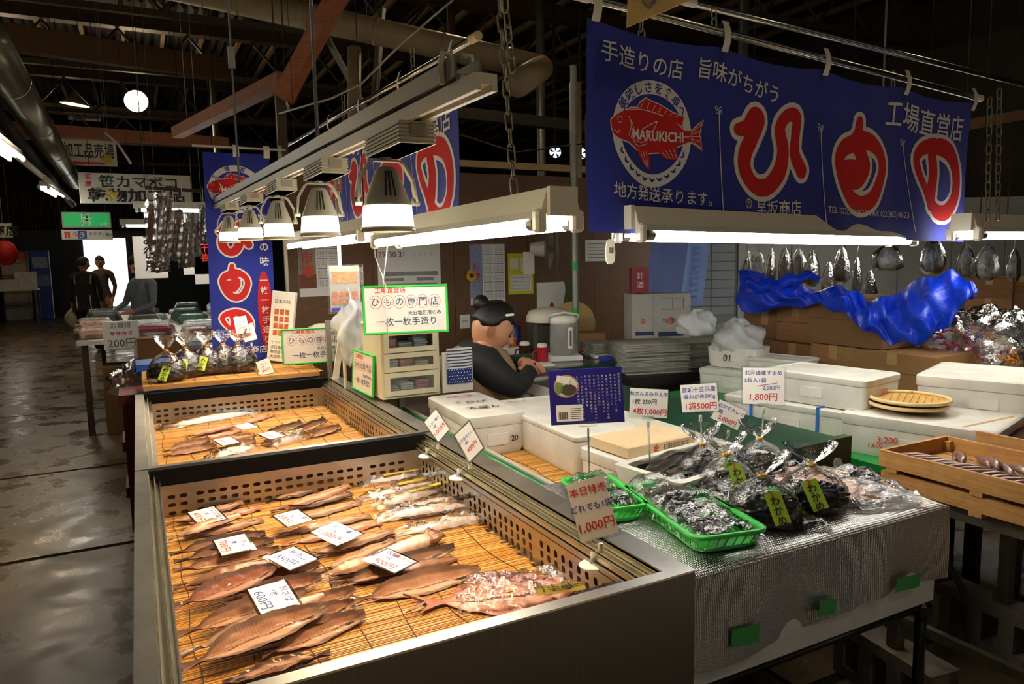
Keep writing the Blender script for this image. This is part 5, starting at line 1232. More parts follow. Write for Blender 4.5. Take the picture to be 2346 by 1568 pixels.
# ================================================================ right-hand case with foam boxes and lifted green lid
RX0, RX1, RY0, RY1 = 1.075, 1.90, 1.78, 3.24
def right_case():
    t = thing('counter_case', 'green edged counter case holding white foam boxes', 'display case', (RX0, RY0, 0))
    g, st = M('case_green', '#1f6a3a', .25, 0, .1), MATS['steel']; B = lambda m, n, mt, **k: m.build(n, mt, t, world=True, **k)
    m = MB(); m.bb(RX0+.01, RX1, RY0, RY1, .0, .66); B(m, 'body', MATS['steel_dark'])
    # sloping outer flank and green tubular lip on the fish side
    m = MB(); m.loft([[(RX0-.06, y, .655), (RX0-.05, y, .655), (RX0-.002, y, .765), (RX0-.012, y, .765)] for y in (RY0-.05, RY1)]); B(m, 'flank', M('flank_glass', '#1d241f', .1, .3, .1))
    m = MB(); m.loft([[(RX0-.012+r_*math.cos(a), y, .775+r_*math.sin(a)) for r_, a in [(.016, 2*PI*k/12) for k in range(12)]] for y in (RY0-.05, RY1)]); B(m, 'green_lip', g, smooth=True)
    m = MB(); m.bb(RX0+.004, RX0+.022, RY0, RY1, .66, .79); B(m, 'inner_wall', M('wall_grey', '#9a9a90', .4))
    m = MB(); m.bb(RX0-.012, RX1+.1, RY1, RY1+.03, .60, .86); B(m, 'end_wall', st)
    m = MB(); m.bb(RX0+.02, RX1-.05, RY0, RY1, .66, .70); B(m, 'deck', st)
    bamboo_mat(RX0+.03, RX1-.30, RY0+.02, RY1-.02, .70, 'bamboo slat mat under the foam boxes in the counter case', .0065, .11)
    # far side: green sloping hood with white band, running back
    a, b = P(1212, 862, z=.86), P(1768, 1052, z=.86)
    x0, x1 = 1.74, 1.80
    yA, yB = 1.60, 3.62
    m = MB(); m.loft([[(x0, y, .79), (x0+.012, y, .845), (x0+.022, y, .845), (x0+.04, y, .79)] for y in (yA, yB)]); B(m, 'white_band', MATS['white_paint'])
    m = MB(); m.loft([[(x0+.012, y, .846), (x0+.30, y, .865), (x0+.32, y, .855), (x0+.32, y, .70), (x0+.03, y, .79)] for y in (yA, yB)]); B(m, 'green_hood', MATS['dark_green'])
    for k in range(2):
        m = MB(); m.loft([[(x0-.03-.02*k, y, .765-.03*k), (x0-.03-.02*k, y, .78-.03*k), (x0+.02, y, .785-.03*k), (x0+.02, y, .765-.03*k)] for y in (yA+.03, yB)]); B(m, 'cream_track', MATS['cream'])
    m = MB(); m.bb(x0-.05, x0+.30, yA+.05, yB, .40, .74); B(m, 'duct_side', M('duct_dark', '#2a2a26', .6))
    # end cheek with bright screw cap
    m = MB(); m.loft([[(x, yA-e, z) for x, z in ((x0-.01, .70), (x0+.0, .80), (x0+.05, .865), (x0+.33, .872), (x0+.33, .70))] for e in (.0, .03)]); ck = B(m, 'end_cheek', MATS['dark_green'])
    m = MB(); m.cyl((x0+.26, yA-.03, .79), (x0+.26, yA-.036, .79), .018, n=20); B(m, 'screw_cap', MATS['white_paint'])
    m = MB(); m.loft([[(x0-.012, yA-e, .70), (x0-.004, yA-e, .80), (x0+.048, yA-e, .868), (x0+.056, yA-e, .862), (x0+.01, yA-e, .798), (x0+.0, yA-e, .70)] for e in (-.002, .034)]); B(m, 'chrome_edge', MATS['steel_pipe'])
    # rear end of the hood, folded up
    m = MB(); m.loft([[(x0-.02, yB+e, .74), (x0+.02, yB+e, .90), (x0+.08, yB+e, .93), (x0+.34, yB+e, .93), (x0+.34, yB+e, .70)] for e in (0, .03)]); B(m, 'rear_cheek', MATS['dark_green'])
    return t
right_case()
def foam_box(label, c, sz, rz=0, lid=.03, writing=(), group='white foam fish boxes', face_marks=(), strap_=None, lidtop=None, open_=False):
    """expanded foam box: tapered body, overlapping lid, ribs; c = centre of base"""
    t = thing('foam_box', label, 'foam box', c, rz, group=group); W_, D, H_ = sz; f = MATS['foam']; b = .012
    def rr(w_, d, z, r_=.02):
        o = []
        for sx, sy, a0 in ((1, 1, 0), (-1, 1, 90), (-1, -1, 180), (1, -1, 270)):
            for k in range(4): a = R(a0+30*k); o.append((sx*(w_/2-r_)+r_*math.cos(a), sy*(d/2-r_)+r_*math.sin(a), z))
        return o
    hb = H_-lid; m = MB()
    if open_:
        m.loft([rr(W_-.03, D-.03, 0), rr(W_-.012, D-.012, .02), rr(W_, D, H_), rr(W_-.05, D-.05, H_), rr(W_-.06, D-.06, .03)]); m.build('box_body', f, t, autosm=40)
    else:
        m.loft([rr(W_-.03, D-.03, 0), rr(W_-.012, D-.012, .02), rr(W_-.008, D-.008, hb), rr(W_-.02, D-.02, hb+.002)]); m.build('box_body', f, t, autosm=40)
        m = MB(); m.loft([rr(W_-.004, D-.004, hb+.002), rr(W_, D, hb+.006), rr(W_, D, H_-.005), rr(W_-.012, D-.012, H_), rr(W_-.04, D-.04, H_), rr(W_-.044, D-.044, H_-.003)]); m.build('lid', f, t, autosm=40)
    for s_ in (-1, 1):
        m = MB(); m.bb(-.045, .045, s_*(D/2-.004)-.003, s_*(D/2-.004)+.003, hb*.35, hb*.75); m.build('grip_panel', f, t)
    # writing: (text, colour, face, x, y, size, rot)
    for s_, col, face, x, y, sz_, rt_ in writing:
        ik = Ink(); ik.text(s_, x, y, sz_, rot=R(rt_), offset=.012, skew=.1)
        fm = {'top': flatmap((0, 0, H_-.002 if not open_ else H_), (1, 0, 0), (0, 1, 0)), 'front': flatmap((0, -D/2+.0, hb*.5), (1, 0, 0), (0, 0, 1)), 'left': flatmap((-W_/2+.0, 0, hb*.5), (0, -1, 0), (0, 0, 1)), 'right': flatmap((W_/2, 0, hb*.5), (0, 1, 0), (0, 0, 1))}[face]
        ik.lay('marker_writing', MATS[col], t, fm, .004)
    if strap_:
        for x in strap_:
            m = MB(); e = .003
            m.bb(x-.006, x+.006, -D/2-e, -D/2-e+.002, 0, H_+e); m.bb(x-.006, x+.006, D/2+e-.002, D/2+e, 0, H_+e); m.bb(x-.006, x+.006, -D/2-e, D/2+e, H_+.001, H_+e); m.build('blue_strap', M('strap_blue', '#2b6cc4', .4), t)
    return t
MZ = .7045
bx = [P(1068, 958, z=.86), P(1178, 945, z=.86)]
foam_box('foam box with black writing on its lid, left in the counter case', (1.235, 2.765, MZ), (.25, .50, .165), R(-2), .05, [('くらげ', 'ink_black', 'top', 0, .03, .05, -8), ('大盛り', 'ink_black', 'top', .0, -.10, .05, -8), ('鮮魚 三陸', 'ink_red', 'top', 0, .17, .028, 0), ('20', 'ink_black', 'front', .07, .005, .032, 4)])
foam_box('long foam box behind the dark blue product board', (1.48, 2.46, MZ), (.30, .74, .15), R(-2), .022, [('生さば', 'ink_red', 'top', -.05, .30, .03, 0), ('三陸', 'ink_red', 'top', .05, -.12, .03, 0)])
foam_box('foam box carrying the flat wooden case', (1.515, 1.93, MZ-.02), (.38, .30, .145), R(4), .045, [('まるさ', 'ink_red', 'top', .1, -.05, .03, 0)])
def wood_case():
    p = P(1380, 985, z=.86); t = thing('wooden_case', 'flat pale wooden case with printed side on a foam box', 'box', (1.50, 1.95, MZ-.02+.146), R(4))
    m = MB(); m.bevel_box((0, 0, .019), (.30, .20, .038), .003); m.build('case_body', M('balsa', '#d8bd94', .6, 0, .08), t)
    f = flatmap((0, -.10, .019), (1, 0, 0), (0, 0, 1)); ik = Ink(); ik.text('石田商店加工', .06, 0, .020); ik.lay('black_print', MATS['ink_black'], t, f, .001)
    ik = Ink(); ik.text('合', -.03, 0, .026, offset=.02); ik.lay('red_mark', MATS['ink_red'], t, f, .001)
wood_case()
# open foam tray with dark seaweed strips
foam_box('open shallow foam tray holding dark dried seaweed', (1.47, 1.645, TZ+.004), (.46, .26, .06), R(10), open_=True)
def seaweed_strips(label, c, L, W_, rz, n, z, seed, col='#2c2822', group='bundles of dried seaweed'):
    t = thing('seaweed_bundle', label, 'seaweed', (c[0], c[1], z), rz, group=group); rnd = random.Random(seed)
    M('kelp', '#2b261f', .3, 0, .6, 40, .8, 80, coat=.4); M('kelp2', '#51463a', .35, 0, .5, 40, .8, 80, coat=.3)
    for k in range(n):
        y = (k/(n-1)-.5)*W_; ph = rnd.uniform(0, 6); w_ = W_/n*rnd.uniform(.9, 1.5); h = rnd.uniform(.008, .026)
        m = MB(); m.grid(lambda u, v: V(((u-.5)*L+rnd.uniform(-.002, .002), y+(v-.5)*w_+.006*math.sin(u*9+ph), h+.006*math.sin(u*13+ph)+.005*math.sin(v*3.1)-.012*(2*u-1)**4)), 16, 3)
        m.grid(lambda u, v: V(((u-.5)*L, y+(.5-v)*w_+.006*math.sin(u*9+ph), .0005)), 2, 3); m.build('frond', MATS['kelp' if k % 3 else 'kelp2'], t, True)
    return t
seaweed_strips('dark kelp strips lying in the open foam tray', (1.46, 1.655), .36, .17, R(12), 7, TZ+.036, 3)
# ================================================================ silver covered table
TX0, TX1, TY0, TY1 = .965, 1.885, 1.135, 1.83
def silver_table():
    t = thing('market_table', 'table wrapped in silver insulation sheet, on black pipe legs', 'table', (TX0, TY0, 0))
    m = MB(); m.bb(TX0+.02, TX1-.01, TY0+.02, TY1, TZ-.03, TZ-.006); m.build('table_top', M('ply_top', '#8a6b45', .6), t, world=True)
    rnd = random.Random(5)
    # sheet: top + front drop with soft creases
    def drop(u): return .21-.02*u+.012*math.sin(u*7)
    def f(u, v):
        x = TX0+.015+(TX1-TX0-.01)*u
        if v < .5: s = v/.5; return V((x, TY1-(TY1-TY0)*s, TZ+.002*math.sin(u*20+s*9)+.0015*math.sin(s*31)-.004*max(0, s-.97)/.03))
        s = (v-.5)/.5; d = drop(u)
        return V((x+.004*math.sin(s*3), TY0-.006-.012*math.sin(u*13)*s-.008*math.exp(-((u-.70)/.05)**2)*s*(1 if True else 0)+.010*math.exp(-((u-.62)/.03)**2)*s, TZ-.004-d*s))
    m = MB(); m.grid(f, 60, 44); o = m.build('silver_sheet', MATS['silver'], t, True, world=True)
    def g(u, v): return V((TX1+.004+.008*v*math.sin(u*5), TY0+(TY1-TY0)*u*.8, TZ-.003-.20*v+.05*u*v))
    m = MB(); m.grid(g, 20, 14); m.build('silver_side_flap', MATS['silver'], t, True, world=True)
    m = MB(); m.bb(TX0+.03, TX1-.03, TY0+.004, TY0+.016, TZ-.262, TZ-.03); m.build('white_apron', M('apron_white', '#d9dcdc', .5), t, world=True)
    for px, py, w_, h, r_ in ((1705, 1455, .085, .042, -14), (1893, 1390, .060, .038, -22), (2077, 1335, .095, .036, -12)):
        p = P(px, py, Y=TY0-.016); m = MB(); m.box((p.x, TY0-.020, p.z), (w_, .0008, h), rot=Matrix.Rotation(R(-r_*.35), 3, 'Y')); m.build('green_tape', MATS['tape_green'], t, world=True)
    blk = M('pipe_black', '#17181a', .35, .2, .1)
    zb = TZ-.275
    for x in (TX0+.02, TX1-.055):
        for y in (TY0+.02, TY1-.03):
            m = MB(); m.cyl((x, y, 0), (x, y, zb), .015, n=12); m.build('leg', blk, t, True, world=True)
            m = MB(); m.bevel_box((x, y, zb-.012), (.05, .05, .05), .012); m.build('pipe_joint', blk, t, world=True)
    for y in (TY0+.02, TY1-.03):
        m = MB(); m.cyl((TX0+.02, y, zb), (TX1-.055, y, zb), .015, n=12); m.build('rail', blk, t, True, world=True)
    m = MB(); m.cyl((TX0+.02, TY0+.02, .10), (TX1-.055, TY1-.03, .10), .014, n=12); m.build('cross_rail', blk, t, True, world=True)
    m = MB(); m.cyl((TX0+.02, TY1-.03, .10), (TX1-.055, TY1-.03, .10), .014, n=12); m.build('low_rail', blk, t, True, world=True)
silver_table()
def green_basket(label, c, W_, D, rz, h=.045, z=TZ+.003, group='green plastic baskets'):
    t = thing('green_basket', label, 'basket', (c[0], c[1], z), rz, group=group); g = M('basket_green', '#39c24c', .35, 0, .06)
    def rr(w_, d, z_, r_=.03, k=5):
        o = []
        for sx, sy, a0 in ((1, 1, 0), (-1, 1, 90), (-1, -1, 180), (1, -1, 270)):
            for i in range(k): a = R(a0+90*i/(k-1)); o.append(V((sx*(w_/2-r_)+r_*math.cos(a), sy*(d/2-r_)+r_*math.sin(a), z_)))
        return o
    m = MB(); m.loft([rr(W_-.01, D-.01, h-.012), rr(W_+.006, D+.006, h-.008), rr(W_+.008, D+.008, h), rr(W_-.012, D-.012, h), rr(W_-.012, D-.012, h-.012)], caps=False); m.build('rim', g, t, True)
    m = MB(); m.loft([rr(W_-.035, D-.035, 0), rr(W_-.03, D-.03, .010), rr(W_-.036, D-.036, .010), rr(W_-.04, D-.04, .003)]); m.build('floor_pan', g, t)
    m = MB(); n = 46
    a, b = rr(W_-.028, D-.028, .008), rr(W_-.006, D-.006, h-.010)
    def along(loop, f):
        L = [(loop[(i+1) % len(loop)]-loop[i]).length for i in range(len(loop))]; s = f*sum(L)
        for i, l in enumerate(L):
            if s <= l: return loop[i].lerp(loop[(i+1) % len(loop)], s/max(l, 1e-9))
            s -= l
        return loop[0]
    first = None
    for k in range(n):
        p, q = along(a, k/n), along(b, (k+.0)/n); m = MB(); m.cyl(p, q, .0018, n=4); m.build('rib', g, t)
    return t
def pouch(label, c, L, W_, rz, z, seed, mat='kelp', group='clear pouches of seaweed', h=.03, strip=False):
    """flat clear pouch of leafy dark seaweed"""
    t = thing('seaweed_pouch', label, 'pouch', (c[0], c[1], z), rz, group=group); rnd = random.Random(seed); a = [rnd.uniform(0, 6) for _ in range(5)]
    for k in range(9):
        x, y = rnd.uniform(-.36, .36)*L, rnd.uniform(-.30, .30)*W_; ll, ww, ang = L*rnd.uniform(.25, .42), W_*rnd.uniform(.25, .4), rnd.uniform(-.5, .5); zz = rnd.uniform(.004, h*.55)
        m = MB()
        def f(u, v):
            p, q = (u-.5)*ll, (v-.5)*ww*math.sin(PI*(.1+.8*u)); return V((x+p*math.cos(ang)-q*math.sin(ang), y+p*math.sin(ang)+q*math.cos(ang), max(.0006, zz+.006*math.sin(u*11+a[0]+k)+.004*math.sin(v*8+k))))
        m.grid(f, 10, 5); m.build('frond', MATS[mat if k % 3 else 'kelp2'], t, True)
    def g(u, v):
        e = min(1, 6*min(u, 1-u))*min(1, 5*min(v, 1-v)); return V(((u-.5)*L*1.08+.003*math.sin(v*23+a[1]), (v-.5)*W_*1.08+.003*math.sin(u*25+a[2]), max(.0008, .0015+h*e**.5*(.8+.2*math.sin(u*8+a[3]))+.003*math.sin(u*41+v*13+a[4])+.0022*math.sin(v*47-u*19))))
    m = MB(); m.grid(g, 26, 16); m.build('pouch_film', MATS['film'], t, True); return t
c1 = P(1545, 1180, z=TZ+.02); 
green_basket('front green basket of seaweed pouches on the silver table', (1.205, 1.375), .40, .19, R(108-30))
pouch('seaweed pouch at the front of the front green basket', (1.195, 1.305), .25, .17, R(78), TZ+.016, 1, h=.045)
pouch('seaweed pouch at the back of the front green basket', (1.235, 1.48), .24, .18, R(72), TZ+.018, 2, h=.06)
green_basket('rear green basket right of the front one', (1.415, 1.47), .40, .19, R(78))
pouch('seaweed pouch filling the rear green basket', (1.40, 1.42), .37, .18, R(80), TZ+.016, 3, h=.055)
green_basket('small green basket half hidden behind the 1,000 yen special card', (1.085, 1.585), .28, .15, R(78))
pouch('dark pouch in the small green basket behind the special card', (1.09, 1.60), .24, .12, R(78), TZ+.02, 4, h=.05)
pouch('loose seaweed pouch lying right of the rear green basket', (1.475, 1.29), .22, .12, R(60), TZ+.004, 6, h=.02)
g = 'wakame bags with lime labels on the silver table'
for k, (px, py, rz, w_, lb, tg) in enumerate(((1790, 1212, -22, .165, 'front wakame bag with the large lime label facing us', (.0, .06, -12)), (1900, 1180, -30, .16, 'right wakame bag with a slanted lime label', (-.02, .06, -18)), (1700, 1150, -18, .15, 'wakame bag behind the front one, label half hidden', (.0, .07, -10)), (1645, 1120, -10, .15, 'leftmost rear wakame bag beside the grey foam tray', (.04, .07, -10)), (1775, 1105, -20, .14, 'rearmost wakame bag between the others, gold tie showing', None))):
    p = P(px, py, z=TZ+.004); p.y += .05; seaweed_bag(lb, (p.x, p.y, TZ+.003), w_, .175, g, '#16181a', tg, 30+k, rz=R(rz), lean=.18, flare=1.3)
def film_heap(label, c, L, W_, rz, z, seed, col='#c89a80', h=.05):
    t = thing('bagged_squid', label, 'pouch', (c[0], c[1], z), rz, group='big clear bags of dried squid'); rnd = random.Random(seed); a = [rnd.uniform(0, 6) for _ in range(5)]
    for k in range(5):
        y = (k-2)*W_*.15; m = MB(); m.grid(lambda u, v: V(((u-.5)*L*.62, y+(v-.5)*W_*.2*math.sin(PI*(.15+.8*u)), .006+.004*k*.5+h*.4*math.sin(PI*u)*(.7+.3*math.sin(v*3)))), 12, 4); m.build('dried_squid', M('sq_tan', col, .45, 0, .25, 30, .5), t, True)
    def g(u, v):
        e = min(1, 5*min(u, 1-u))*min(1, 5*min(v, 1-v)); return V(((u-.5)*L, (v-.5)*W_*(1+.1*math.sin(u*5)), max(.0008, .002+h*e**.6*(.75+.25*math.sin(u*7+a[0]))+.006*math.sin(u*27+v*9+a[1])+.005*math.sin(v*25-u*13+a[2])+.003*math.sin(u*61+v*37))))
    m = MB(); m.grid(g, 34, 20); m.build('bag_film', MATS['film'], t, True)
film_heap('big clear bag of dried squid at the far right of the silver table', (1.70, 1.38), .44, .36, R(-24), TZ+.003, 1, '#cfa58c', .045)
film_heap('second clear bag of squid behind the wakame bags', (1.70, 1.62), .34, .24, R(-12), TZ+.003, 2, '#c98f74', .06)
foam_box('grey foam tray behind the wakame bags', (1.52, 1.62-.02, TZ+.0035), (.01, .01, .01)) if False else None
# ================================================================ wooden squid crates on the steel table, cinder blocks
def wood_crate(label, x0, x1, y0, y1, z, h=.075, floor_=True):
    t = thing('wooden_crate', label, 'crate', ((x0+x1)/2, (y0+y1)/2, z), group='shallow wooden drying crates'); w_ = MATS['crate_wood']; e = .012
    L = lambda m, n='board': m.build(n, w_, t, world=True)
    for a, b, c, d in ((x0, x0+e, y0, y1), (x1-e, x1, y0, y1), (x0+e, x1-e, y0, y0+e), (x0+e, x1-e, y1-e, y1)):
        m = MB(); m.bb(a, b, c, d, z+.014, z+h); L(m, 'side_board')
    for a in (x0+e, x1-e-.02):
        for c in (y0+e, y1-e-.02): m = MB(); m.bb(a, a+.02, c, c+.02, z+.012, z+h-.012); L(m, 'corner_post')
    for y in (y0+.03, (y0+y1)/2, y1-.06): m = MB(); m.bb(x0, x1, y, y+.035, z, z+.013); L(m, 'bottom_cleat')
    n = 6
    for k in range(n): m = MB(); w2 = (x1-x0-2*e)/n; m.bb(x0+e+k*w2+.003, x0+e+(k+1)*w2-.003, y0+e, y1-e, z+.0135, z+.020); L(m, 'floor_slat')
    return t
CZ = .735
wood_crate('lower near squid crate, directly under the one holding squid', 2.035, 2.375, .82, 1.435, CZ, .060)
wood_crate('upper near crate filled with a row of small squid', 2.03, 2.37, .81, 1.44, CZ+.061, .066)
wood_crate('far crate with brown dried strips behind the squid crate', 2.40, 2.78, .85, 1.42, CZ+.085, .07)
wood_crate('bottom crate under the far crate with brown strips', 2.40, 2.78, .84, 1.43, CZ, .083)
M('squid_brown', '#7d5648', .35, 0, .35, 40, .3, 120, coat=.4); M('squid_dark', '#4a2e22', .35, 0, .3, 40, .3, 120, coat=.4)
def small_squid_mesh():
    m = MB(); n = 10
    m.loft([[(x, w_*math.cos(2*PI*k/n), h+max(-.006, w_*.8*math.sin(2*PI*k/n))) for k in range(n)] for x, w_, h in ((-.065, .002, .008), (-.05, .009, .010), (-.02, .0135, .011), (.025, .0135, .011), (.04, .010, .010), (.052, .008, .010), (.075, .0035, .006))])
    return m
def squids():
    first = None; zf = CZ+.061+.0205
    def put(x, y, a, z, mt, lb, g):
        nonlocal first
        if first is None: first = small_squid_mesh().build('small_squid', MATS['squid_brown'], None, True); o = first
        else: o = first.copy(); COL.objects.link(o)
        o.location = (x, y, z); o.rotation_euler = (0, 0, a); tag(o, lb, 'squid', g); return o
    rnd = random.Random(3)
    for k in range(18): put(2.115+rnd.uniform(-.008, .008), 1.395-.030*k, R(-22)+rnd.uniform(-.2, .2), zf+.012, 0, '%s small brown squid from the far end of the tight crate-edge row' % ordn(k), 'row of small squid in the near crate')
    for k in range(12): put(2.245+rnd.uniform(-.03, .03), 1.34-.040*k, R(50)+rnd.uniform(-.5, .5), zf+.004+.010*(k % 2), 0, '%s loose small squid from the far end, behind the tight row' % ordn(k), 'loose small squid in the near crate')
    for k in range(16):
        m = MB(); x = 2.43+.020*k; m.tube([(x, .90, CZ+.118), (x+.004, 1.1, CZ+.122), (x-.003, 1.38, CZ+.118)], .0075, 6)
        tag(m.build('dried_strip', MATS['squid_dark'], None, True), '%s brown dried strip from the left in the far crate' % ordn(k), 'dried fish', 'dried strips in the far crate')
squids()
def steel_table():
    t = thing('steel_table', 'rusty angle-iron table carrying the wooden crates', 'table', (2.4, 1.2, 0)); g = M('angle_iron', '#77705c', .5, .5, .25, 8)
    for x in (2.10, 2.72):
        for y in (1.40, .86): m = MB(); m.bb(x, x+.038, y, y+.038, .195, CZ-.045); m.build('leg', g, t, world=True)
    for x in (2.09, 2.73): m = MB(); m.bb(x, x+.05, .80, 1.45, CZ-.045, CZ-.004); m.build('side_rail', g, t, world=True)
    m = MB(); m.bb(2.14, 2.73, .82, .86, CZ-.04, CZ-.004); m.build('cross_rail', g, t, world=True); m = MB(); m.bb(2.14, 2.73, 1.40, 1.44, CZ-.04, CZ-.004); m.build('cross_rail', g, t, world=True)
    m = MB(); m.bb(2.105, 2.13, .89, 1.40, .28, .31); m.build('stretcher', g, t, world=True)
    m = MB(); m.cyl((2.12, 1.36, CZ-.06), (2.12, 1.20, .45), .010, n=8); m.build('brace', M('brace_black', '#1c1b18', .6), t, world=True)
    for y in (1.36, 1.28, .95): m = MB(); m.cyl((2.088, y, CZ-.02), (2.0905, y, CZ-.02), .006, n=8); m.build('bolt', MATS['galv'], t, world=True)
steel_table()
def cinder_block(label, x, y, rz=0, z=0):
    t = thing('cinder_block', label, 'block', (x, y, z), rz, group='cinder blocks under the crate table'); g = M('cinder', '#85796a', .9, 0, .25, 20, .6, 150)
    L, W_, H_ = .39, .12, .19; m = MB(); o = [-.195, -.125, -.035, .035, .125, .195]
    xs = [-L/2, -.135, -.055, -.0275+.0, .0275, .055, .135, L/2]
    for a, b in ((-L/2, -.15), (-.085, -.03), (.03, .085), (.15, L/2)): m.bb(a, b, -W_/2, W_/2, 0, H_)
    for a, b in ((-.15, -.085), (-.03, .03), (.085, .15)): m.bb(a, b, -W_/2, W_/2, 0, .04); m.bb(a, b, -W_/2, W_/2, H_-.04, H_)
    m.build('block', g, t); return t
cinder_block('cinder block under the left leg of the crate table', 2.14, 1.44, R(82)); cinder_block('cinder block under the right back leg of the crate table', 2.74, 1.43, R(86)); cinder_block('cinder block under the near leg of the crate table', 2.14, .88, R(85)); cinder_block('cinder block under the right front leg of the crate table', 2.74, .87, R(88))
# ================================================================ green table with foam stack
def stack_table():
    t = thing('stack_table', 'long green topped table carrying the stacked foam boxes', 'table', (2.7, 2.2, 0))
    m = MB(); m.bb(2.235, 3.10, 1.50, 3.05, .715, .742); m.build('table_top', M('table_green', '#1c8a3c', .4), t, world=True)
    m = MB(); m.bb(2.25, 3.08, 1.52, 3.03, .64, .714); m.build('apron', M('apron_dark', '#3a2f24', .7), t, world=True)
    for x in (2.27, 3.03):
        for y in (1.54, 2.98): m = MB(); m.bb(x, x+.05, y, y+.05, 0, .64); m.build('leg', MATS['old_beam'], t, world=True)
stack_table()
gz = .7425; G = 'foam boxes stacked on the green table'
foam_box('long foam box with two blue straps at the bottom of the stack', (2.46, 2.06, gz), (.62, .36, .135), R(-78), .03, [], G, strap_=(-.17, .12))
foam_box('foam box with crossed-out red prices on top of the strapped box', (2.47, 1.985, gz+.136), (.44, .28, .125), R(-80), .03, [('580', 'ink_red', 'right', -.01, .02, .034, 0), ('700', 'ink_red', 'right', -.03, -.012, .026, -6), ('北海道産', 'ink_black', 'right', .06, -.02, .014, 0)], G)
foam_box('foam box with large red prices under the round bamboo basket', (2.55, 1.60, gz), (.50, .42, .150), R(-74), .045, [('3,200', 'ink_red', 'front', -.08, .015, .032, 6), ('350', 'ink_red', 'front', .08, .0, .034, 4), ('1,600', 'ink_red', 'front', -.12, -.01, .024, 8), ('015', 'ink_red', 'front', .15, -.02, .022, 4)], G)
foam_box('wide foam box marked 700 at the right edge of the stack', (2.93, 1.60, gz+.115), (.46, .42, .145), R(-70), .045, [('700', 'ink_red', 'left', .03, .0, .026, 0)], G)
foam_box('foam box underneath the one marked 700', (2.94, 1.62, gz), (.48, .44, .114), R(-70), .03, [], G)
def round_basket(label, p, r_, z, rz):
    t = thing('bamboo_basket', label, 'basket', (p[0], p[1], z), rz, group='round bamboo baskets'); bm_ = M('basket_tan', '#c79c52', .5, 0, .2, 30, .5, 120); c2 = M('basket_rim', '#dfc58c', .45, 0, .12, 20)
    m = MB(); m.lathe([(.001, .006), (r_*.6, .008), (r_*.92, .016), (r_*.98, .022), (r_*.97, .018), (r_*.6, .003), (.001, .001)], n=40); m.build('woven_dish', bm_, t, True)
    for k in range(11):
        y = (k-5)*r_*.17; hw = math.sqrt(max(0, (r_*.93)**2-y*y)); m = MB(); m.tube([(-hw, y, .0165), (-hw*.5, y, .0115), (0, y, .0095), (hw*.5, y, .0115), (hw, y, .0165)], .0028, 5); m.build('weave_rib', bm_, t)
    m = MB(); m.tube([(r_*math.cos(2*PI*k/40), r_*math.sin(2*PI*k/40), .022) for k in range(41)], .007, 8); m.build('rim', c2, t, True)
bz = gz+.153
round_basket('lower of the two flat round bamboo baskets on the foam box', (2.50, 1.665), .128, bz, 0); round_basket('upper flat round bamboo basket on the foam box', (2.50, 1.66), .130, bz+.021, .5)
foam_box('open-topped foam box marked with a circled 01', (2.90, 2.92, gz+.125), (.28, .20, .11), R(-70), .0, [('01', 'ink_black', 'front', -.02, .0, .05, 0)], G, open_=True)
foam_box('foam box right of the circled 01 box, red marks', (2.95, 2.66, gz+.10), (.30, .22, .10), R(-75), .02, [('577', 'ink_red', 'front', .0, .0, .03, 0)], G)
foam_box('wide foam box under the circled 01 box', (2.90, 2.86, gz), (.40, .34, .124), R(-72), .03, [], G)
def crumple(label, c, r_, seed, mat='milky_film', nm='plastic_bag', sq=.75, cat='bag', group=None):
    t = thing(nm, label, cat, c, group=group); rnd = random.Random(seed); a = [rnd.uniform(0, 6) for _ in range(6)]
    def f(u, v):
        th, ph = 2*PI*u, PI*v; q = 1+.16*math.sin(3*th+a[0]+2*ph)+.12*math.sin(5*th-4*ph+a[1])+.07*math.sin(11*th+7*ph+a[2])
        rr = r_*q*math.sin(ph); return V((rr*math.cos(th), rr*math.sin(th), max(-r_*.5, r_*sq*math.cos(ph)*q)+r_*.5))
    m = MB(); m.grid(f, 36, 18); m.build('film', MATS[mat], t, True); return t
crumple('white crumpled plastic bag stuffed in the circled 01 box', (2.90, 2.94, gz+.20), .13, 3)
crumple('second white plastic bag slumped against the tiled column', (2.72, 3.05, gz+.30), .10, 5)
# ================================================================ cardboard wall, tarp and bagged goods behind
def carton(label, c, sz, rz, group='cardboard cartons stacked behind the foam boxes', mark=None, closed=True):
    t = thing('carton', label, 'carton', c, rz, group=group); W_, D, H_ = sz
    m = MB(); m.bb(-W_/2, W_/2, -D/2, D/2, 0, H_-.003); m.build('box_body', MATS['card'], t)
    for s_ in (-1, 1): m = MB(); m.bb(-W_/2+.001, W_/2-.001, .001 if s_ > 0 else -D/2+.001, D/2-.001 if s_ > 0 else -.001, H_-.003, H_); m.build('top_flap', MATS['card'], t)
    m = MB(); m.bb(-W_/2-.0008, W_/2+.0008, -D/2-.0008, -D/2, H_*.52, H_*.55); m.build('fold_seam', M('card_dark', '#6d4c2b', .8), t)
    m = MB(); m.bb(-.025, .025, -D/2-.0012, -D/2-.0004, H_*.72, H_); m.build('packing_tape', M('tape_tan', '#a98555', .3), t)
    if mark: ik = Ink(); ik.text(mark, 0, 0, .05, offset=.01); ik.lay('print', MATS['ink_black'], t, flatmap((0, -D/2, H_*.28), (1, 0, 0), (0, 0, 1)), .002)
    return t
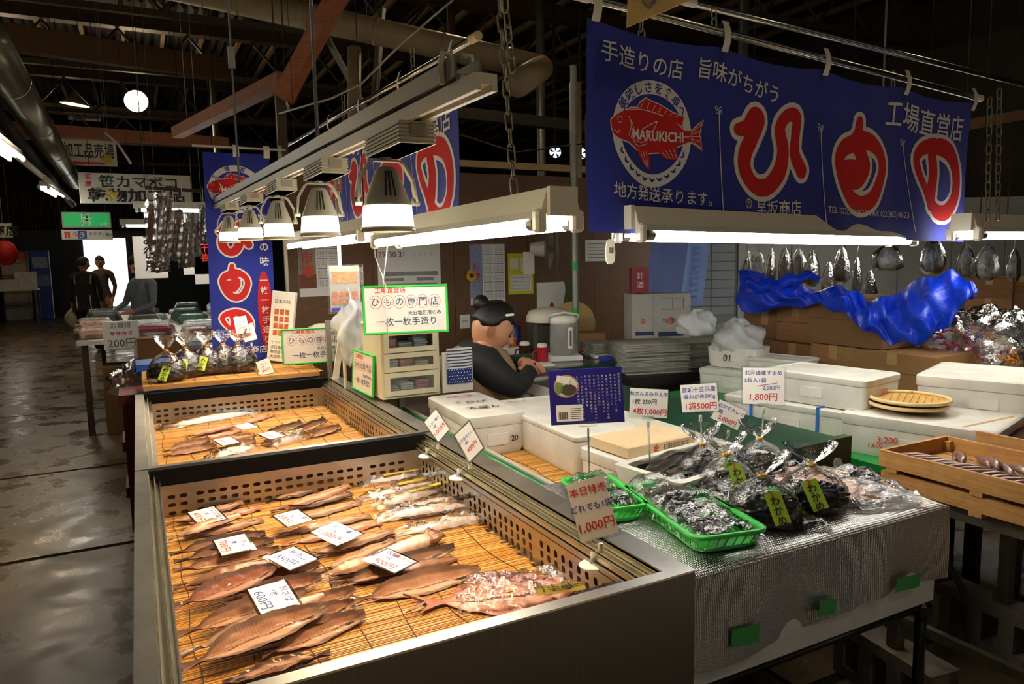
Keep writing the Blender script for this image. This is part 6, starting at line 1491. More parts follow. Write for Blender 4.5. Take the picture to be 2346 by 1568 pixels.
# cartons stand in a bank along X=3.3..3.8, faces toward the stall
CB = [((1733, 760), .9, 0, .30, .26, None, 'upper left carton in the bank next to the tiled column'), ((1785, 735), .3, 0, .2, .2, None, '')]
def bank():
    rz = R(-72)
    # (y centre along bank, width, z base, height, x face, label, mark)
    rows = [
     (3.12, .34, .74, .44, 3.30, 'tall carton at the left end of the bank beside the tiled column', None),
     (2.88, .26, .98, .20, 3.28, 'narrow carton on top near the left end of the bank', None),
     (2.86, .30, .74, .235, 3.24, 'mid-size carton left of centre, in the middle tier', None),
     (2.50, .44, 1.00, .25, 3.20, 'largest carton, in the top tier under the tarp', None),
     (2.56, .28, .74, .255, 3.20, 'carton with black print below the largest one', '大盛'),
     (2.20, .42, .80, .195, 3.16, 'wide carton in the middle tier right of centre', None),
     (2.26, .44, .50, .29, 3.18, 'printed carton in the bottom tier below the wide one', '土佐三陸産'),
     (2.66, .30, .50, .235, 3.22, 'carton in the bottom tier left of the printed one', None),
     (3.02, .36, .50, .235, 3.28, 'carton in the bottom tier at the left end of the bank', None),
     (1.90, .24, .62, .20, 3.30, 'first of the low cartons right of the wide one', None),
     (1.64, .24, .62, .185, 3.36, 'second of the low cartons right of the wide one', None),
     (1.38, .24, .62, .17, 3.42, 'third of the low cartons right of the wide one', None),
     (1.08, .30, .62, .165, 3.48, 'rightmost of the low cartons, at the picture edge', None)]
    for y, w_, z, h, x, lb, mk in rows: carton(lb, (x+.16, y, z), (w_-.006, .32, h), R(-90)+.02, mark=mk)
    t = thing('carton_rack', 'low dark rack on which the carton bank stands', 'rack', (3.4, 2.2, 0))
    m = MB(); m.bb(3.15, 3.95, 1.85, 3.32, .46, .499); m.build('deck', MATS['old_beam'], t, world=True); m = MB(); m.bb(3.15, 4.0, .85, 1.84, .58, .619); m.build('deck', MATS['old_beam'], t, world=True)
    for x in (3.18, 3.86):
        for y, z in ((1.9, .46), (3.24, .46), (.9, .58), (1.78, .58)): m = MB(); m.bb(x, x+.05, y, y+.05, 0, z); m.build('leg', MATS['old_beam'], t, world=True)
    m = MB(); m.bb(3.20, 3.94, 2.0, 3.3, .0+.02, .30); 
bank()
def tarp():
    # draped over the carton tops: path along the bank, a cross strip hanging toward us
    t = thing('blue_tarp', 'glossy blue tarpaulin draped over the cartons', 'tarp', (3.4, 2.4, 1.2))
    keys = [(1692, 620, 715), (1760, 630, 708), (1830, 655, 700), (1880, 665, 696), (1930, 655, 712), (1960, 668, 735), (1990, 688, 765), (2030, 682, 785), (2080, 655, 788), (2130, 632, 778), (2180, 622, 745), (2220, 640, 690), (2236, 662, 672)]
    def f(u, v):
        s = u*(len(keys)-1); i = min(int(s), len(keys)-2); k = s-i; k = k*k*(3-2*k)*.5+k*.5
        x = keys[i][0]*(1-k)+keys[i+1][0]*k; a = keys[i][1]*(1-k)+keys[i+1][1]*k; b = keys[i][2]*(1-k)+keys[i+1][2]*k
        X = 3.13+.05*(1-v)**1.5+.02*math.sin(u*31+v*3)+.012*math.sin(u*67-v*8)-.04*math.sin(v*PI)
        p = P(x+10*math.sin(v*7+u*12)*v, a+(b-a)*v, X=3.2); w_ = p-CAM
        return CAM+w_*(X/3.2)+V((0, 0, .012*math.sin(u*47+v*9)))
    m = MB(); m.grid(f, 110, 30); m.grid(lambda u, v: f(1-u, v)+V((.004, 0, -.003)), 110, 30); m.build('sheet', MATS['tarp'], t, True, world=True)
    def g(u, v):   # loose folded tongue on the left
        p = P(1700+170*u, 640+10*v+12*math.sin(u*5), X=3.08); return p+V((.03*math.sin(v*PI), 0, .05*(.5-v)*math.sin(PI*(.15+.8*u))+.01*math.sin(u*23)))
    m = MB(); m.grid(g, 30, 8); m.grid(lambda u, v: g(1-u, v)+V((.004, 0, 0)), 30, 8); m.build('folded_tongue', MATS['tarp'], t, True, world=True)
tarp()
def hang_bag(label, px, py, d, w_, h, col, seed, group='bags of dried goods hanging in the background', film='film', cat='bag'):
    p = P(px, py, d=d); t = thing('hanging_bag', label, cat, p, R(seed*40 % 60-30), group=group); rnd = random.Random(seed)
    def body(sc, zt, zb, k):
        n = 26; rings = []
        for z, r_ in ((zt, .16), (zt-.12*h, .5), (zt-.35*h, .85), ((zt+zb)/2-.1*h, 1), (zb+.12*h, .95), (zb, .5)):
            rings.append([(w_/2*sc*r_*math.cos(2*PI*i/n)*(1+.20*math.sin(i*1.9+z*22+seed)+.08*math.sin(i*4.1-z*50)), w_*.22*sc*r_*math.sin(2*PI*i/n), z) for i in range(n)])
        return rings
    m = MB(); m.loft(body(.82, -.18*h, -.96*h, 0)); m.build('contents', M('dry_'+col[1:], col, .5, 0, .45, 30, .6, 60), t, True)
    m = MB(); m.loft(body(1.0, 0, -h, 1), caps=False); m.build('film', MATS[film], t, True)
    m = MB(); m.tube([(0, 0, -.02), (0, 0, .05), (.01, 0, .08)], .003, 5); m.build('hook', MATS['galv'], t); return t
HB = [(1712, 575, '#5a4a38'), (1736, 572, '#8a8578'), (1768, 568, '#54402c'), (1800, 566, '#5c4630'), (1830, 570, '#4f3d2b'), (1862, 574, '#6d5a3c'), (1900, 600, '#8f8a80'), (1930, 566, '#54432f'), (1965, 590, '#6b665c'), (1995, 620, '#3e2b20')]
nth = ('first', 'second', 'third', 'fourth', 'fifth', 'sixth', 'seventh', 'eighth', 'ninth', 'tenth')
for k, (x, y, c) in enumerate(HB): hang_bag('%s hanging bag from the left above the blue tarp' % nth[k], x, y, 5.2, .11 if k != 5 else .16, .26, c, k+2)
for k, (x, y, c, w_, h) in enumerate(((2035, 560, '#9aa0a2', .17, .16), (2140, 545, '#7f8894', .24, .22), (2215, 560, '#8d928e', .12, .20), (2262, 560, '#979a96', .13, .22), (2325, 570, '#9a9c98', .15, .20))): hang_bag('%s pale plastic bag hanging at the far right, left to right' % nth[k], x, y, 4.4, w_, h, c, 30+k, 'pale plastic bags hanging at the far right', 'film')
def hang_rail(a, b, label):
    t = thing('hanging_rail', label, 'rail', a); m = MB(); m.cyl(a, b, .012, n=8); m.build('rail', MATS['galv'], t, world=True)
    for e in (a, b): m = MB(); m.cyl(e, V((e[0], e[1], 3.4)), .004, n=6); m.build('wire', MATS['galv'], t, world=True)
hang_rail(P(1690, 565, d=5.2)+V((0, 0, .10)), P(2010, 590, d=5.2)+V((0, 0, .12)), 'thin rail from which the bags above the tarp hang'); hang_rail(P(2010, 540, d=4.4)+V((0, 0, .08)), P(2345, 555, d=4.4)+V((0, 0, .10)), 'thin rail carrying the pale bags at the far right')
for k, (x, y, r_, c, lb) in enumerate(((1790, 780, .0, '', ''), (2010, 800, .14, 'film', 'clear bags heaped under the hanging end of the tarp'), (2210, 790, .16, 'pinkish', 'heap of clear bags with magenta and gold ties'), (2290, 820, .12, 'orange', 'clear bag with orange contents at the right edge'), (2320, 760, .12, 'film', 'clear plastic heap at the right edge above the cartons'), (2262, 735, .10, 'film', 'clear plastic heap right of the tarp end'))):
    if not lb: continue
    X = 3.55; p = P(x, y, X=X); z0 = .80
    if c in ('film', 'milky_film'): crumple(lb, (p.x, p.y, p.z-.08), r_*1.1, 40+k, c, group='plastic bags heaped on the cartons')
    else:
        t = crumple(lb, (p.x, p.y, p.z-.08), r_*1.1, 40+k, 'film', group='plastic bags heaped on the cartons'); m = MB(); rnd = random.Random(k)
        for j in range(40):
            a, b = V((rnd.uniform(-1, 1)*r_*.7, rnd.uniform(-1, 1)*r_*.7, rnd.uniform(.2, .9)*r_)), V((rnd.uniform(-1, 1), rnd.uniform(-1, 1), rnd.uniform(-1, 1)))*r_*.35; m.tube([a, a+b*.5+V((0, 0, .01)), a+b], .006, 5)
        m.build('contents', M('tie_'+c, '#b3285e' if c == 'pinkish' else '#d98a1c', .4, 0, .3, 30), t)['kind'] = 'stuff'
        if c == 'pinkish':
            m = MB()
            for j in range(18): a = V((rnd.uniform(-1, 1)*r_*.6, rnd.uniform(-1, 1)*r_*.6, rnd.uniform(.6, 1.0)*r_)); m.tube([a, a+V((.03, .01, .02)), a+V((.05, -.02, 0))], .003, 4)
            m.build('gold_ties', M('tie_gold', '#c98f24', .3, .6, .1), t)['kind'] = 'stuff'
m = MB(); 
def back_shelf():
    t = thing('goods_shelf', 'wooden shelf of bagged goods behind the cartons', 'shelf', (3.6, 1.5, 0)); 
    m = MB(); m.bb(3.42, 4.0, .9, 2.02, .795, .815); m.build('board', MATS['old_beam'], t, world=True)
    for y in (.95, 1.5, 1.95): m = MB(); m.bb(3.90, 3.95, y, y+.04, .62, .795); m.build('upright', MATS['old_beam'], t, world=True)
back_shelf()
for k, (px, py, d) in enumerate(((2265, 660, 6.4), (2305, 690, 6.4), (2340, 655, 6.4), (2262, 705, 6.4))):
    p = P(px, py, d=d); carton('%s far carton at the right edge behind the clear plastic heap' % nth[k], (p.x, p.y, p.z-.10), (.34, .3, .19), R(-60), 'far cartons at the right edge')
# far stalls on the right: tube lights
for k, (x0, x1, y) in enumerate(((1700, 1742, 572), (1834, 1870, 574), (1875, 1930, 576), (2092, 2112, 598))):
    a, b = P(x0, y, d=9.5), P(x1, y+1, d=9.5); fixture(a, b, '%s distant tube light from the left, seen past the hanging bags' % nth[k], tubes=(1,))
# ================================================================ cashier's booth
BY = 4.90
def booth_wall():
    t = thing('wall_booth', None, None, (.9, BY, 0)); struct(t)
    xs = [.88, 1.45, 2.06, 2.67, 3.28, 3.9]
    for a, b in zip(xs[:-1], xs[1:]): m = MB(); m.bb(a+.002, b-.002, BY, BY+.02, 0, 2.1); m.build('plywood_panel', MATS['ply'], t, world=True)
    for x in (.90, 2.06, 3.28): m = MB(); m.bb(x-.03, x+.03, BY+.02, BY+.07, 0, 2.6); m.build('stud', MATS['old_beam'], t, world=True)
booth_wall()
def poster(label, x0, y0, x1, y1, Y, parts, nm='calendar', mat='paper', cat='calendar', rz=0):
    a, b = P(x0, y0, Y=Y), P(x1, y1, Y=Y); c = (a+b)/2; w_, h = abs(b.x-a.x), abs(a.z-b.z); t = thing(nm, label, cat, (c.x, Y, c.z), rz)
    m = MB(); m.bb(-w_/2, w_/2, -.003, 0, -h/2, h/2); m.build('sheet', MATS[mat], t)
    f = flatmap((0, -.003, 0), (1, 0, 0), (0, 0, 1))
    for i_, (name, col, fn) in enumerate(parts): ik = Ink(); fn(ik, w_, h); ik.lay(name, M('po_'+col[1:], col, .6, 0, .15, 40), t, f, .001+.0008*i_)
    return t
WY = BY-.004
def monthgrid(x0, x1, y0, y1, nx, ny):
    def fn(ik, w_, h):
        for i in range(nx):
            for j in range(ny):
                a, b = (x0+(x1-x0)*i/nx)*w_, (x0+(x1-x0)*(i+.86)/nx)*w_; c = (y0+(y1-y0)*j/ny)*h; d = (y1-y0)/ny*h
                for r_ in range(5):
                    for q in range(7): ik.rect(a+(b-a)*q/7, a+(b-a)*(q+.5)/7, c+d*(.08+.13*r_), c+d*(.14+.13*r_))
    return fn
def bars(x0, x1, y0, y1, nx, ny):
    def fn(ik, w_, h):
        for i in range(nx):
            for j in range(ny): a = (x0+(x1-x0)*i/nx)*w_; c = (y0+(y1-y0)*(j+.84)/ny)*h; ik.rect(a, a+(x1-x0)/nx*w_*.86, c, c+(y1-y0)/ny*h*.07)
    return fn
poster('year calendar with large red characters, left behind the far tube light', 680, 545, 785, 677, 4.897, [('photo', '#8d8478', lambda k, w_, h: k.rect(-.5*w_, -.1*w_, -.36*h, .5*h)), ('fish_photo', '#7a3f2c', lambda k, w_, h: k.rect(-.5*w_, -.1*w_, -.36*h, -.12*h)), ('dates', '#8a6a5a', monthgrid(-.06, .5, -.34, .5, 2, 5)), ('month_bars', '#4a68a8', bars(-.06, .5, -.34, .5, 2, 5)), ('red_lettering', '#c8432f', lambda k, w_, h: k.vtext('卸市場', -.3*w_, .16*h, .085, .088, offset=.03))])
poster('big wall calendar with large grey numbers in the middle', 862, 540, 1010, 655, 4.897, [('numbers', '#3b3b42', lambda k, w_, h: (k.text('25 26 27 28', .2*w_, .44*h, .045), k.text('30 31', -.2*w_, .14*h, .055))), ('red_number', '#c0392b', lambda k, w_, h: k.text('29', -.43*w_, .14*h, .055)), ('pale_numbers', '#c4c2bc', lambda k, w_, h: k.text('1  2  3  4', .22*w_, .14*h, .04)), ('footer', '#8f8f8c', lambda k, w_, h: (k.rect(-.42*w_, .45*w_, -.28*h, -.2*h), k.rect(-.40*w_, -.1*w_, -.38*h, -.32*h), k.rect(.1*w_, .38*w_, -.38*h, -.32*h), k.rect(-.42*w_, .45*w_, -.46*h, -.43*h)))])
poster('tall year calendar with blue bars behind the seated clerk', 1075, 560, 1158, 695, 4.897, [('photo', '#8b95b5', lambda k, w_, h: k.rect(-.5*w_, -.15*w_, -.40*h, .5*h)), ('dates', '#8d8f98', monthgrid(-.12, .5, -.42, .5, 2, 6)), ('month_bars', '#4a68a8', bars(-.12, .5, -.42, .5, 2, 6)), ('red_lettering', '#c0435a', lambda k, w_, h: k.vtext('仲卸', -.33*w_, .05*h, .06, .07, offset=.03))])
poster('yellow bordered notice on the booth wall', 1163, 581, 1222, 673, 4.897, [('white_cells', '#e4e2da', lambda k, w_, h: (k.rect(-.42*w_, -.1*w_, .12*h, .38*h), k.rect(0, .4*w_, .05*h, .4*h), k.rect(-.42*w_, .42*w_, -.42*h, -.02*h))), ('lines', '#9a9a8c', lambda k, w_, h: [k.rect(-.4*w_, .4*w_, (-.1-.09*q)*h, (-.09-.09*q)*h) for q in range(4)])], 'notice', 'yellow_paper' if M('yellow_paper', '#d9d326', .6, 0, .05) else '', 'notice')
poster('small cream note pinned left of the clerk', 1053, 722, 1077, 752, 4.897, [('scribble', '#8a8a80', lambda k, w_, h: k.rect(-.3*w_, .3*w_, 0, .06*h))], 'note', 'paper', 'note')
poster('grey notice sheet on the wall right of the fan', 1340, 550, 1405, 598, 4.897, [('lines', '#777772', lambda k, w_, h: [k.rect(-.4*w_, .4*w_, (.3-.16*q)*h, (.33-.16*q)*h) for q in range(5)])], 'notice', 'paper', 'notice')
poster('white sheet with a red blot on the booth wall', 1229, 648, 1297, 728, 4.897, [('red_blot', '#b3242a', lambda k, w_, h: (k.disc(-.0*w_, -.15*h, .018, .03), k.disc(.08*w_, -.32*h, .014, .02), k.disc(.3*w_, -.45*h, .03, .02)))], 'drawing_sheet', 'paper', 'sheet')
def sunflower():
    p = P(1080, 632, Y=4.85); t = thing('sunflower', 'small artificial sunflower pinned beside the tall calendar', 'flower', p)
    m = MB()
    for k in range(12): a = 2*PI*k/12; m.prism([(.012, -.006), (.036, -.008), (.045, 0), (.036, .008), (.012, .006)], (0, 0, 0), (math.cos(a), 0, math.sin(a)), (-math.sin(a), 0, math.cos(a)), .003)
    m.build('petals', M('sun_yellow', '#d9a51e', .6), t)['kind'] = 'stuff'; m = MB(); m.lathe([(.016, 0), (.014, .008), (.002, .011)], (0, -.002, 0), 14, rot=Matrix.Rotation(R(90), 3, 'X')); m.build('seed_head', M('sun_brown', '#3a2716', .8), t)
    for a in (2.4, 3.6): m = MB(); m.prism([(0, 0), (.03, -.014), (.06, 0), (.03, .014)], (.0, .002, 0), (math.cos(a), 0, math.sin(a)), (-math.sin(a), 0, math.cos(a)), .002); m.build('leaf', M('leaf_green', '#3f7a2c', .6), t)
sunflower()
def wall_fan():
    p = P(1262, 570, Y=4.55); t = thing('wall_fan', 'grey wall fan seen edge-on beside the yellow notice', 'fan', p, R(58))
    g = M('fan_grey', '#6f6a5c', .4); 
    for r_ in (.19, .15, .11, .07, .035):
        for y in (-.05, .03): m = MB(); m.tube([(r_*math.cos(2*PI*k/28), y+(.02 if y < 0 else -.02)*(1 - r_/.19)*-1, r_*math.sin(2*PI*k/28)) for k in range(29)], .003 if r_ < .19 else .006, 5); m.build('guard_ring', g, t)
    for k in range(3):
        a = 2*PI*k/3; m = MB(); m.grid(lambda u, v: V(((.03+.12*u)*math.cos(a+.5*(v-.5)*(1+u)), .01*(v-.5)*4, (.03+.12*u)*math.sin(a+.5*(v-.5)*(1+u)))), 6, 4); m.build('blade', M('fan_blade', '#8b8b80', .3), t, True)
    m = MB(); m.cyl((0, .03, 0), (0, .15, 0), .06, .045, n=16); m.build('motor', MATS['cream'], t); m = MB(); m.bb(-.03, .03, .12, .2, -.18, -.02); m.build('bracket', MATS['cream'], t)
wall_fan()
def desk():
    t = thing('desk', 'dark desk with glass top at which the clerk writes', 'desk', (2.2, 3.9, 0))
    m = MB(); m.bb(1.88, 2.75, 3.45, 4.35, .83, .86); m.build('desk_top', MATS['dark_green'], t, world=True)
    m = MB(); m.bb(1.87, 2.76, 3.44, 4.36, .8605, .867); m.build('glass_sheet', MATS['acrylic'], t, world=True)
    for x in (1.90, 2.68):
        for y in (3.48, 4.28): m = MB(); m.bb(x, x+.05, y, y+.05, 0, .83); m.build('leg', MATS['old_beam'], t, world=True)
    m = MB(); m.bb(1.92, 2.72, 3.455, 3.47, .30, .83); m.build('modesty_panel', M('plaid_green', '#20392a', .8, 0, .4, 40), t, world=True)
desk()
DZ = .868
def lath(nm, label, cat, p, prof, mat, extra=None, group=None):
    t = thing(nm, label, cat, p, group=group); m = MB(); m.lathe(prof, n=18); m.build('body', mat, t, autosm=50)
    if extra: extra(t)
    return t
def mugx(t):
    m = MB(); m.tube([(-.036, 0, .075), (-.06, 0, .07), (-.064, 0, .045), (-.056, 0, .022), (-.036, 0, .018)], .006, 6); m.build('handle', t.children[0].data.materials[0], t, True); m = MB(); m.lathe([(.03, .096), (.03, .112), (.02, .118)], n=14); m.build('lid', MATS['white_paint'], t)
def dpos(px, py, z=DZ): p = P(px, py, z=z); return (p.x, p.y, z)
cup = [(.034, 0), (.037, .09), (.037, .096), (.034, .096), (.031, .006)]
lath('mug', 'red mug on the desk in front of the hot water pot', 'mug', (2.06, 3.62, DZ), cup, M('mug_red', '#a3182a', .3), mugx); lath('mug', 'dark brown mug behind the red one', 'mug', (2.02, 3.76, DZ), cup, M('mug_brown', '#3a2018', .3), mugx)
def pot():
    t = thing('hot_water_pot', 'tall grey and white hot water pot on the desk', 'pot', (2.25, 3.70, DZ+.03), R(-20)); gy = M('pot_grey', '#8b8d86', .35)
    m = MB(); m.lathe([(.075, 0), (.08, .02), (.078, .17), (.074, .19)], n=24); m.build('body', gy, t, autosm=50); m = MB(); m.lathe([(.08, .19), (.084, .20), (.082, .22), (.06, .235), (.02, .236)], n=24); m.build('lid', MATS['white_paint'], t, autosm=50)
    m = MB(); m.bevel_box((.03, -.078, .105), (.028, .012, .13), .006); g = m.build('level_gauge', MATS['white_paint'], t); m = MB(); m.bb(.024, .036, -.086, -.084, .06, .15); m.build('gauge_window', M('gauge_mauve', '#7a5a6c', .3), g)
    m = MB(); m.tube([(-.082, 0, .19), (-.088, -.04, .24), (0, -.06, .258), (.088, -.04, .24), (.082, 0, .19)], .006, 6); m.build('handle', MATS['white_paint'], t, True)
    m = MB(); m.bevel_box((0, 0, -.015), (.2, .2, .03), .004); m.build('stand', MATS['paper'], t)
pot()
def rice_cooker():
    t = thing('appliance', 'cream rounded appliance behind the hot water pot', 'appliance', (2.36, 4.05, DZ), R(-15)); m = MB(); m.bevel_box((0, 0, .10), (.26, .22, .20), .02); m.build('body', M('appl_dark', '#4a463a', .4), t); m = MB(); m.lathe([(.15, .2), (.15, .23), (.13, .27), (.06, .29), (.01, .292)], n=22); m.build('lid', MATS['cream'], t, autosm=50)
rice_cooker()
def small_box(nm, label, cat, p, sz, rz, mat, lid=None):
    t = thing(nm, label, cat, p, rz); m = MB(); m.bevel_box((0, 0, sz[2]/2), sz, .004); m.build('body', mat, t)
    if lid: m = MB(); m.bevel_box((0, 0, sz[2]+.004), (sz[0]*1.02, sz[1]*1.02, .008), .002); m.build('lid', lid, t)
    return t
small_box('tray', 'long cream tray of small cups behind the mugs', 'tray', (2.02, 4.06, DZ), (.28, .10, .055), R(-12), MATS['cream'])
for k, (x, c) in enumerate(((1.95, '#a79aa8'), (2.04, '#c9c2ae'), (2.09, '#b05a24'))): lath('cup', '%s small cup standing in the cream tray' % nth[k], 'cup', (x, 4.05, DZ+.056), [(.025, 0), (.032, .05), (.03, .05), (.022, .004)], M('cup_%d' % k, c, .4), group='cups in the tray')
for k, (x, c, h) in enumerate(((2.10, '#8c1e1e', .15), (2.19, '#252c6e', .17), (2.01, '#26231f', .19))): lath('can', '%s tall canister behind the cups' % ('red', 'navy', 'black')[k], 'can', (x, 4.20, DZ), [(.035, 0), (.037, .01), (.037, h-.01), (.03, h), (.005, h+.004)], M('can_%d' % k, c, .35))
small_box('notebook', 'white order pad on the desk under her hand', 'notebook', (1.98, 3.56, DZ), (.20, .14, .012), R(-14), MATS['paper'])
small_box('tin', 'small blue tin at the desk front edge', 'tin', (2.42, 3.50, DZ), (.07, .05, .028), 0, M('tin_blue', '#2b3fa8', .4)); small_box('paper_pad', 'stack of white paper slips beside the hot water pot', 'paper', (2.50, 3.62, DZ), (.16, .12, .02), R(-20), MATS['paper'])
def uchiwa():
    p = P(1340, 752, z=1.0); t = thing('round_fan', 'round tan paper fan leaning behind the newspapers', 'fan', (2.68, 4.26, DZ+.0)); rm = Matrix.Rotation(R(-25), 3, 'Z') @ Matrix.Rotation(R(80), 3, 'X'); m = MB(); m.lathe([(.001, 0), (.15, 0), (.152, .003), (.15, .006), (.001, .006)], (0, 0, .155), 30, rot=rm); m.build('disc', M('fan_tan', '#b89a62', .7, 0, .15), t)
    q = small_box('carton', 'open brown carton before the round fan', 'carton', (2.60, 3.98, DZ), (.22, .16, .12), R(-20), MATS['card'])
uchiwa()
def newspapers():
    base = (2.86, 3.50)
    t = thing('stack_table', 'low dark table carrying the stacks of folded newspapers', 'table', (2.9, 3.5, 0)); m = MB(); m.bb(2.40, 3.36, 3.22, 3.86, .74, .80); m.build('table_top', M('tbl_black', '#1a1917', .5), t, world=True)
    for x in (2.44, 3.28):
        for y in (3.26, 3.78): m = MB(); m.bb(x, x+.04, y, y+.04, 0, .74); m.build('leg', MATS['tbl_black'], t, world=True)
    M('newsprint', '#9a988e', .85, 0, .14, 26); M('newsprint_b', '#86847b', .85, 0, .14, 30); rnd = random.Random(8)
    for s_, (cx_, cy_, n, w_, d, lb) in enumerate(((2.66, 3.42, 18, .40, .30, 'left stack'), (3.09, 3.44, 16, .40, .32, 'right stack'), (2.68, 3.72, 14, .42, .22, 'rear stack'))):
        z = .8005; fst = None
        for k in range(n):
            h = rnd.uniform(.008, .012)
            if fst is None: m = MB(); m.bevel_box((0, 0, .0048), (w_, d, .0096), .003); o = fst = m.build('newspaper', MATS['newsprint'], None, True)
            else: o = fst.copy(); COL.objects.link(o)
            o.location = (cx_+rnd.uniform(-.014, .014), cy_+rnd.uniform(-.014, .014), z); o.rotation_euler = (0, 0, R(-16)+rnd.uniform(-.06, .06)); o.scale = (1, 1, h/.0096)
            tag(o, '%s folded newspaper from the bottom of the %s by the white carton' % (ordn(k), lb), 'newspaper', 'newspapers in the %s' % lb); z += h
newspapers()
def white_carton():
    a = P(1505, 672, d=4.62); t = thing('printed_carton', 'white printed carton with red seal marks behind the newspapers', 'carton', (a.x, a.y, .0), R(-20)); W_, D, H_ = .38, .18, a.z
    z0 = a.z-.03-.70
    m = MB(); m.bb(-W_/2, W_/2, -D/2, D/2, 0, H_); m.build('box_body', M('carton_white', '#b9b6ac', .6), t)
    f = flatmap((0, -D/2, H_), (1, 0, 0), (0, 0, 1))
    ik = Ink(); ik.text('特  製', .05, -.17, .035); ik.rect(-.02, .145, -.27, -.24); ik.rect(-.17, -.05, -.26, -.235)
    for x0, x1, y0, y1 in ((.0, .14, -.03, -.028), (.0, .14, -.10, -.098), (.0, .002, -.10, -.03), (.14, .142, -.10, -.03), (.07, .072, -.10, -.03)): ik.rect(x0, x1, y0, y1)
    ik.lay('blue_print', MATS['ink_navy'], t, f, .002)
    ik = Ink(); ik.ring(.06, -.17, .017, .022, 20); ik.text('吉', .06, -.17, .026, offset=.02); ik.ring(-.12, -.17, .012, .016, 16); ik.text('吉', -.12, -.17, .018, offset=.02); ik.lay('red_seal', MATS['ink_red'], t, f, .002)
    m = MB(); m.bb(-.055, -.053, -D/2-.001, -D/2, 0, H_); m.build('corner_crease', M('crease', '#8f8c82', .7), t)
white_carton()
def tiled_column():
    # white brick-like foam tile pillar and blue sheets hung beside it
    a, b = P(1590, 560, d=5.15), P(1697, 700, d=5.15); t = struct(thing('wall_pillar', None, None, (a.x, a.y, 0))); rz = R(-28)
    t.matrix_basis = Matrix.Translation(((a.x+b.x)/2, (a.y+b.y)/2+.05, 0)) @ Matrix.Rotation(rz, 4, 'Z')
    W_ = .36; m = MB(); m.bb(-W_/2+.004, W_/2-.004, .004, .30, 0, 2.2); m.build('core', M('grout', '#8a8f92', .8), t)
    bk = None
    for k in range(34):
        z = .02+.064*k
        for i in range(2):
            off = .085 if k % 2 else 0
            if bk is None: m = MB(); m.bevel_box((0, 0, 0), (.166, .012, .060), .003); o = bk = m.build('brick', M('brick_white', '#b4bec4', .6, 0, .06), t)
            else: o = bk.copy(); COL.objects.link(o); o.parent = t
            o.location = (-W_/2+.085+.17*i, 0, z+.03)
    for px0, px1, py0, py1, col, lb in ((1485, 1575, 556, 672, '#6b7fc0', 'greyish blue plastic sheet hanging left of the white tiled pillar'), (1562, 1620, 556, 700, '#8fb0ec', 'pale blue banded sheet hanging on the white tiled pillar')):
        d = 4.95; p, q, r_, s_ = P(px0+8, py0, d=d), P(px1+8, py0, d=d), P(px1-12, py1, d=d), P(px0-8, py1, d=d); u = thing('hanging_sheet', lb, 'sheet', (p+q)/2); m = MB()
        f = lambda a, b: (p*(1-a)+q*a)*(1-b)+(s_*(1-a)+r_*a)*b+FWD*-.01*math.sin(a*9); m.grid(f, 8, 10); m.grid(lambda a, b: f(1-a, b)+FWD*.003, 8, 10); m.build('sheet', M('sheet_'+col[1:], col, .45, 0, .08, 4), u, True, world=True)
        if px0 > 1500:
            for k in range(9): c = P(1598-k*1.2, 568+14*k, d=d-.03); m = MB(); m.box(c, (.045, .004, .018), rz=rz); m.build('band', M('band_blue', '#6d8fd4', .5), u, world=True)
tiled_column()
p = P(1464, 642, d=4.6); t = thing('red_box', 'red extinguisher box with white letters left of the blue sheet', 'box', p); m = MB(); m.box((0, 0, 0), (.11, .08, .16), rz=R(-27)); m.build('body', M('ext_red', '#8e1420', .4), t); ik = Ink(); ik.vtext('計酒', 0, 0, .045, .06); ik.lay('lettering', MATS['banner_white'], t, flatmap((-.018, -.036, 0), (math.cos(R(-27)), math.sin(R(-27)), 0), (0, 0, 1)), .002)
m = MB(); m.box((0, 0, -.5), (.03, .03, .84), rz=R(-27)); m.build('post', MATS['dark_iron'], t)
pp = P(1318, 640, d=4.4); t = thing('booth_post', 'slim grey post with green tape in the booth', 'post', (pp.x, pp.y, 0)); m = MB(); m.cyl((0, 0, 0), (0, 0, 2.6), .02, n=10); m.build('tube', MATS['galv'], t)
for z in (1.12, 1.40): m = MB(); m.cyl((0, 0, z), (0, 0, z+.05), .0215, n=10); m.build('green_tape', MATS['tape_green'], t)
def fan_paddle():
    q = P(1350, 690, Y=4.55); t = thing('green_hose', 'green cloth strip hanging on the booth wall', 'cloth', (q.x, 4.86, q.z)); m = MB(); m.grid(lambda u, v: V(((u-.5)*.07+.01*math.sin(v*7), -.01-.008*math.sin(u*6), .14-.28*v)), 6, 12); m.build('cloth', M('olive_cloth', '#4a5a2c', .8), t, True)
fan_paddle()
ch = thing('chair', 'orange-brown chair back between the towel and the clerk', 'chair', (1.44, 3.36, 0)); m = MB(); m.bevel_box((0, 0, .885), (.19, .018, .17), .006, rz=R(-6)); m.build('backrest', M('chair_orange', '#8e3d16', .5), ch)
m = MB(); m.bevel_box((.0, .21, .44), (.36, .36, .04), .01); m.build('seat', MATS['chair_orange'], ch)
for x in (-.15, .15):
    for y in (.05, .37): m = MB(); m.cyl((x, y, 0), (x, y, .42), .012, n=8); m.build('leg', MATS['dark_iron'], ch)
for x in (-.08, .08): m = MB(); m.cyl((x, .02, .42), (x, .012, .80), .01, n=8); m.build('back_post', MATS['dark_iron'], ch)
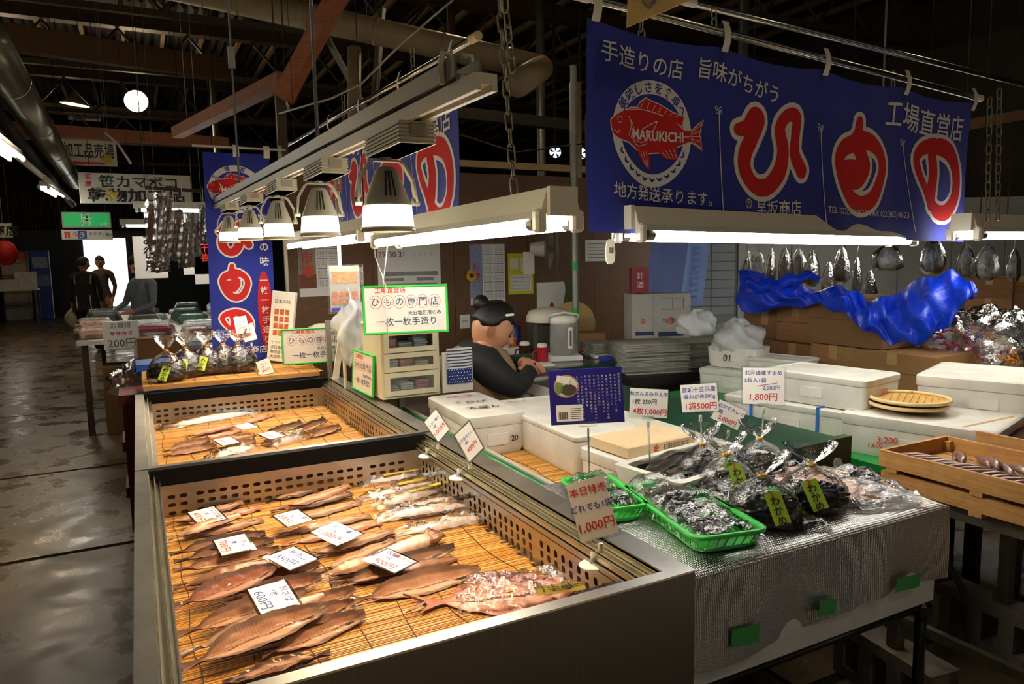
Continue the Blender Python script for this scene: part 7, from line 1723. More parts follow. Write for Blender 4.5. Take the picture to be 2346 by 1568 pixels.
for lb, x, c in (('white round kettle-like pot on the shelf behind the left green board', 735, None),):
    p = P(735, 735, Y=4.5); lath('kettle', lb, 'kettle', (p.x, 4.5, .95), [(.05, 0), (.09, .03), (.10, .08), (.08, .13), (.03, .15)], MATS['cream']); small_box('side_cabinet', 'dark cabinet under the white kettle in the booth', 'cabinet', (p.x, 4.5, 0), (.4, .4, .948), 0, MATS['old_beam'])
# ================================================================ people
def head_shape(d, r=(.074, .094, .112)):
    """d: unit direction (x side, y front, z up) -> skull with brow, nose, lips, chin"""
    p = V((d.x*r[0], d.y*r[1], d.z*r[2]))
    if d.z < -.25: k = (-.25-d.z); p.x *= 1-.45*k; p.y *= 1-.12*k
    g = lambda x, z, sx, sz: math.exp(-(d.x-x)**2/sx-(d.z-z)**2/sz) if d.y > 0 else 0
    p.y += .024*g(0, -.16, .010, .018)+.010*g(0, .0, .006, .05)+.007*g(0, -.50, .03, .006)+.006*g(0, -.62, .03, .005)+.010*g(0, -.86, .05, .02)+.004*g(0, .22, .3, .01)
    p.y -= .010*(g(.33, .06, .02, .02)+g(-.33, .06, .02, .02))+.004*g(0, -.56, .03, .001)
    return p
def person(label, loc, rz, S, J, bones, mats, look=(0, 0), hair='bob', hairmat=None, group=None, fingers=True, haircol='#1d1510'):
    """J joints {name: (x, y, z, radius)} facing +Y; bones [(a, b, material index)]; one continuous skin body"""
    t = thing('person', label, 'person', loc, rz, group=group)
    bm = bmesh.new(); lay = bm.verts.layers.skin.verify(); vs_ = {}
    for k, (x, y, z, r_) in J.items(): v = bm.verts.new((x*S, y*S, z*S)); v[lay].radius = (r_*S, r_*S); v[lay].use_root = (k == 'pelvis'); vs_[k] = v
    segs = []
    for a, b, mi in bones: bm.edges.new((vs_[a], vs_[b])); segs.append((vs_[a].co.copy(), vs_[b].co.copy(), mi))
    if fingers:
        for h, e in (('handL', 'wristL'), ('handR', 'wristR')):
            if h not in J: continue
            a = vs_[h].co; d = (a-vs_[e].co).normalized(); u = d.cross(V((0, 0, 1))); u = u.normalized() if u.length > .2 else V((0, 1, 0)); dn = V((0, 0, -1))
            for i in range(5):
                f = i-1.5 if i < 4 else 0; L = (.085, .095, .09, .07, .055)[i]*S
                if i < 4: p0 = a+u*f*.018*S; pts = [p0+d*L*.45+dn*.006*S, p0+d*L*.8+dn*.024*S, p0+d*L*.95+dn*.045*S]
                else: s_ = 1 if h == 'handL' else -1; p0 = a-d*.03*S+u*.03*S*s_; pts = [p0+u*.02*S*s_+d*.02*S, p0+u*.022*S*s_+d*.045*S]
                pv = vs_[h]
                for q in pts: v = bm.verts.new(q); v[lay].radius = (.0085*S, .0085*S); bm.edges.new((pv, v)); segs.append((pv.co.copy(), v.co.copy(), 0)); pv = v
    me = bpy.data.meshes.new('b'); bm.to_mesh(me); bm.free(); o = bpy.data.objects.new('b', me); COL.objects.link(o)
    o.modifiers.new('s', 'SKIN').use_smooth_shade = True; sm = o.modifiers.new('d', 'SUBSURF'); sm.levels = 2; sm.render_levels = 2
    dg = bpy.context.evaluated_depsgraph_get(); ev = bpy.data.meshes.new_from_object(o.evaluated_get(dg)); bpy.data.objects.remove(o)
    mb = MB(); base = [v.co.copy() for v in ev.vertices]; mb.v = base[:]
    def dist(p, a, b): ab = b-a; k = max(0, min(1, (p-a).dot(ab)/max(ab.length_squared, 1e-9))); return (p-a-ab*k).length
    for pl in ev.polygons:
        c = pl.center; mb.f.append(list(pl.vertices)); mb.mi.append(min(segs, key=lambda s: dist(c, s[0], s[1]))[2])
    bpy.data.meshes.remove(ev)
    hx, hy, hz, _ = J['head']; rm = Matrix.Rotation(R(look[0]), 3, 'Z') @ Matrix.Rotation(R(look[1]), 3, 'X'); hc = V((hx, hy, hz))*S
    def dirn(u, v): return V((math.sin(PI*v)*math.sin(2*PI*u), math.sin(PI*v)*math.cos(2*PI*u), math.cos(PI*v)))
    mb.m = 0; mb.grid(lambda u, v: hc+rm @ (head_shape(dirn(u, v))*S), 40, 26, uv=False)
    for s_ in (-1, 1): mb.grid(lambda u, v: hc+rm @ (V((s_*(.074+.010*math.sin(PI*v)), -.012+.018*math.cos(2*PI*u)*math.sin(PI*v), -.012+.030*math.cos(PI*v)))*S), 8, 8, uv=False)
    mb.build('body', mats, t, True)
    M('eye_dark', '#1c1512', .2, 0, 0); M('lip', '#a8564a', .5, 0, 0); hm = M('hair_'+haircol[1:], haircol, .5, 0, .3, 60, .6, 200)
    for s_ in (-1, 1): m = MB(); m.grid(lambda u, v: hc+rm @ ((V((s_*.028, .0815, .006))+dirn(u, v)*.0085)*S), 10, 8, uv=False); m.build('eye', MATS['eye_dark'], t, True); m = MB(); m.tube([hc+rm @ (V((s_*x, y, .026))*S) for x, y in ((.014, .091), (.030, .089), (.044, .078))], .0022*S, 5); m.build('eyebrow', hm, t)
    m = MB(); m.tube([hc+rm @ (V((x, y, -.0655))*S) for x, y in ((-.02, .081), (0, .0905), (.02, .081))], [.002*S, .004*S, .002*S], 6); m.build('mouth', MATS['lip'], t, True)
    def hs(u, v):
        d = dirn(u, v); low = -.35 if hair == 'bob' else -.12; s1 = lambda x: max(0, min(1, x))**2*(3-2*max(0, min(1, x)))
        lim = low+(.45-low)*s1((d.y+.15)/.5)+.03*math.sin(u*50)
        k = .6+(.54+.015*math.sin(u*90))*s1((d.z-lim+.06)/.12)
        return hc+rm @ (V((d.x*.074, d.y*.094-.004, d.z*.112+.004))*k*S)
    m = MB(); m.grid(hs, 44, 26, uv=False); m.build('hair', hm, t, True)
    if hair == 'bun': m = MB(); m.grid(lambda u, v: hc+rm @ ((V((0, -.10, .075))+dirn(u, v)*(.036+.003*math.sin(u*40)))*S), 16, 12, uv=False); m.build('hair_bun', hm, t, True); m = MB(); m.box(hc+rm @ (V((.064, .03, .09))*S), (.006, .045, .012), rot=rm @ Matrix.Rotation(R(35), 3, 'X')); m.build('hair_clip', MATS['white_paint'], t)
    return t
SK = M('skin_tone', '#c98f6c', .5, 0, .06)
STAND = {'pelvis': (0, 0, .88, .135), 'waist': (0, .01, 1.0, .115), 'chest': (0, .01, 1.16, .135), 'upper': (0, -.01, 1.28, .10), 'neck': (0, 0, 1.35, .048), 'neck2': (0, .012, 1.40, .046), 'head': (0, .025, 1.475, .05)}
BON = [('pelvis', 'waist', 1), ('waist', 'chest', 1), ('chest', 'upper', 1), ('upper', 'neck', 1), ('neck', 'neck2', 0), ('neck2', 'head', 0)]
def limbs(J, arms, legs):
    J = dict(J); B = list(BON)
    for s_, pts in arms.items():
        rs = (.085, .072, .06, .034, .032) if J['pelvis'][2] < .6 else (.062, .047, .038, .027, .03)
        for n_, p, r_ in zip(('sho', 'mid', 'elb', 'wrist', 'hand'), pts, rs): J[n_+s_] = (*p, r_)
        B += [('upper', 'sho'+s_, 1), ('sho'+s_, 'mid'+s_, 1), ('mid'+s_, 'elb'+s_, 1), ('elb'+s_, 'wrist'+s_, 1), ('wrist'+s_, 'hand'+s_, 0)]
    for s_, pts in legs.items():
        for n_, p, r_ in zip(('hip', 'knee', 'ank', 'toe'), pts, (.095, .066, .048, .04)): J[n_+s_] = (*p, r_)
        B += [('pelvis', 'hip'+s_, 2), ('hip'+s_, 'knee'+s_, 2), ('knee'+s_, 'ank'+s_, 2), ('ank'+s_, 'toe'+s_, 3)]
    return J, B
LG = {'L': [(-.085, 0, .80), (-.09, .01, .45), (-.09, -.01, .06), (-.10, .13, .035)], 'R': [(.085, 0, .80), (.10, .01, .45), (.11, -.01, .06), (.13, .13, .035)]}
def arm(s_, e, w_, h): x = .17*s_; sh = (x, -.01, 1.27); return [sh, tuple((a+b)/2 for a, b in zip(sh, e)), e, w_, h]
# seated clerk, turned to the desk, writing
hp = P(1128, 752, d=3.74)
SIT = {'pelvis': (0, 0, .50, .16), 'waist': (0, .02, .66, .145), 'chest': (0, .05, .84, .165), 'upper': (0, .085, .94, .12), 'neck': (0, .11, 1.0, .055), 'neck2': (0, .13, 1.03, .048), 'head': (0, .158, 1.085, .05)}
Js, Bs = limbs(SIT, {'R': [(.17, .085, .94), (.25, .13, .90), (.31, .20, .85), (.16, .29, .90), (.10, .31, .905)], 'L': [(-.17, .085, .94), (-.22, .14, .90), (-.24, .22, .87), (-.08, .32, .90), (-.03, .34, .905)]}, {'L': [(-.10, .05, .48), (-.11, .42, .47), (-.11, .42, .08), (-.11, .53, .035)], 'R': [(.10, .05, .48), (.11, .42, .47), (.11, .42, .08), (.11, .53, .035)]})
Sc = 1.13; az = R(-104); off = Matrix.Rotation(az, 3, 'Z') @ V((0, .158*Sc, 0))
cx_, cy_ = hp.x-off.x, hp.y-off.y
CLK = person('seated clerk in black top and beige vest, head bent, writing at the desk', (cx_, cy_, hp.z-1.085*Sc), az, Sc, Js, Bs, [SK, M('top_black', '#121212', .8), M('skirt_black', '#0e0e10', .8), MATS['rubber']], (-4, -30), 'bun', haircol='#0f0c0a')
def vest():
    m = MB(); n = 20
    def ring(z, y, rx, ry): return [((rx*math.cos(2*PI*k/n))*Sc, (y+ry*math.sin(2*PI*k/n))*Sc, z*Sc) for k in range(n)]
    m.loft([ring(.44, .0, .22, .20), ring(.56, .01, .21, .195), ring(.66, .03, .20, .19), ring(.80, .045, .225, .225), ring(.90, .06, .205, .205), ring(.975, .075, .14, .15), ring(1.01, .09, .08, .09)], caps=False); m.build('vest', M('vest_beige', '#9a7d5e', .85, 0, .06), CLK, True)
vest()
st_ = thing('stool', 'round stool under the seated clerk', 'stool', (cx_, cy_, 0)); zs = hp.z-1.085*Sc+.36*Sc
m = MB(); m.lathe([(.16, zs-.04), (.17, zs-.02), (.16, zs)], n=20); m.build('seat', MATS['rubber'], st_); 
for k in range(4): a = 2*PI*k/4+.4; m = MB(); m.cyl((.17*math.cos(a), .17*math.sin(a), 0), (.1*math.cos(a), .1*math.sin(a), zs-.03), .012, n=8); m.build('leg', MATS['galv'], st_)
pn = thing('pen', 'dark pen in the hand of the clerk', 'pen', CLK.matrix_basis @ V((.11, .385, .985))); m = MB(); m.cyl((0, 0, .0), (-.03, -.03, .07), .003, n=6); m.build('barrel', MATS['rubber'], pn)
# shoppers in the aisle
Ja, Ba = limbs(STAND, {'L': arm(-1, (-.235, -.02, 1.03), (-.225, .06, .83), (-.215, .09, .75)), 'R': arm(1, (.235, -.02, 1.03), (.22, .10, .84), (.20, .15, .77))}, LG)
sp = P(207, 803, z=0); W1 = person('shopper seen from behind in dark plaid tunic and black trousers', (sp.x, sp.y, 0), R(-8), 1.03, Ja, Ba, [SK, M('tunic_plaid', '#241f1e', .85, 0, .5, 40), M('trouser_black', '#0f0f12', .8), MATS['rubber']], (-55, -8), 'bob', haircol='#2a1d18')
m = MB(); n = 20; m.loft([[(rx*math.cos(2*PI*k/n), ry*math.sin(2*PI*k/n), z) for k in range(n)] for z, rx, ry in ((.70, .225, .165), (.85, .205, .155), (1.02, .175, .145), (1.2, .17, .14), (1.31, .12, .10))], caps=False); m.build('tunic', MATS['tunic_plaid'], W1, True)
for x in (-.11, .10): m = MB(); m.tube([(x, -.135, .74), (x*1.0, -.165, .86), (x, -.165, .98)], .009, 5); m.build('belt_loop', MATS['cream'], W1)
for x in (-.12, .12): m = MB(); m.tube([(x, -.15, 1.18), (x*1.05, -.12, 1.30), (x*.9, .02, 1.355)], .014, 6); m.build('bag_strap', M('strap_tan', '#9a8662', .7), W1)
hb_ = W1.matrix_basis @ V((-.22, .09, .76)); t = thing('shopping_bag', 'pale cloth and plastic bags hanging from the hand of the plaid shopper', 'bag', hb_); m = MB(); m.grid(lambda u, v: V(((.03+.12*math.sin(PI*v*.9))*math.cos(2*PI*u)*(1+.12*math.sin(6*PI*u)), (.02+.06*math.sin(PI*v*.9))*math.sin(2*PI*u), -.34*v)), 20, 10); m.build('bag_body', M('bag_pale', '#a39d88', .7, 0, .15, 12), t, True)
m = MB(); m.tube([(-.02, 0, -.02), (0, 0, .03), (.02, 0, -.02)], .006, 6); m.build('handle', MATS['bag_pale'], t)
s2 = P(243, 788, z=0); W2 = person('shopper in brown coat half hidden behind the plaid one', (s2.x, s2.y+.6, 0), R(150), 1.05, Ja, Ba, [SK, M('coat_brown', '#5d4c42', .85, 0, .15), M('trouser_grey', '#4a4744', .8), MATS['rubber']], (20, -15), 'bob', haircol='#3a322c')
sp3 = P(38, 742, z=0); Jb, Bb = limbs(STAND, {'L': arm(-1, (-.25, .05, 1.04), (-.17, .25, .97), (-.12, .32, .96)), 'R': arm(1, (.25, .05, 1.04), (.17, .25, .97), (.12, .32, .96))}, LG)
person('stallholder in beige jacket packing behind the white table at far left', (sp3.x, sp3.y+1.6, 0), R(172), 1.04, Jb, Bb, [SK, M('jacket_beige', '#b8966e', .8, 0, .08), M('trouser_black', '#0f0f12', .8), MATS['rubber']], (-15, -28), 'bob', haircol='#1d1510')
s4 = P(338, 760, Y=9.3); person('stallholder in loose grey smock bending over the far stall', (s4.x-.02, 9.35, 0), R(125), 1.0, Jb, Bb, [SK, M('smock_grey', '#6e7376', .85, 0, .1), M('trouser_olive', '#4a4a40', .8), MATS['rubber']], (0, -30), 'bob', haircol='#1d1510')
# ================================================================ left background: far stalls, signs
def simple_table(label, x0, x1, y0, y1, z, mat, nm='stall_table', legm='old_beam'):
    t = thing(nm, label, 'table', ((x0+x1)/2, (y0+y1)/2, 0)); m = MB(); m.bb(x0, x1, y0, y1, z-.04, z); m.build('table_top', MATS[mat], t, world=True)
    for x in (x0+.03, x1-.08):
        for y in (y0+.03, y1-.08): m = MB(); m.bb(x, x+.05, y, y+.05, 0, z-.04); m.build('leg', MATS[legm], t, world=True)
    return t
simple_table('white covered table of the far left stall', -4.9, -2.35, 22.6, 23.4, .92, 'foam'); m = MB()
for k, x in enumerate((-4.4, -3.7, -3.05)): foam_box('%s white foam box on the far left stall table' % nth[k], (x, 22.95, .9205), (.62, .5, .26), 0, .04, [], 'foam boxes on the far left stall')
foam_box('open foam box tilted up at the end of the far left stall table', (-2.62, 23.0, .9205), (.5, .42, .45), R(8), .0, [], 'foam boxes on the far left stall', open_=True)
p = P(97, 650, Y=24.6); t = thing('vending_panel', 'tall blue banner panel standing by the teal wall', 'panel', (p.x, 24.6, 0)); m = MB(); m.bb(-.22, .22, -.12, .12, .02, 1.95); m.build('panel_body', M('panel_blue', '#2a4fb0', .5, 0, .35, 6), t)
for z, c in ((1.45, '#9fb0d8'), (.95, '#7f93cc')): m = MB(); m.bb(-.18, .18, -.128, -.121, z, z+.32); m.build('poster', M('pp_'+c[1:], c, .6, 0, .3, 10), t)
for k, (z, c) in enumerate(((0, '#cfc9bd'), (.42, '#c9b8a8'), (.84, '#d0a894'), (1.26, '#c8b9aa'), (1.62, '#c06a44'))):
    q = thing('stacked_tub', '%s tub from the floor in the tall pile beside the blue panel' % nth[k], 'tub', (p.x-.62, 24.7, z+.001), group='pile of tubs by the blue panel'); m = MB(); m.bevel_box((0, 0, .18 if k < 4 else .14), (.62, .5, .36 if k < 4 else .28), .03); m.build('tub', M('tub_%d' % k, c, .5), q); m = MB(); m.bevel_box((0, 0, .385 if k < 4 else .30), (.66, .54, .04), .015); m.build('rim', MATS['tub_%d' % k], q)
# the goods stall between the aisle and the narrow banner
simple_table('near trestle of the far seafood stall, beside the narrow banner', -.06, 1.5, 5.1, 7.0, .80, 'old_beam'); simple_table('long far table of the seafood stall with white cover', -.50, 1.8, 7.2, 10.6, .84, 'foam')
rnd = random.Random(11)
cols = ['#b9c2c4', '#8f9a94', '#2f3a34', '#c8c3b4', '#8a3a4a', '#c9d0d2', '#4a4a44', '#d0a894', '#d8d8d6', '#3c6a58']
def packet(lb, x, y, z, w_, d, h, rz, c, film=True, g='packets on the far seafood stall'):
    t = thing('food_packet', lb, 'packet', (x, y, z), rz, group=g); m = MB(); m.bevel_box((0, 0, h*.45), (w_*.9, d*.9, h*.8), h*.2); m.build('tray', M('pk_'+c[1:], c, .45, 0, .35, 20), t)
    if film: m = MB(); m.grid(lambda u, v: V(((u-.5)*w_, (v-.5)*d, .002+h*(min(1, 6*min(u, 1-u))*min(1, 6*min(v, 1-v)))**.5+.004*math.sin(u*25+v*17))), 12, 8); m.build('film', MATS['film'], t, True)
k = 0
ad = ('pale', 'silvery', 'dark', 'cream', 'dark red', 'grey', 'olive', 'salmon', 'white', 'green')
for i in range(5):
    for j in range(8):
        x, y = -.36+.44*i+rnd.uniform(-.05, .05), 7.4+.4*j+rnd.uniform(-.05, .05); c = rnd.randrange(10)
        packet('%s packet on the far stall, %s column, %s row' % (ad[c], nth[i], nth[j]), x, y, .842, .32, .26, rnd.uniform(.06, .2), rnd.uniform(-.4, .4), cols[c])
for i in range(5):
    for j in range(3):
        x, y = .14+.28*i, 6.1+.32*j; c = rnd.randrange(10); packet('%s packet on the near trestle, column %s, row %s back' % (ad[c], nth[i], nth[j]), x, y, .802, .24, .24, rnd.uniform(.06, .17), rnd.uniform(-.3, .3), cols[c], g='packets on the near trestle')
for k, (px, c) in enumerate(((350, '#b5895c'), (385, '#a57a4e'))):
    p_ = P(px, 800, Y=5.75); small_box('printed_carton', '%s brown printed carton on the near trestle beside the aisle' % ('left', 'right')[k], 'carton', (p_.x, 5.75, .8005), (.18, .14, .16), R(-8), MATS['card'], MATS['card'])
for k in range(2):
    q = thing('green_crate', '%s dark green mesh crate on the near trestle' % ('left', 'right')[k], 'crate', (.62+.36*k, 5.9, .8005)); m = MB(); W_ = .34
    for z in (0, .05, .10): m.bb(-W_/2, W_/2, -.12, -.11, z, z+.015); m.bb(-W_/2, W_/2, .11, .12, z, z+.015); m.bb(-W_/2, -W_/2+.01, -.12, .12, z, z+.015); m.bb(W_/2-.01, W_/2, -.12, .12, z, z+.015)
    for i in range(9): x = -W_/2+W_*i/8; m.bb(x-.004, x+.004, -.12, -.11, 0, .115)
    m.bb(-W_/2, W_/2, -.12, .12, 0, .006); m.build('mesh_body', M('crate_green', '#14503a', .4), q); q.children[0]['kind'] = 'stuff'
foam_box('foam box with red print and small bags at the front of the near trestle', (.70, 5.42, .8005), (.66, .30, .12), 0, .0, [('海産 さけ', 'ink_red', 'front', 0, 0, .05, 0)], 'foam box on the near trestle', open_=True)
for k in range(4): crumple('%s tied clear bag in the red printed foam box' % nth[k], (.46+.15*k, 5.42, .84), .06, 70+k, 'film', group='tied bags in the red printed foam box')
bx_ = thing('blue_tub', 'long blue foam tub under the seaweed bags shelf', 'tub', (.40, 4.86, 0)); m = MB(); m.bb(-.02, .66, 4.74, 4.98, .02, .86); m.build('tub_body', M('tub_blue', '#2457a8', .5), bx_, world=True); m = MB(); m.bb(-.04, .68, 4.72, 5.0, .86, .90); m.build('rim', MATS['tub_blue'], bx_, world=True)
q = thing('red_crate', 'stacked dark red plastic crates on the floor at the aisle corner', 'crate', (-.0, 4.75, 0)); 
for k in range(3): m = MB(); m.bb(-.12, .18, 4.45, 4.72, .26*k, .26*k+.24); m.build('crate_body', M('crate_red', '#5a1a16', .5), q, world=True); m = MB(); m.bb(-.135, .195, 4.435, 4.735, .26*k+.20, .26*k+.255); m.build('crate_rim', MATS['crate_red'], q, world=True)
p_ = P(285, 770, Y=9.0); t = thing('price_board', 'white 200 yen board with grey letters hanging on the far stall', 'sign', (p_.x, 7.14, p_.z-.02)); p_ = P(278, 768, Y=7.19); t.matrix_basis = Matrix.Translation((p_.x, 7.192, p_.z))
m = MB(); m.bevel_box((0, 0, 0), (.28, .012, .25), .004); m.build('panel', MATS['white_card'], t); f = flatmap((0, -.006, 0), (1, 0, 0), (0, 0, 1)); ik = Ink(); ik.text('200円', 0, -.07, .09, offset=.0); ik.text('お買得', 0, .085, .055); ik.lay('black_lettering', M('ink_grey', '#5a5a58', .6, 0, 0), t, f, .002); ik = Ink(); ik.text('ササカマ', 0, .015, .045, offset=.02); ik.lay('red_lettering', MATS['ink_red'], t, f, .002)
small_box('carton', 'brown carton on the floor under the 200 yen board', 'carton', (p_.x, 7.35, 0), (.34, .34, .60), 0, MATS['card'])
crumple('clear printed bag bulging over the aisle edge by the red crates', (-.05, 5.0, .70), .14, 91, 'film')
# hanging packs above the far stall
def long_pack(lb, px, py0, py1, Y, w_, c, seed):
    a, b = P(px, py0, Y=Y), P(px, py1, Y=Y); h = a.z-b.z; t = thing('hanging_pack', lb, 'bag', a, group='long clear packs hanging at the far stall'); 
    m = MB(); m.grid(lambda u, v: V(((u-.5)*w_*.8+.01*math.sin(v*9), .02*math.sin(u*PI), -h*(.08+.9*v)+.01*math.sin(u*9+v*20))), 6, 12); m.grid(lambda u, v: V(((.5-u)*w_*.8+.01*math.sin(v*9), .024*math.sin(u*PI)+.012, -h*(.08+.9*v))), 6, 12); m.build('dried_goods', M('lp_'+c[1:], c, .5, 0, .4, 20, .6, 40), t, True)
    m = MB(); m.grid(lambda u, v: V(((u-.5)*w_, -.02-.02*math.sin(u*PI)+.012*math.sin(u*14+v*7+seed)+.008*math.sin(v*40), -h*v)), 14, 24); m.build('film', MATS['film'], t, True); m = MB(); m.cyl((0, 0, -.01), (0, 0, max(.02, 2.155-a.z)), .003, n=5); m.build('string', MATS['tape_white'], t)
for k, (px, y0, y1, w_, c) in enumerate(((352, 455, 618, .17, '#7a5238'), (372, 440, 560, .15, '#6a4a38'), (398, 470, 600, .16, '#80604a'), (420, 500, 615, .14, '#6e5444'), (360, 560, 625, .18, '#5e3a28'), (440, 480, 590, .12, '#8a8478'), (466, 470, 560, .10, '#6a6a60'))): long_pack('%s long clear pack hanging above the far stall, left to right' % nth[k], px, y0, y1, 6.988+.012*(k % 3), w_, c, k)
t = thing('hanging_rail', 'bamboo rail carrying the long clear packs of the far stall', 'rail', P(330, 440, Y=7.0)); a, b = P(332, 430, Y=7.0), P(492, 440, Y=7.0); m = MB(); m.cyl(a, b, .015, n=8); m.build('rail', MATS['old_beam'], t, world=True)
for e in (a, b): m = MB(); m.cyl(e, (e.x, e.y, ZC), .003, n=6); m.build('wire', MATS['dark_iron'], t, world=True)
for k, (px, py, w_, h, s_) in enumerate(((448, 560, .26, .62, '特選'), (470, 590, .22, .55, '干物'), (345, 590, .30, .42, 'お徳用'))):
    p_ = P(px, py, Y=8.2); t = thing('hanging_sheet', '%s white lettered sheet hanging bright behind the clear packs' % nth[k], 'sheet', p_); m = MB(); m.bb(-w_/2, w_/2, -.002, .002, -h/2, h/2); m.build('sheet', MATS['white_card'], t); ik = Ink(); ik.vtext(s_, 0, .05, w_*.42, offset=.02); ik.lay('lettering', MATS['ink_red' if k < 2 else 'ink_black'], t, flatmap((0, -.002, 0), (1, 0, 0), (0, 0, 1)), .002); m = MB(); m.cyl((0, 0, h/2), (0, 0, ZC-p_.z), .003, n=5); m.build('string', MATS['galv'], t)
fixture((.05, 7.75, 2.0), (1.2, 7.75, 2.0), 'bright tube light over the far stall, before the white sheets', tubes=(1, -1)); fixture((-.1, 9.8, 1.95), (1.1, 9.8, 1.95), 'tube light across the back of the far stall')
# signs hung from the beams
def sign(lb, x0, y0, x1, y1, Y, lines, mat='sign_white', th=.04, glow=None, hang=True):
    a, b = P(x0, y0, Y=Y), P(x1, y1, Y=Y); c = (a+b)/2; w_, h = b.x-a.x, a.z-b.z; t = thing('hanging_sign', lb, 'sign', c); m = MB(); m.bevel_box((0, 0, 0), (w_, th, h), .006); m.build('panel', MATS[mat], t); f = flatmap((0, -th/2, 0), (1, 0, 0), (0, 0, 1))
    for nm, col, fn in lines: ik = Ink(); fn(ik, w_, h); ik.lay(nm, MATS[col], t, f, .004)
    for s_ in ((-1, 1) if hang else ()): m = MB(); m.cyl((s_*w_*.4, 0, h/2), (s_*w_*.4, 0, ZC-c.z+.1), .004, n=5); m.build('hanger_wire', MATS['dark_iron'], t)
    return t
M('sign_white', '#c9c3b2', .6, 0, .08); M('exit_frame', '#9aa08a', .5)
sign('white sign reading processed goods section', 135, 318, 270, 382, 13, [('lettering', 'ink_black', lambda k, w_, h: k.text('加工品売場', 0, .08*h, h*.62, w=w_*.9, offset=.02)), ('red_stripe', 'ink_red', lambda k, w_, h: k.rect(-.3*w_, .3*w_, -.46*h, -.36*h))])
sign('wide white sign for fish cake and dried goods', 178, 395, 440, 470, 12, [('green_lettering', 'dark_green', lambda k, w_, h: k.text('笹カマボコ', .02*w_, .24*h, h*.42, w=w_*.7, offset=.02)), ('black_lettering', 'ink_black', lambda k, w_, h: k.text('乾物加工品', 0, -.22*h, h*.46, w=w_*.86, offset=.03)), ('red_lettering', 'ink_red', lambda k, w_, h: k.vtext('名産', -.42*w_, .26*h, h*.2, offset=.02))])
MATS['exit_glow'] = EM('exit_glow', '#0c9c4a', .7)
sign('green lit emergency exit sign above the aisle', 140, 486, 256, 523, 13, [('lit_panel', 'exit_glow', lambda k, w_, h: k.rect(-.46*w_, .46*w_, -.40*h, .40*h))], 'exit_frame', .1)
p_ = P(198, 505, Y=13); t = [o for o in COL.objects if o.get('label', '').startswith('green lit')][0]; ik = Ink(); s_ = .045
ik.disc(.02, .075, .018); ik.stroke([(.015, .055), (0, .0)], .016, 2); ik.stroke([(0, .0), (.04, -.03), (.03, -.08)], .011, 2); ik.stroke([(0, 0), (-.03, -.04), (-.07, -.05)], .011, 2); ik.stroke([(.01, .04), (.05, .02), (.07, .04)], .009, 2); ik.stroke([(.01, .04), (-.04, .03), (-.05, 0)], .009, 2); ik.text('非常口', .25, -.06, .05); ik.rect(-.07, -.055, -.09, .09); ik.lay('running_figure', MATS['white_card'], t, flatmap((0, -.05, 0), (1, 0, 0), (0, 0, 1)), .007)
sign('white toilet direction sign under the exit sign', 140, 527, 259, 549, 13, [('red_symbols', 'ink_red', lambda k, w_, h: (k.disc(-.42*w_, .2*h, h*.12), k.rect(-.44*w_, -.40*w_, -.35*h, .1*h), k.disc(-.36*w_, .2*h, h*.12), k.rect(-.38*w_, -.34*w_, -.35*h, .1*h), k.text('↑', -.24*w_, 0, h*.8))), ('blue_lettering', 'ink_blue', lambda k, w_, h: (k.text('♿', -.1*w_, 0, h*.8), k.text('お手洗い', .2*w_, .1*h, h*.4))), ('black_arrow', 'ink_black', lambda k, w_, h: k.text('←', .42*w_, 0, h*.8))])
sign('small sign board at the left picture edge', -30, 512, 30, 545, 16, [('lettering', 'ink_black', lambda k, w_, h: k.text('商店', .22*w_, 0, h*.8, offset=.02))]); sign('small paper sign under the clock', 155, 258, 232, 279, 22, [('lettering', 'ink_red', lambda k, w_, h: k.text('禁煙 火気厳禁', 0, 0, h*.5))], hang=False)
p_ = P(12, 580, Y=16); t = thing('paper_lantern', 'red paper lantern at the left picture edge', 'lantern', p_); m = MB(); m.lathe([(.06, .22), (.15, .16), (.19, .05), (.19, -.05), (.15, -.16), (.06, -.22)], n=18); m.build('shade', M('lantern_red', '#c01818', .6), t, True); m = MB(); m.cyl((0, 0, .2), (0, 0, ZC-p_.z), .006, n=5); m.build('wire', MATS['galv'], t)
fixture(P(-10, 604, Y=16), P(20, 600, Y=18), 'tube light under the red lantern at the left edge', tubes=(1,))
# lamps and clock high up
def high_lamp(lb, px, py, Y, r_, tilt, on=True):
    p_ = P(px, py, Y=Y); t = thing('high_bay_lamp', lb, 'lamp', p_, rot=(R(tilt[0]), R(tilt[1]), 0)); m = MB(); m.lathe([(r_*.16, r_*.9), (r_*.25, r_*.7), (r_*.6, r_*.35), (r_, 0), (r_*.97, 0), (r_*.55, r_*.33), (r_*.12, r_*.65)], n=26, caps=False); m.build('shade', M('shade_pale', '#b9b3a0', .4), t, True); m = MB(); m.lathe([(.001, r_*.02), (r_*.3, r_*.06), (r_*.42, r_*.22), (r_*.3, r_*.42), (.001, r_*.48)], n=16, caps=False); m.build('bulb', EM('bulb_warm', (1, .86, .52), 9) if on else MATS['white_paint'], t, True); m = MB(); m.cyl((0, 0, r_*.8), (0, 0, r_*1.3 if tilt[0] else ZC+.2-4.25), r_*.14 if tilt[0] else .02, n=8); m.build('neck', MATS['dark_iron'], t)
    l = bpy.data.lights.new('bay', 'POINT'); l.energy = 26 if not tilt[0] else 60; l.color = (1, .78, .5); l.shadow_soft_size = .12; o = bpy.data.objects.new('lamp_light', l); COL.objects.link(o); o.parent = t; o.location = (0, 0, -.05); return t
high_lamp('round lit high lamp facing us on the far brown wall', 312, 232, 15, .20, (-62, -10)); high_lamp('lit high lamp at the left picture edge', 12, 212, 15, .23, (-40, 25)); high_lamp('conical high lamp in front of the clock, seen from the side', 171, 240, 18, .28, (4, 6))
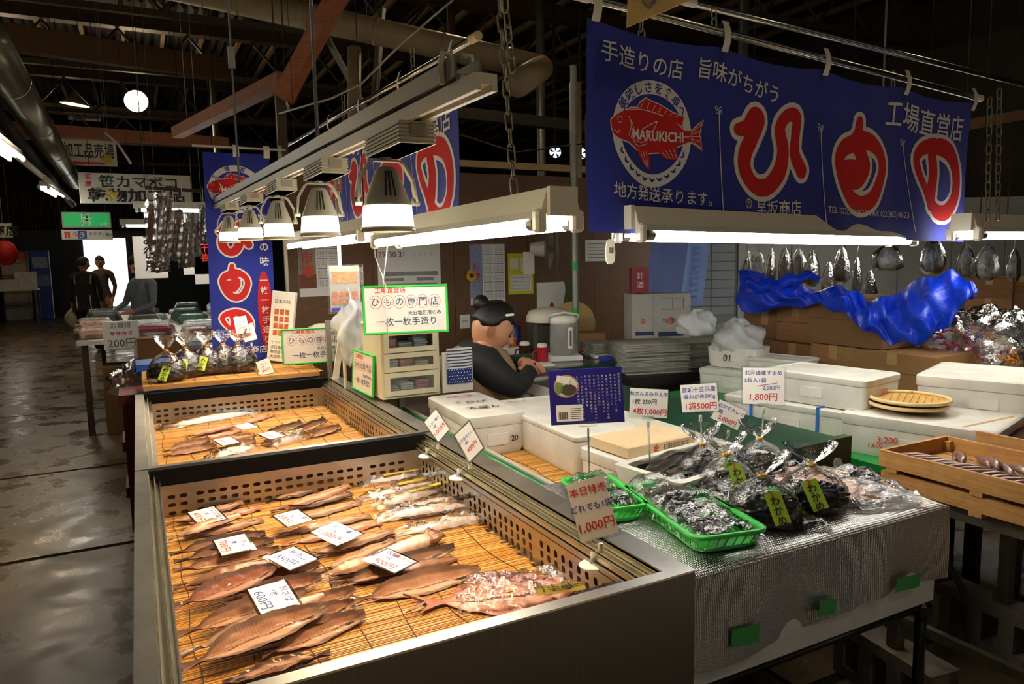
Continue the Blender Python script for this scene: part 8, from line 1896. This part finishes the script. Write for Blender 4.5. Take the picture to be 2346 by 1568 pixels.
p_ = P(194, 227, Y=22); t = thing('wall_clock', 'round grey clock on the far brown wall', 'clock', p_); rx = Matrix.Rotation(R(90), 3, 'X'); m = MB(); m.lathe([(.30, 0), (.31, .03), (.28, .04), (.001, .04)], n=30, rot=rx); m.build('dial', M('clock_grey', '#6b6450', .6), t); m = MB(); m.bb(-.012, .012, -.06, -.045, -.02, .16); m.bb(-.01, .1, -.06, -.045, -.01, .01); m.build('hands', MATS['rubber'], t); m = MB(); m.bb(-.03, .03, 0, YF-22, -.03, .03); m.build('bracket', MATS['dark_iron'], t)
# row of tube fixtures and silver duct running away on the left
for k, (a, b) in enumerate((((-30, 318, 5.6), (38, 365, 7.2)), ((100, 430, 10.5), (136, 450, 12.5)))): fixture(P(a[0], a[1], Y=a[2]), P(b[0], b[1], Y=b[2]), ('near', 'far')[k]+' bright tube light high on the left, in the row over the aisle')
def run(nm, lb, a, b, r_, mat, cat='pipe', n=16, joints=0):
    a, b = V(a), V(b); t = thing(nm, lb, cat, a); m = MB(); m.cyl(a, b, r_, n=n); m.build('pipe', MATS[mat], t, True, world=True); d = b-a
    for k in range(joints): q = a+d*((k+.5)/joints); e = d.normalized()*.02; m = MB(); m.cyl(q-e, q+e, r_*1.03, n=n); m.build('joint_band', MATS[mat], t, True, world=True)
    return t
M('duct_silver', '#8a8878', .3, .8, .1)
run('duct', 'shiny round duct running away at upper left', P(-40, 90, Y=5), P(172, 418, Y=16), .13, 'duct_silver', 'duct', 20, 5); run('conduit', 'dark conduit beside the shiny duct on the left', P(-30, 235, Y=6), P(165, 470, Y=16), .05, 'dark_iron'); run('light_trunking', 'white trunking carrying the left row of tube lights', P(-40, 290, Y=5.6), P(172, 468, Y=16.5), .03, 'white_paint', 'trunking')
# ================================================================ beams, pipes and clutter under the roof
run('cream_pipe', 'fat cream pipe crossing the top of the picture', P(300, -52, d=6.2), P(1240, 156, d=6.6), .115, 'pvc', 'pipe', 24, 6)
e = P(1240, 156, d=6.6); run('cream_pipe', 'short elbow at the right end of the fat cream pipe', e, P(1185, 192, d=6.1), .115, 'pvc', 'pipe', 24); run('cream_pipe', 'thinner cream pipe dropping behind the chain', P(1318, 190, d=6.5), V((P(1318, 190, d=6.5).x, P(1318, 190, d=6.5).y, 0)), .055, 'pvc', 'pipe', 16); run('cream_pipe', 'vertical cream pipe under the fat pipe, behind the rear banner', P(812, 110, d=6.4), P(812, 330, d=6.4), .06, 'pvc', 'pipe', 16)
def beam(lb, a, b, w_, h, mat, nm='timber', cat='beam', roll=0):
    a, b = V(a), V(b); d = (b-a).normalized(); s_ = d.cross(V((0, 0, 1))).normalized(); u = s_.cross(d); t = thing(nm, lb, cat, a); m = MB(); m.loft([[p+s_*x*w_/2+u*y*h/2 for x, y in ((-1, -1), (1, -1), (1, 1), (-1, 1))] for p in (a, b)]); m.build('beam', MATS[mat], t, world=True)
    for q in (a.lerp(b, .05), a.lerp(b, .95)):
        if q.z < ZC: m = MB(); m.cyl(q+V((0, 0, h*.4)), (q.x, q.y, ZC+.2), .004, n=5); m.build('tie_rod', MATS['dark_iron'], t, world=True)
    return t
beam('orange lumber strut rising to the top, left of the lamp rod', P(648, 225, d=4.2), P(800, -60, d=4.0), .09, .09, 'lumber'); beam('reddish lumber piece sloping down to the left below the strut', P(650, 182, d=4.6), P(405, 305, d=6.4), .09, .09, 'lumber')
beam('long brown timber across the upper left, above the signs', P(-60, 288, d=7.5), P(520, 328, d=9.5), .12, .13, 'lumber'); beam('dark sloping roof beam with pale underside at upper left', P(-60, 75, d=8), P(520, 160, d=11.0), .16, .30, 'ply')
beam('thin grey angle brace crossing behind the fat cream pipe', P(735, 60, d=6.9), P(880, 330, d=6.9), .05, .05, 'galv'); beam('pale steel brace behind the rear banner pole', P(875, 20, d=6.9), P(850, 330, d=6.9), .07, .04, 'galv'); beam('dark horizontal pipe-like beam behind the hanging chain', P(1010, 255, d=8), P(1420, 300, d=8.4), .12, .12, 'dark_iron'); beam('second dark timber on the right above the banner end', P(2200, 290, d=7), P(2420, 250, d=7), .10, .10, 'ply'); beam('brownish cross timber in the far dark middle', P(1000, 372, d=9), P(1400, 392, d=9), .08, .08, 'pvc')
for k, (px, d, h) in enumerate(((1240, 9.5, 4.9), (495, 13, 4.9), (1040, 9.8, 4.9), (1700, 8.5, 4.9))):
    q = P(px, 300, d=d); run('hall_post', ('grey post behind the long chain', 'steel post of the far left wall', 'brown post right of the rear banner', 'post behind the big blue banner')[k], (q.x, q.y, 0), (q.x, q.y, ZC), .06, ('galv', 'galv', 'old_beam', 'galv')[k], 'post', 12)
# back partition of the neighbouring stalls: dark clutter wall so the hall does not read empty
def far_stall_wall():
    t = struct(thing('wall_partition', None, None, (4, 7.6, 0))); 
    for k in range(9): a = 1.95+.92*k; m = MB(); m.bb(a+.004, a+.916, 7.6, 7.63, 0, 2.2+.12*(k % 2)); m.build('board', MATS['ply' if k % 3 else 'corr'], t, world=True)
far_stall_wall()
for k, (px, py) in enumerate(((1272, 349), (1330, 352))):
    q = P(px, py, d=10.5); t = thing('exhaust_fan', '%s small round wall fan with daylight behind it' % ('left', 'right')[k], 'fan', q, R(-27)); rx = Matrix.Rotation(R(90), 3, 'X'); m = MB(); m.lathe([(.085, .0), (.10, .0), (.10, .05), (.085, .05)], n=24, rot=rx, caps=False); m.build('ring', MATS['dark_iron'], t)
    for j in range(5): a = 2*PI*j/5; m = MB(); m.grid(lambda u, v: V(((.015+.065*u)*math.cos(a+.5*v), -.02+.02*v, (.015+.065*u)*math.sin(a+.5*v))), 4, 3); m.build('blade', MATS['rubber'], t)
    m = MB(); m.lathe([(.001, -.01), (.084, -.01)], n=24, rot=rx, caps=False); m.build('daylight_opening', EM('daylight', (.62, .78, 1), 3.0), t); m = MB(); m.bb(-.02, .02, .0, .04, .09, ZC-q.z+.2); m.build('bracket', MATS['dark_iron'], t)
q = P(1362, 385, d=6.0); t = thing('work_lamp', 'small bright clip lamp left of the big blue banner', 'lamp', q, R(-40)); m = MB(); m.lathe([(.02, .06), (.05, .03), (.07, -.03), (.066, -.03), (.03, .04)], n=18, rot=Matrix.Rotation(R(70), 3, 'X'), caps=False); m.build('shade', MATS['galv'], t, True); m = MB(); m.grid(lambda u, v: V((.028*math.sin(PI*v)*math.cos(2*PI*u), -.06+.028*math.sin(PI*v)*math.sin(2*PI*u), -.02+.034*math.cos(PI*v))), 14, 10); m.build('bulb', EM('bulb_cool', (.9, .95, 1), 40), t, True); m = MB(); m.tube([(0, .02, .03), (.03, .05, .2), (.05, .05, ZC-q.z)], .006, 6); m.build('cable', MATS['rubber'], t)
# pull switch and loops at the banner's left end
a = P(1400, 475, d=1.98); t = thing('pull_switch', 'cream pendant switch on a looped cord under the left banner end', 'switch', a); m = MB(); lp = [P(1420, 500, d=1.97), P(1385, 478, d=1.97), P(1378, 488, d=1.97), P(1392, 515, d=1.97), P(1415, 522, d=1.97), P(1420, 505, d=1.97), P(1412, 520, d=1.97), P(1404, 548, d=1.97)]; m.tube(lp, .0035, 6); m.build('cord', MATS['cream'], t, True, world=True)
c = P(1398, 578, d=1.97); m = MB(); m.loft([[c+RT*x*w_+FWD*y*.009+V((0, 0, z)) for x, y in ((-1, -1), (1, -1), (1, 1), (-1, 1))] for z, w_ in ((.034, .006), (.028, .010), (.0, .013), (-.024, .011), (-.032, .006))]); m.build('switch_body', MATS['cream'], t, world=True); m = MB(); m.box(c-FWD*.011+V((0, 0, .004)), (.008, .004, .014), rz=R(-27)); m.build('rocker', M('rocker_grey', '#7a6a58', .5), t, world=True)
# yellowed board at the very top, wires and twine
q = P(1500, 12, d=1.75); t = thing('old_board', 'yellowed board corner hanging over the banner pole', 'board', q); pts = [P(*p_, d=1.75)-q for p_ in ((1436, 62), (1440, -40), (1640, -60), (1585, -2))]; m = MB(); n_ = FWD*.006; m.loft([pts, [p_+n_ for p_ in pts]]); m.build('board', M('board_yellow', '#c9a85e', .5, 0, .3, 14), t); m = MB(); m.tube([P(1488, -20, d=1.745)-q+V((0, 0, .02)), P(1476, 0, d=1.745)-q, P(1490, 14, d=1.745)-q, P(1502, 0, d=1.745)-q], .004, 6); m.build('hook', MATS['galv'], t)
cord('white electric cable strung from the far left along the rear pole', [P(640, 260, d=3.2), P(760, 225, d=2.8), P(830, 190, d=2.6), P(900, 120, d=2.5), P(990, 40, d=2.4), P(1060, -20, d=2.3)], .004, 'galv'); cord('dark cable sagging across the middle above the booth', [P(1000, 290, d=7), P(1180, 350, d=6.6), P(1330, 330, d=6.4), P(1400, 280, d=6.2)], .008, 'rubber')
for k, (x0, y0, x1, y1) in enumerate(((243, 305, 300, 375), (222, 430, 262, 455), (650, 230, 662, 252))):
    q = P(x0, y0, d=7); cord('%s strip of pale twine dangling at upper left' % nth[k], [q, q.lerp(P(x1, y1, d=7), .5)+V((0, 0, .04)), P(x1, y1, d=7)], .012, 'tape_white', 'twine', 'twine', 'twine strips at upper left')
for k, (px, py) in enumerate(((245, 365), (258, 448), (360, 495))):
    q = P(px, py, d=7); t = thing('paper_star', '%s yellow paper star hanging at the left, top to bottom' % nth[k], 'ornament', q, group='yellow paper stars'); m = MB(); m.prism([((.07 if j % 2 else .03)*math.cos(PI*j/5), (.07 if j % 2 else .03)*math.sin(PI*j/5)) for j in range(10)], (0, 0, 0), (1, 0, 0), (0, 0, 1), .006); m.build('star', M('star_yellow', '#c9a41e', .6), t); m = MB(); m.cyl((0, 0, .05), (0, 0, ZC-q.z+.2), .002, n=4); m.build('thread', MATS['galv'], t)
# lamps added as fill: aisle tube, warm high lamps overhead, tubes behind the banner
for k, (y0, z) in enumerate(((2.2, 3.3),)): fixture((-1.55, y0, z), (-1.55, y0+1.2, z), 'added tube light brightening the aisle, above the left picture edge')
for k, (x, y) in enumerate(((-3.2, 4.5), (3.4, 7.0), (6.2, 3.0), (-2.6, 10.5), (1.2, -1.2))):
    t = high_lamp('%s added fill lamp hanging from the roof beams' % nth[k], 0, 0, 1, .24, (0, 0)); t.location = (x, y, 4.25); t.matrix_basis = Matrix.Translation((x, y, 4.25))
fixture(P(1700, 500, d=5.4), P(1960, 512, d=6.1), 'added fill tube light hidden behind the big banner'); fixture(P(2090, 520, d=4.9), P(2330, 535, d=5.2), 'added fill tube light over the pale bags at the far right')
def neighbour_wall():
    t = struct(thing('wall_neighbour', None, None, (6, 4, 0))); a, b = P(1690, 600, d=7.4), P(2420, 600, d=7.4); d = V((b.x-a.x, b.y-a.y, 0)); L = d.length; d.normalize(); rz = math.atan2(d.y, d.x)
    for k in range(6): m = MB(); m.box(a*(1-(k+.5)/6)+b*((k+.5)/6)+V((0, 0, 1.0-(a.z*(1-(k+.5)/6)+b.z*((k+.5)/6)))), (L/6-.01, .03, 2.0), rz=rz); m.build('panel', M('panel_pale', '#9fa3a0', .7, 0, .12, 3), t, world=True)
neighbour_wall()
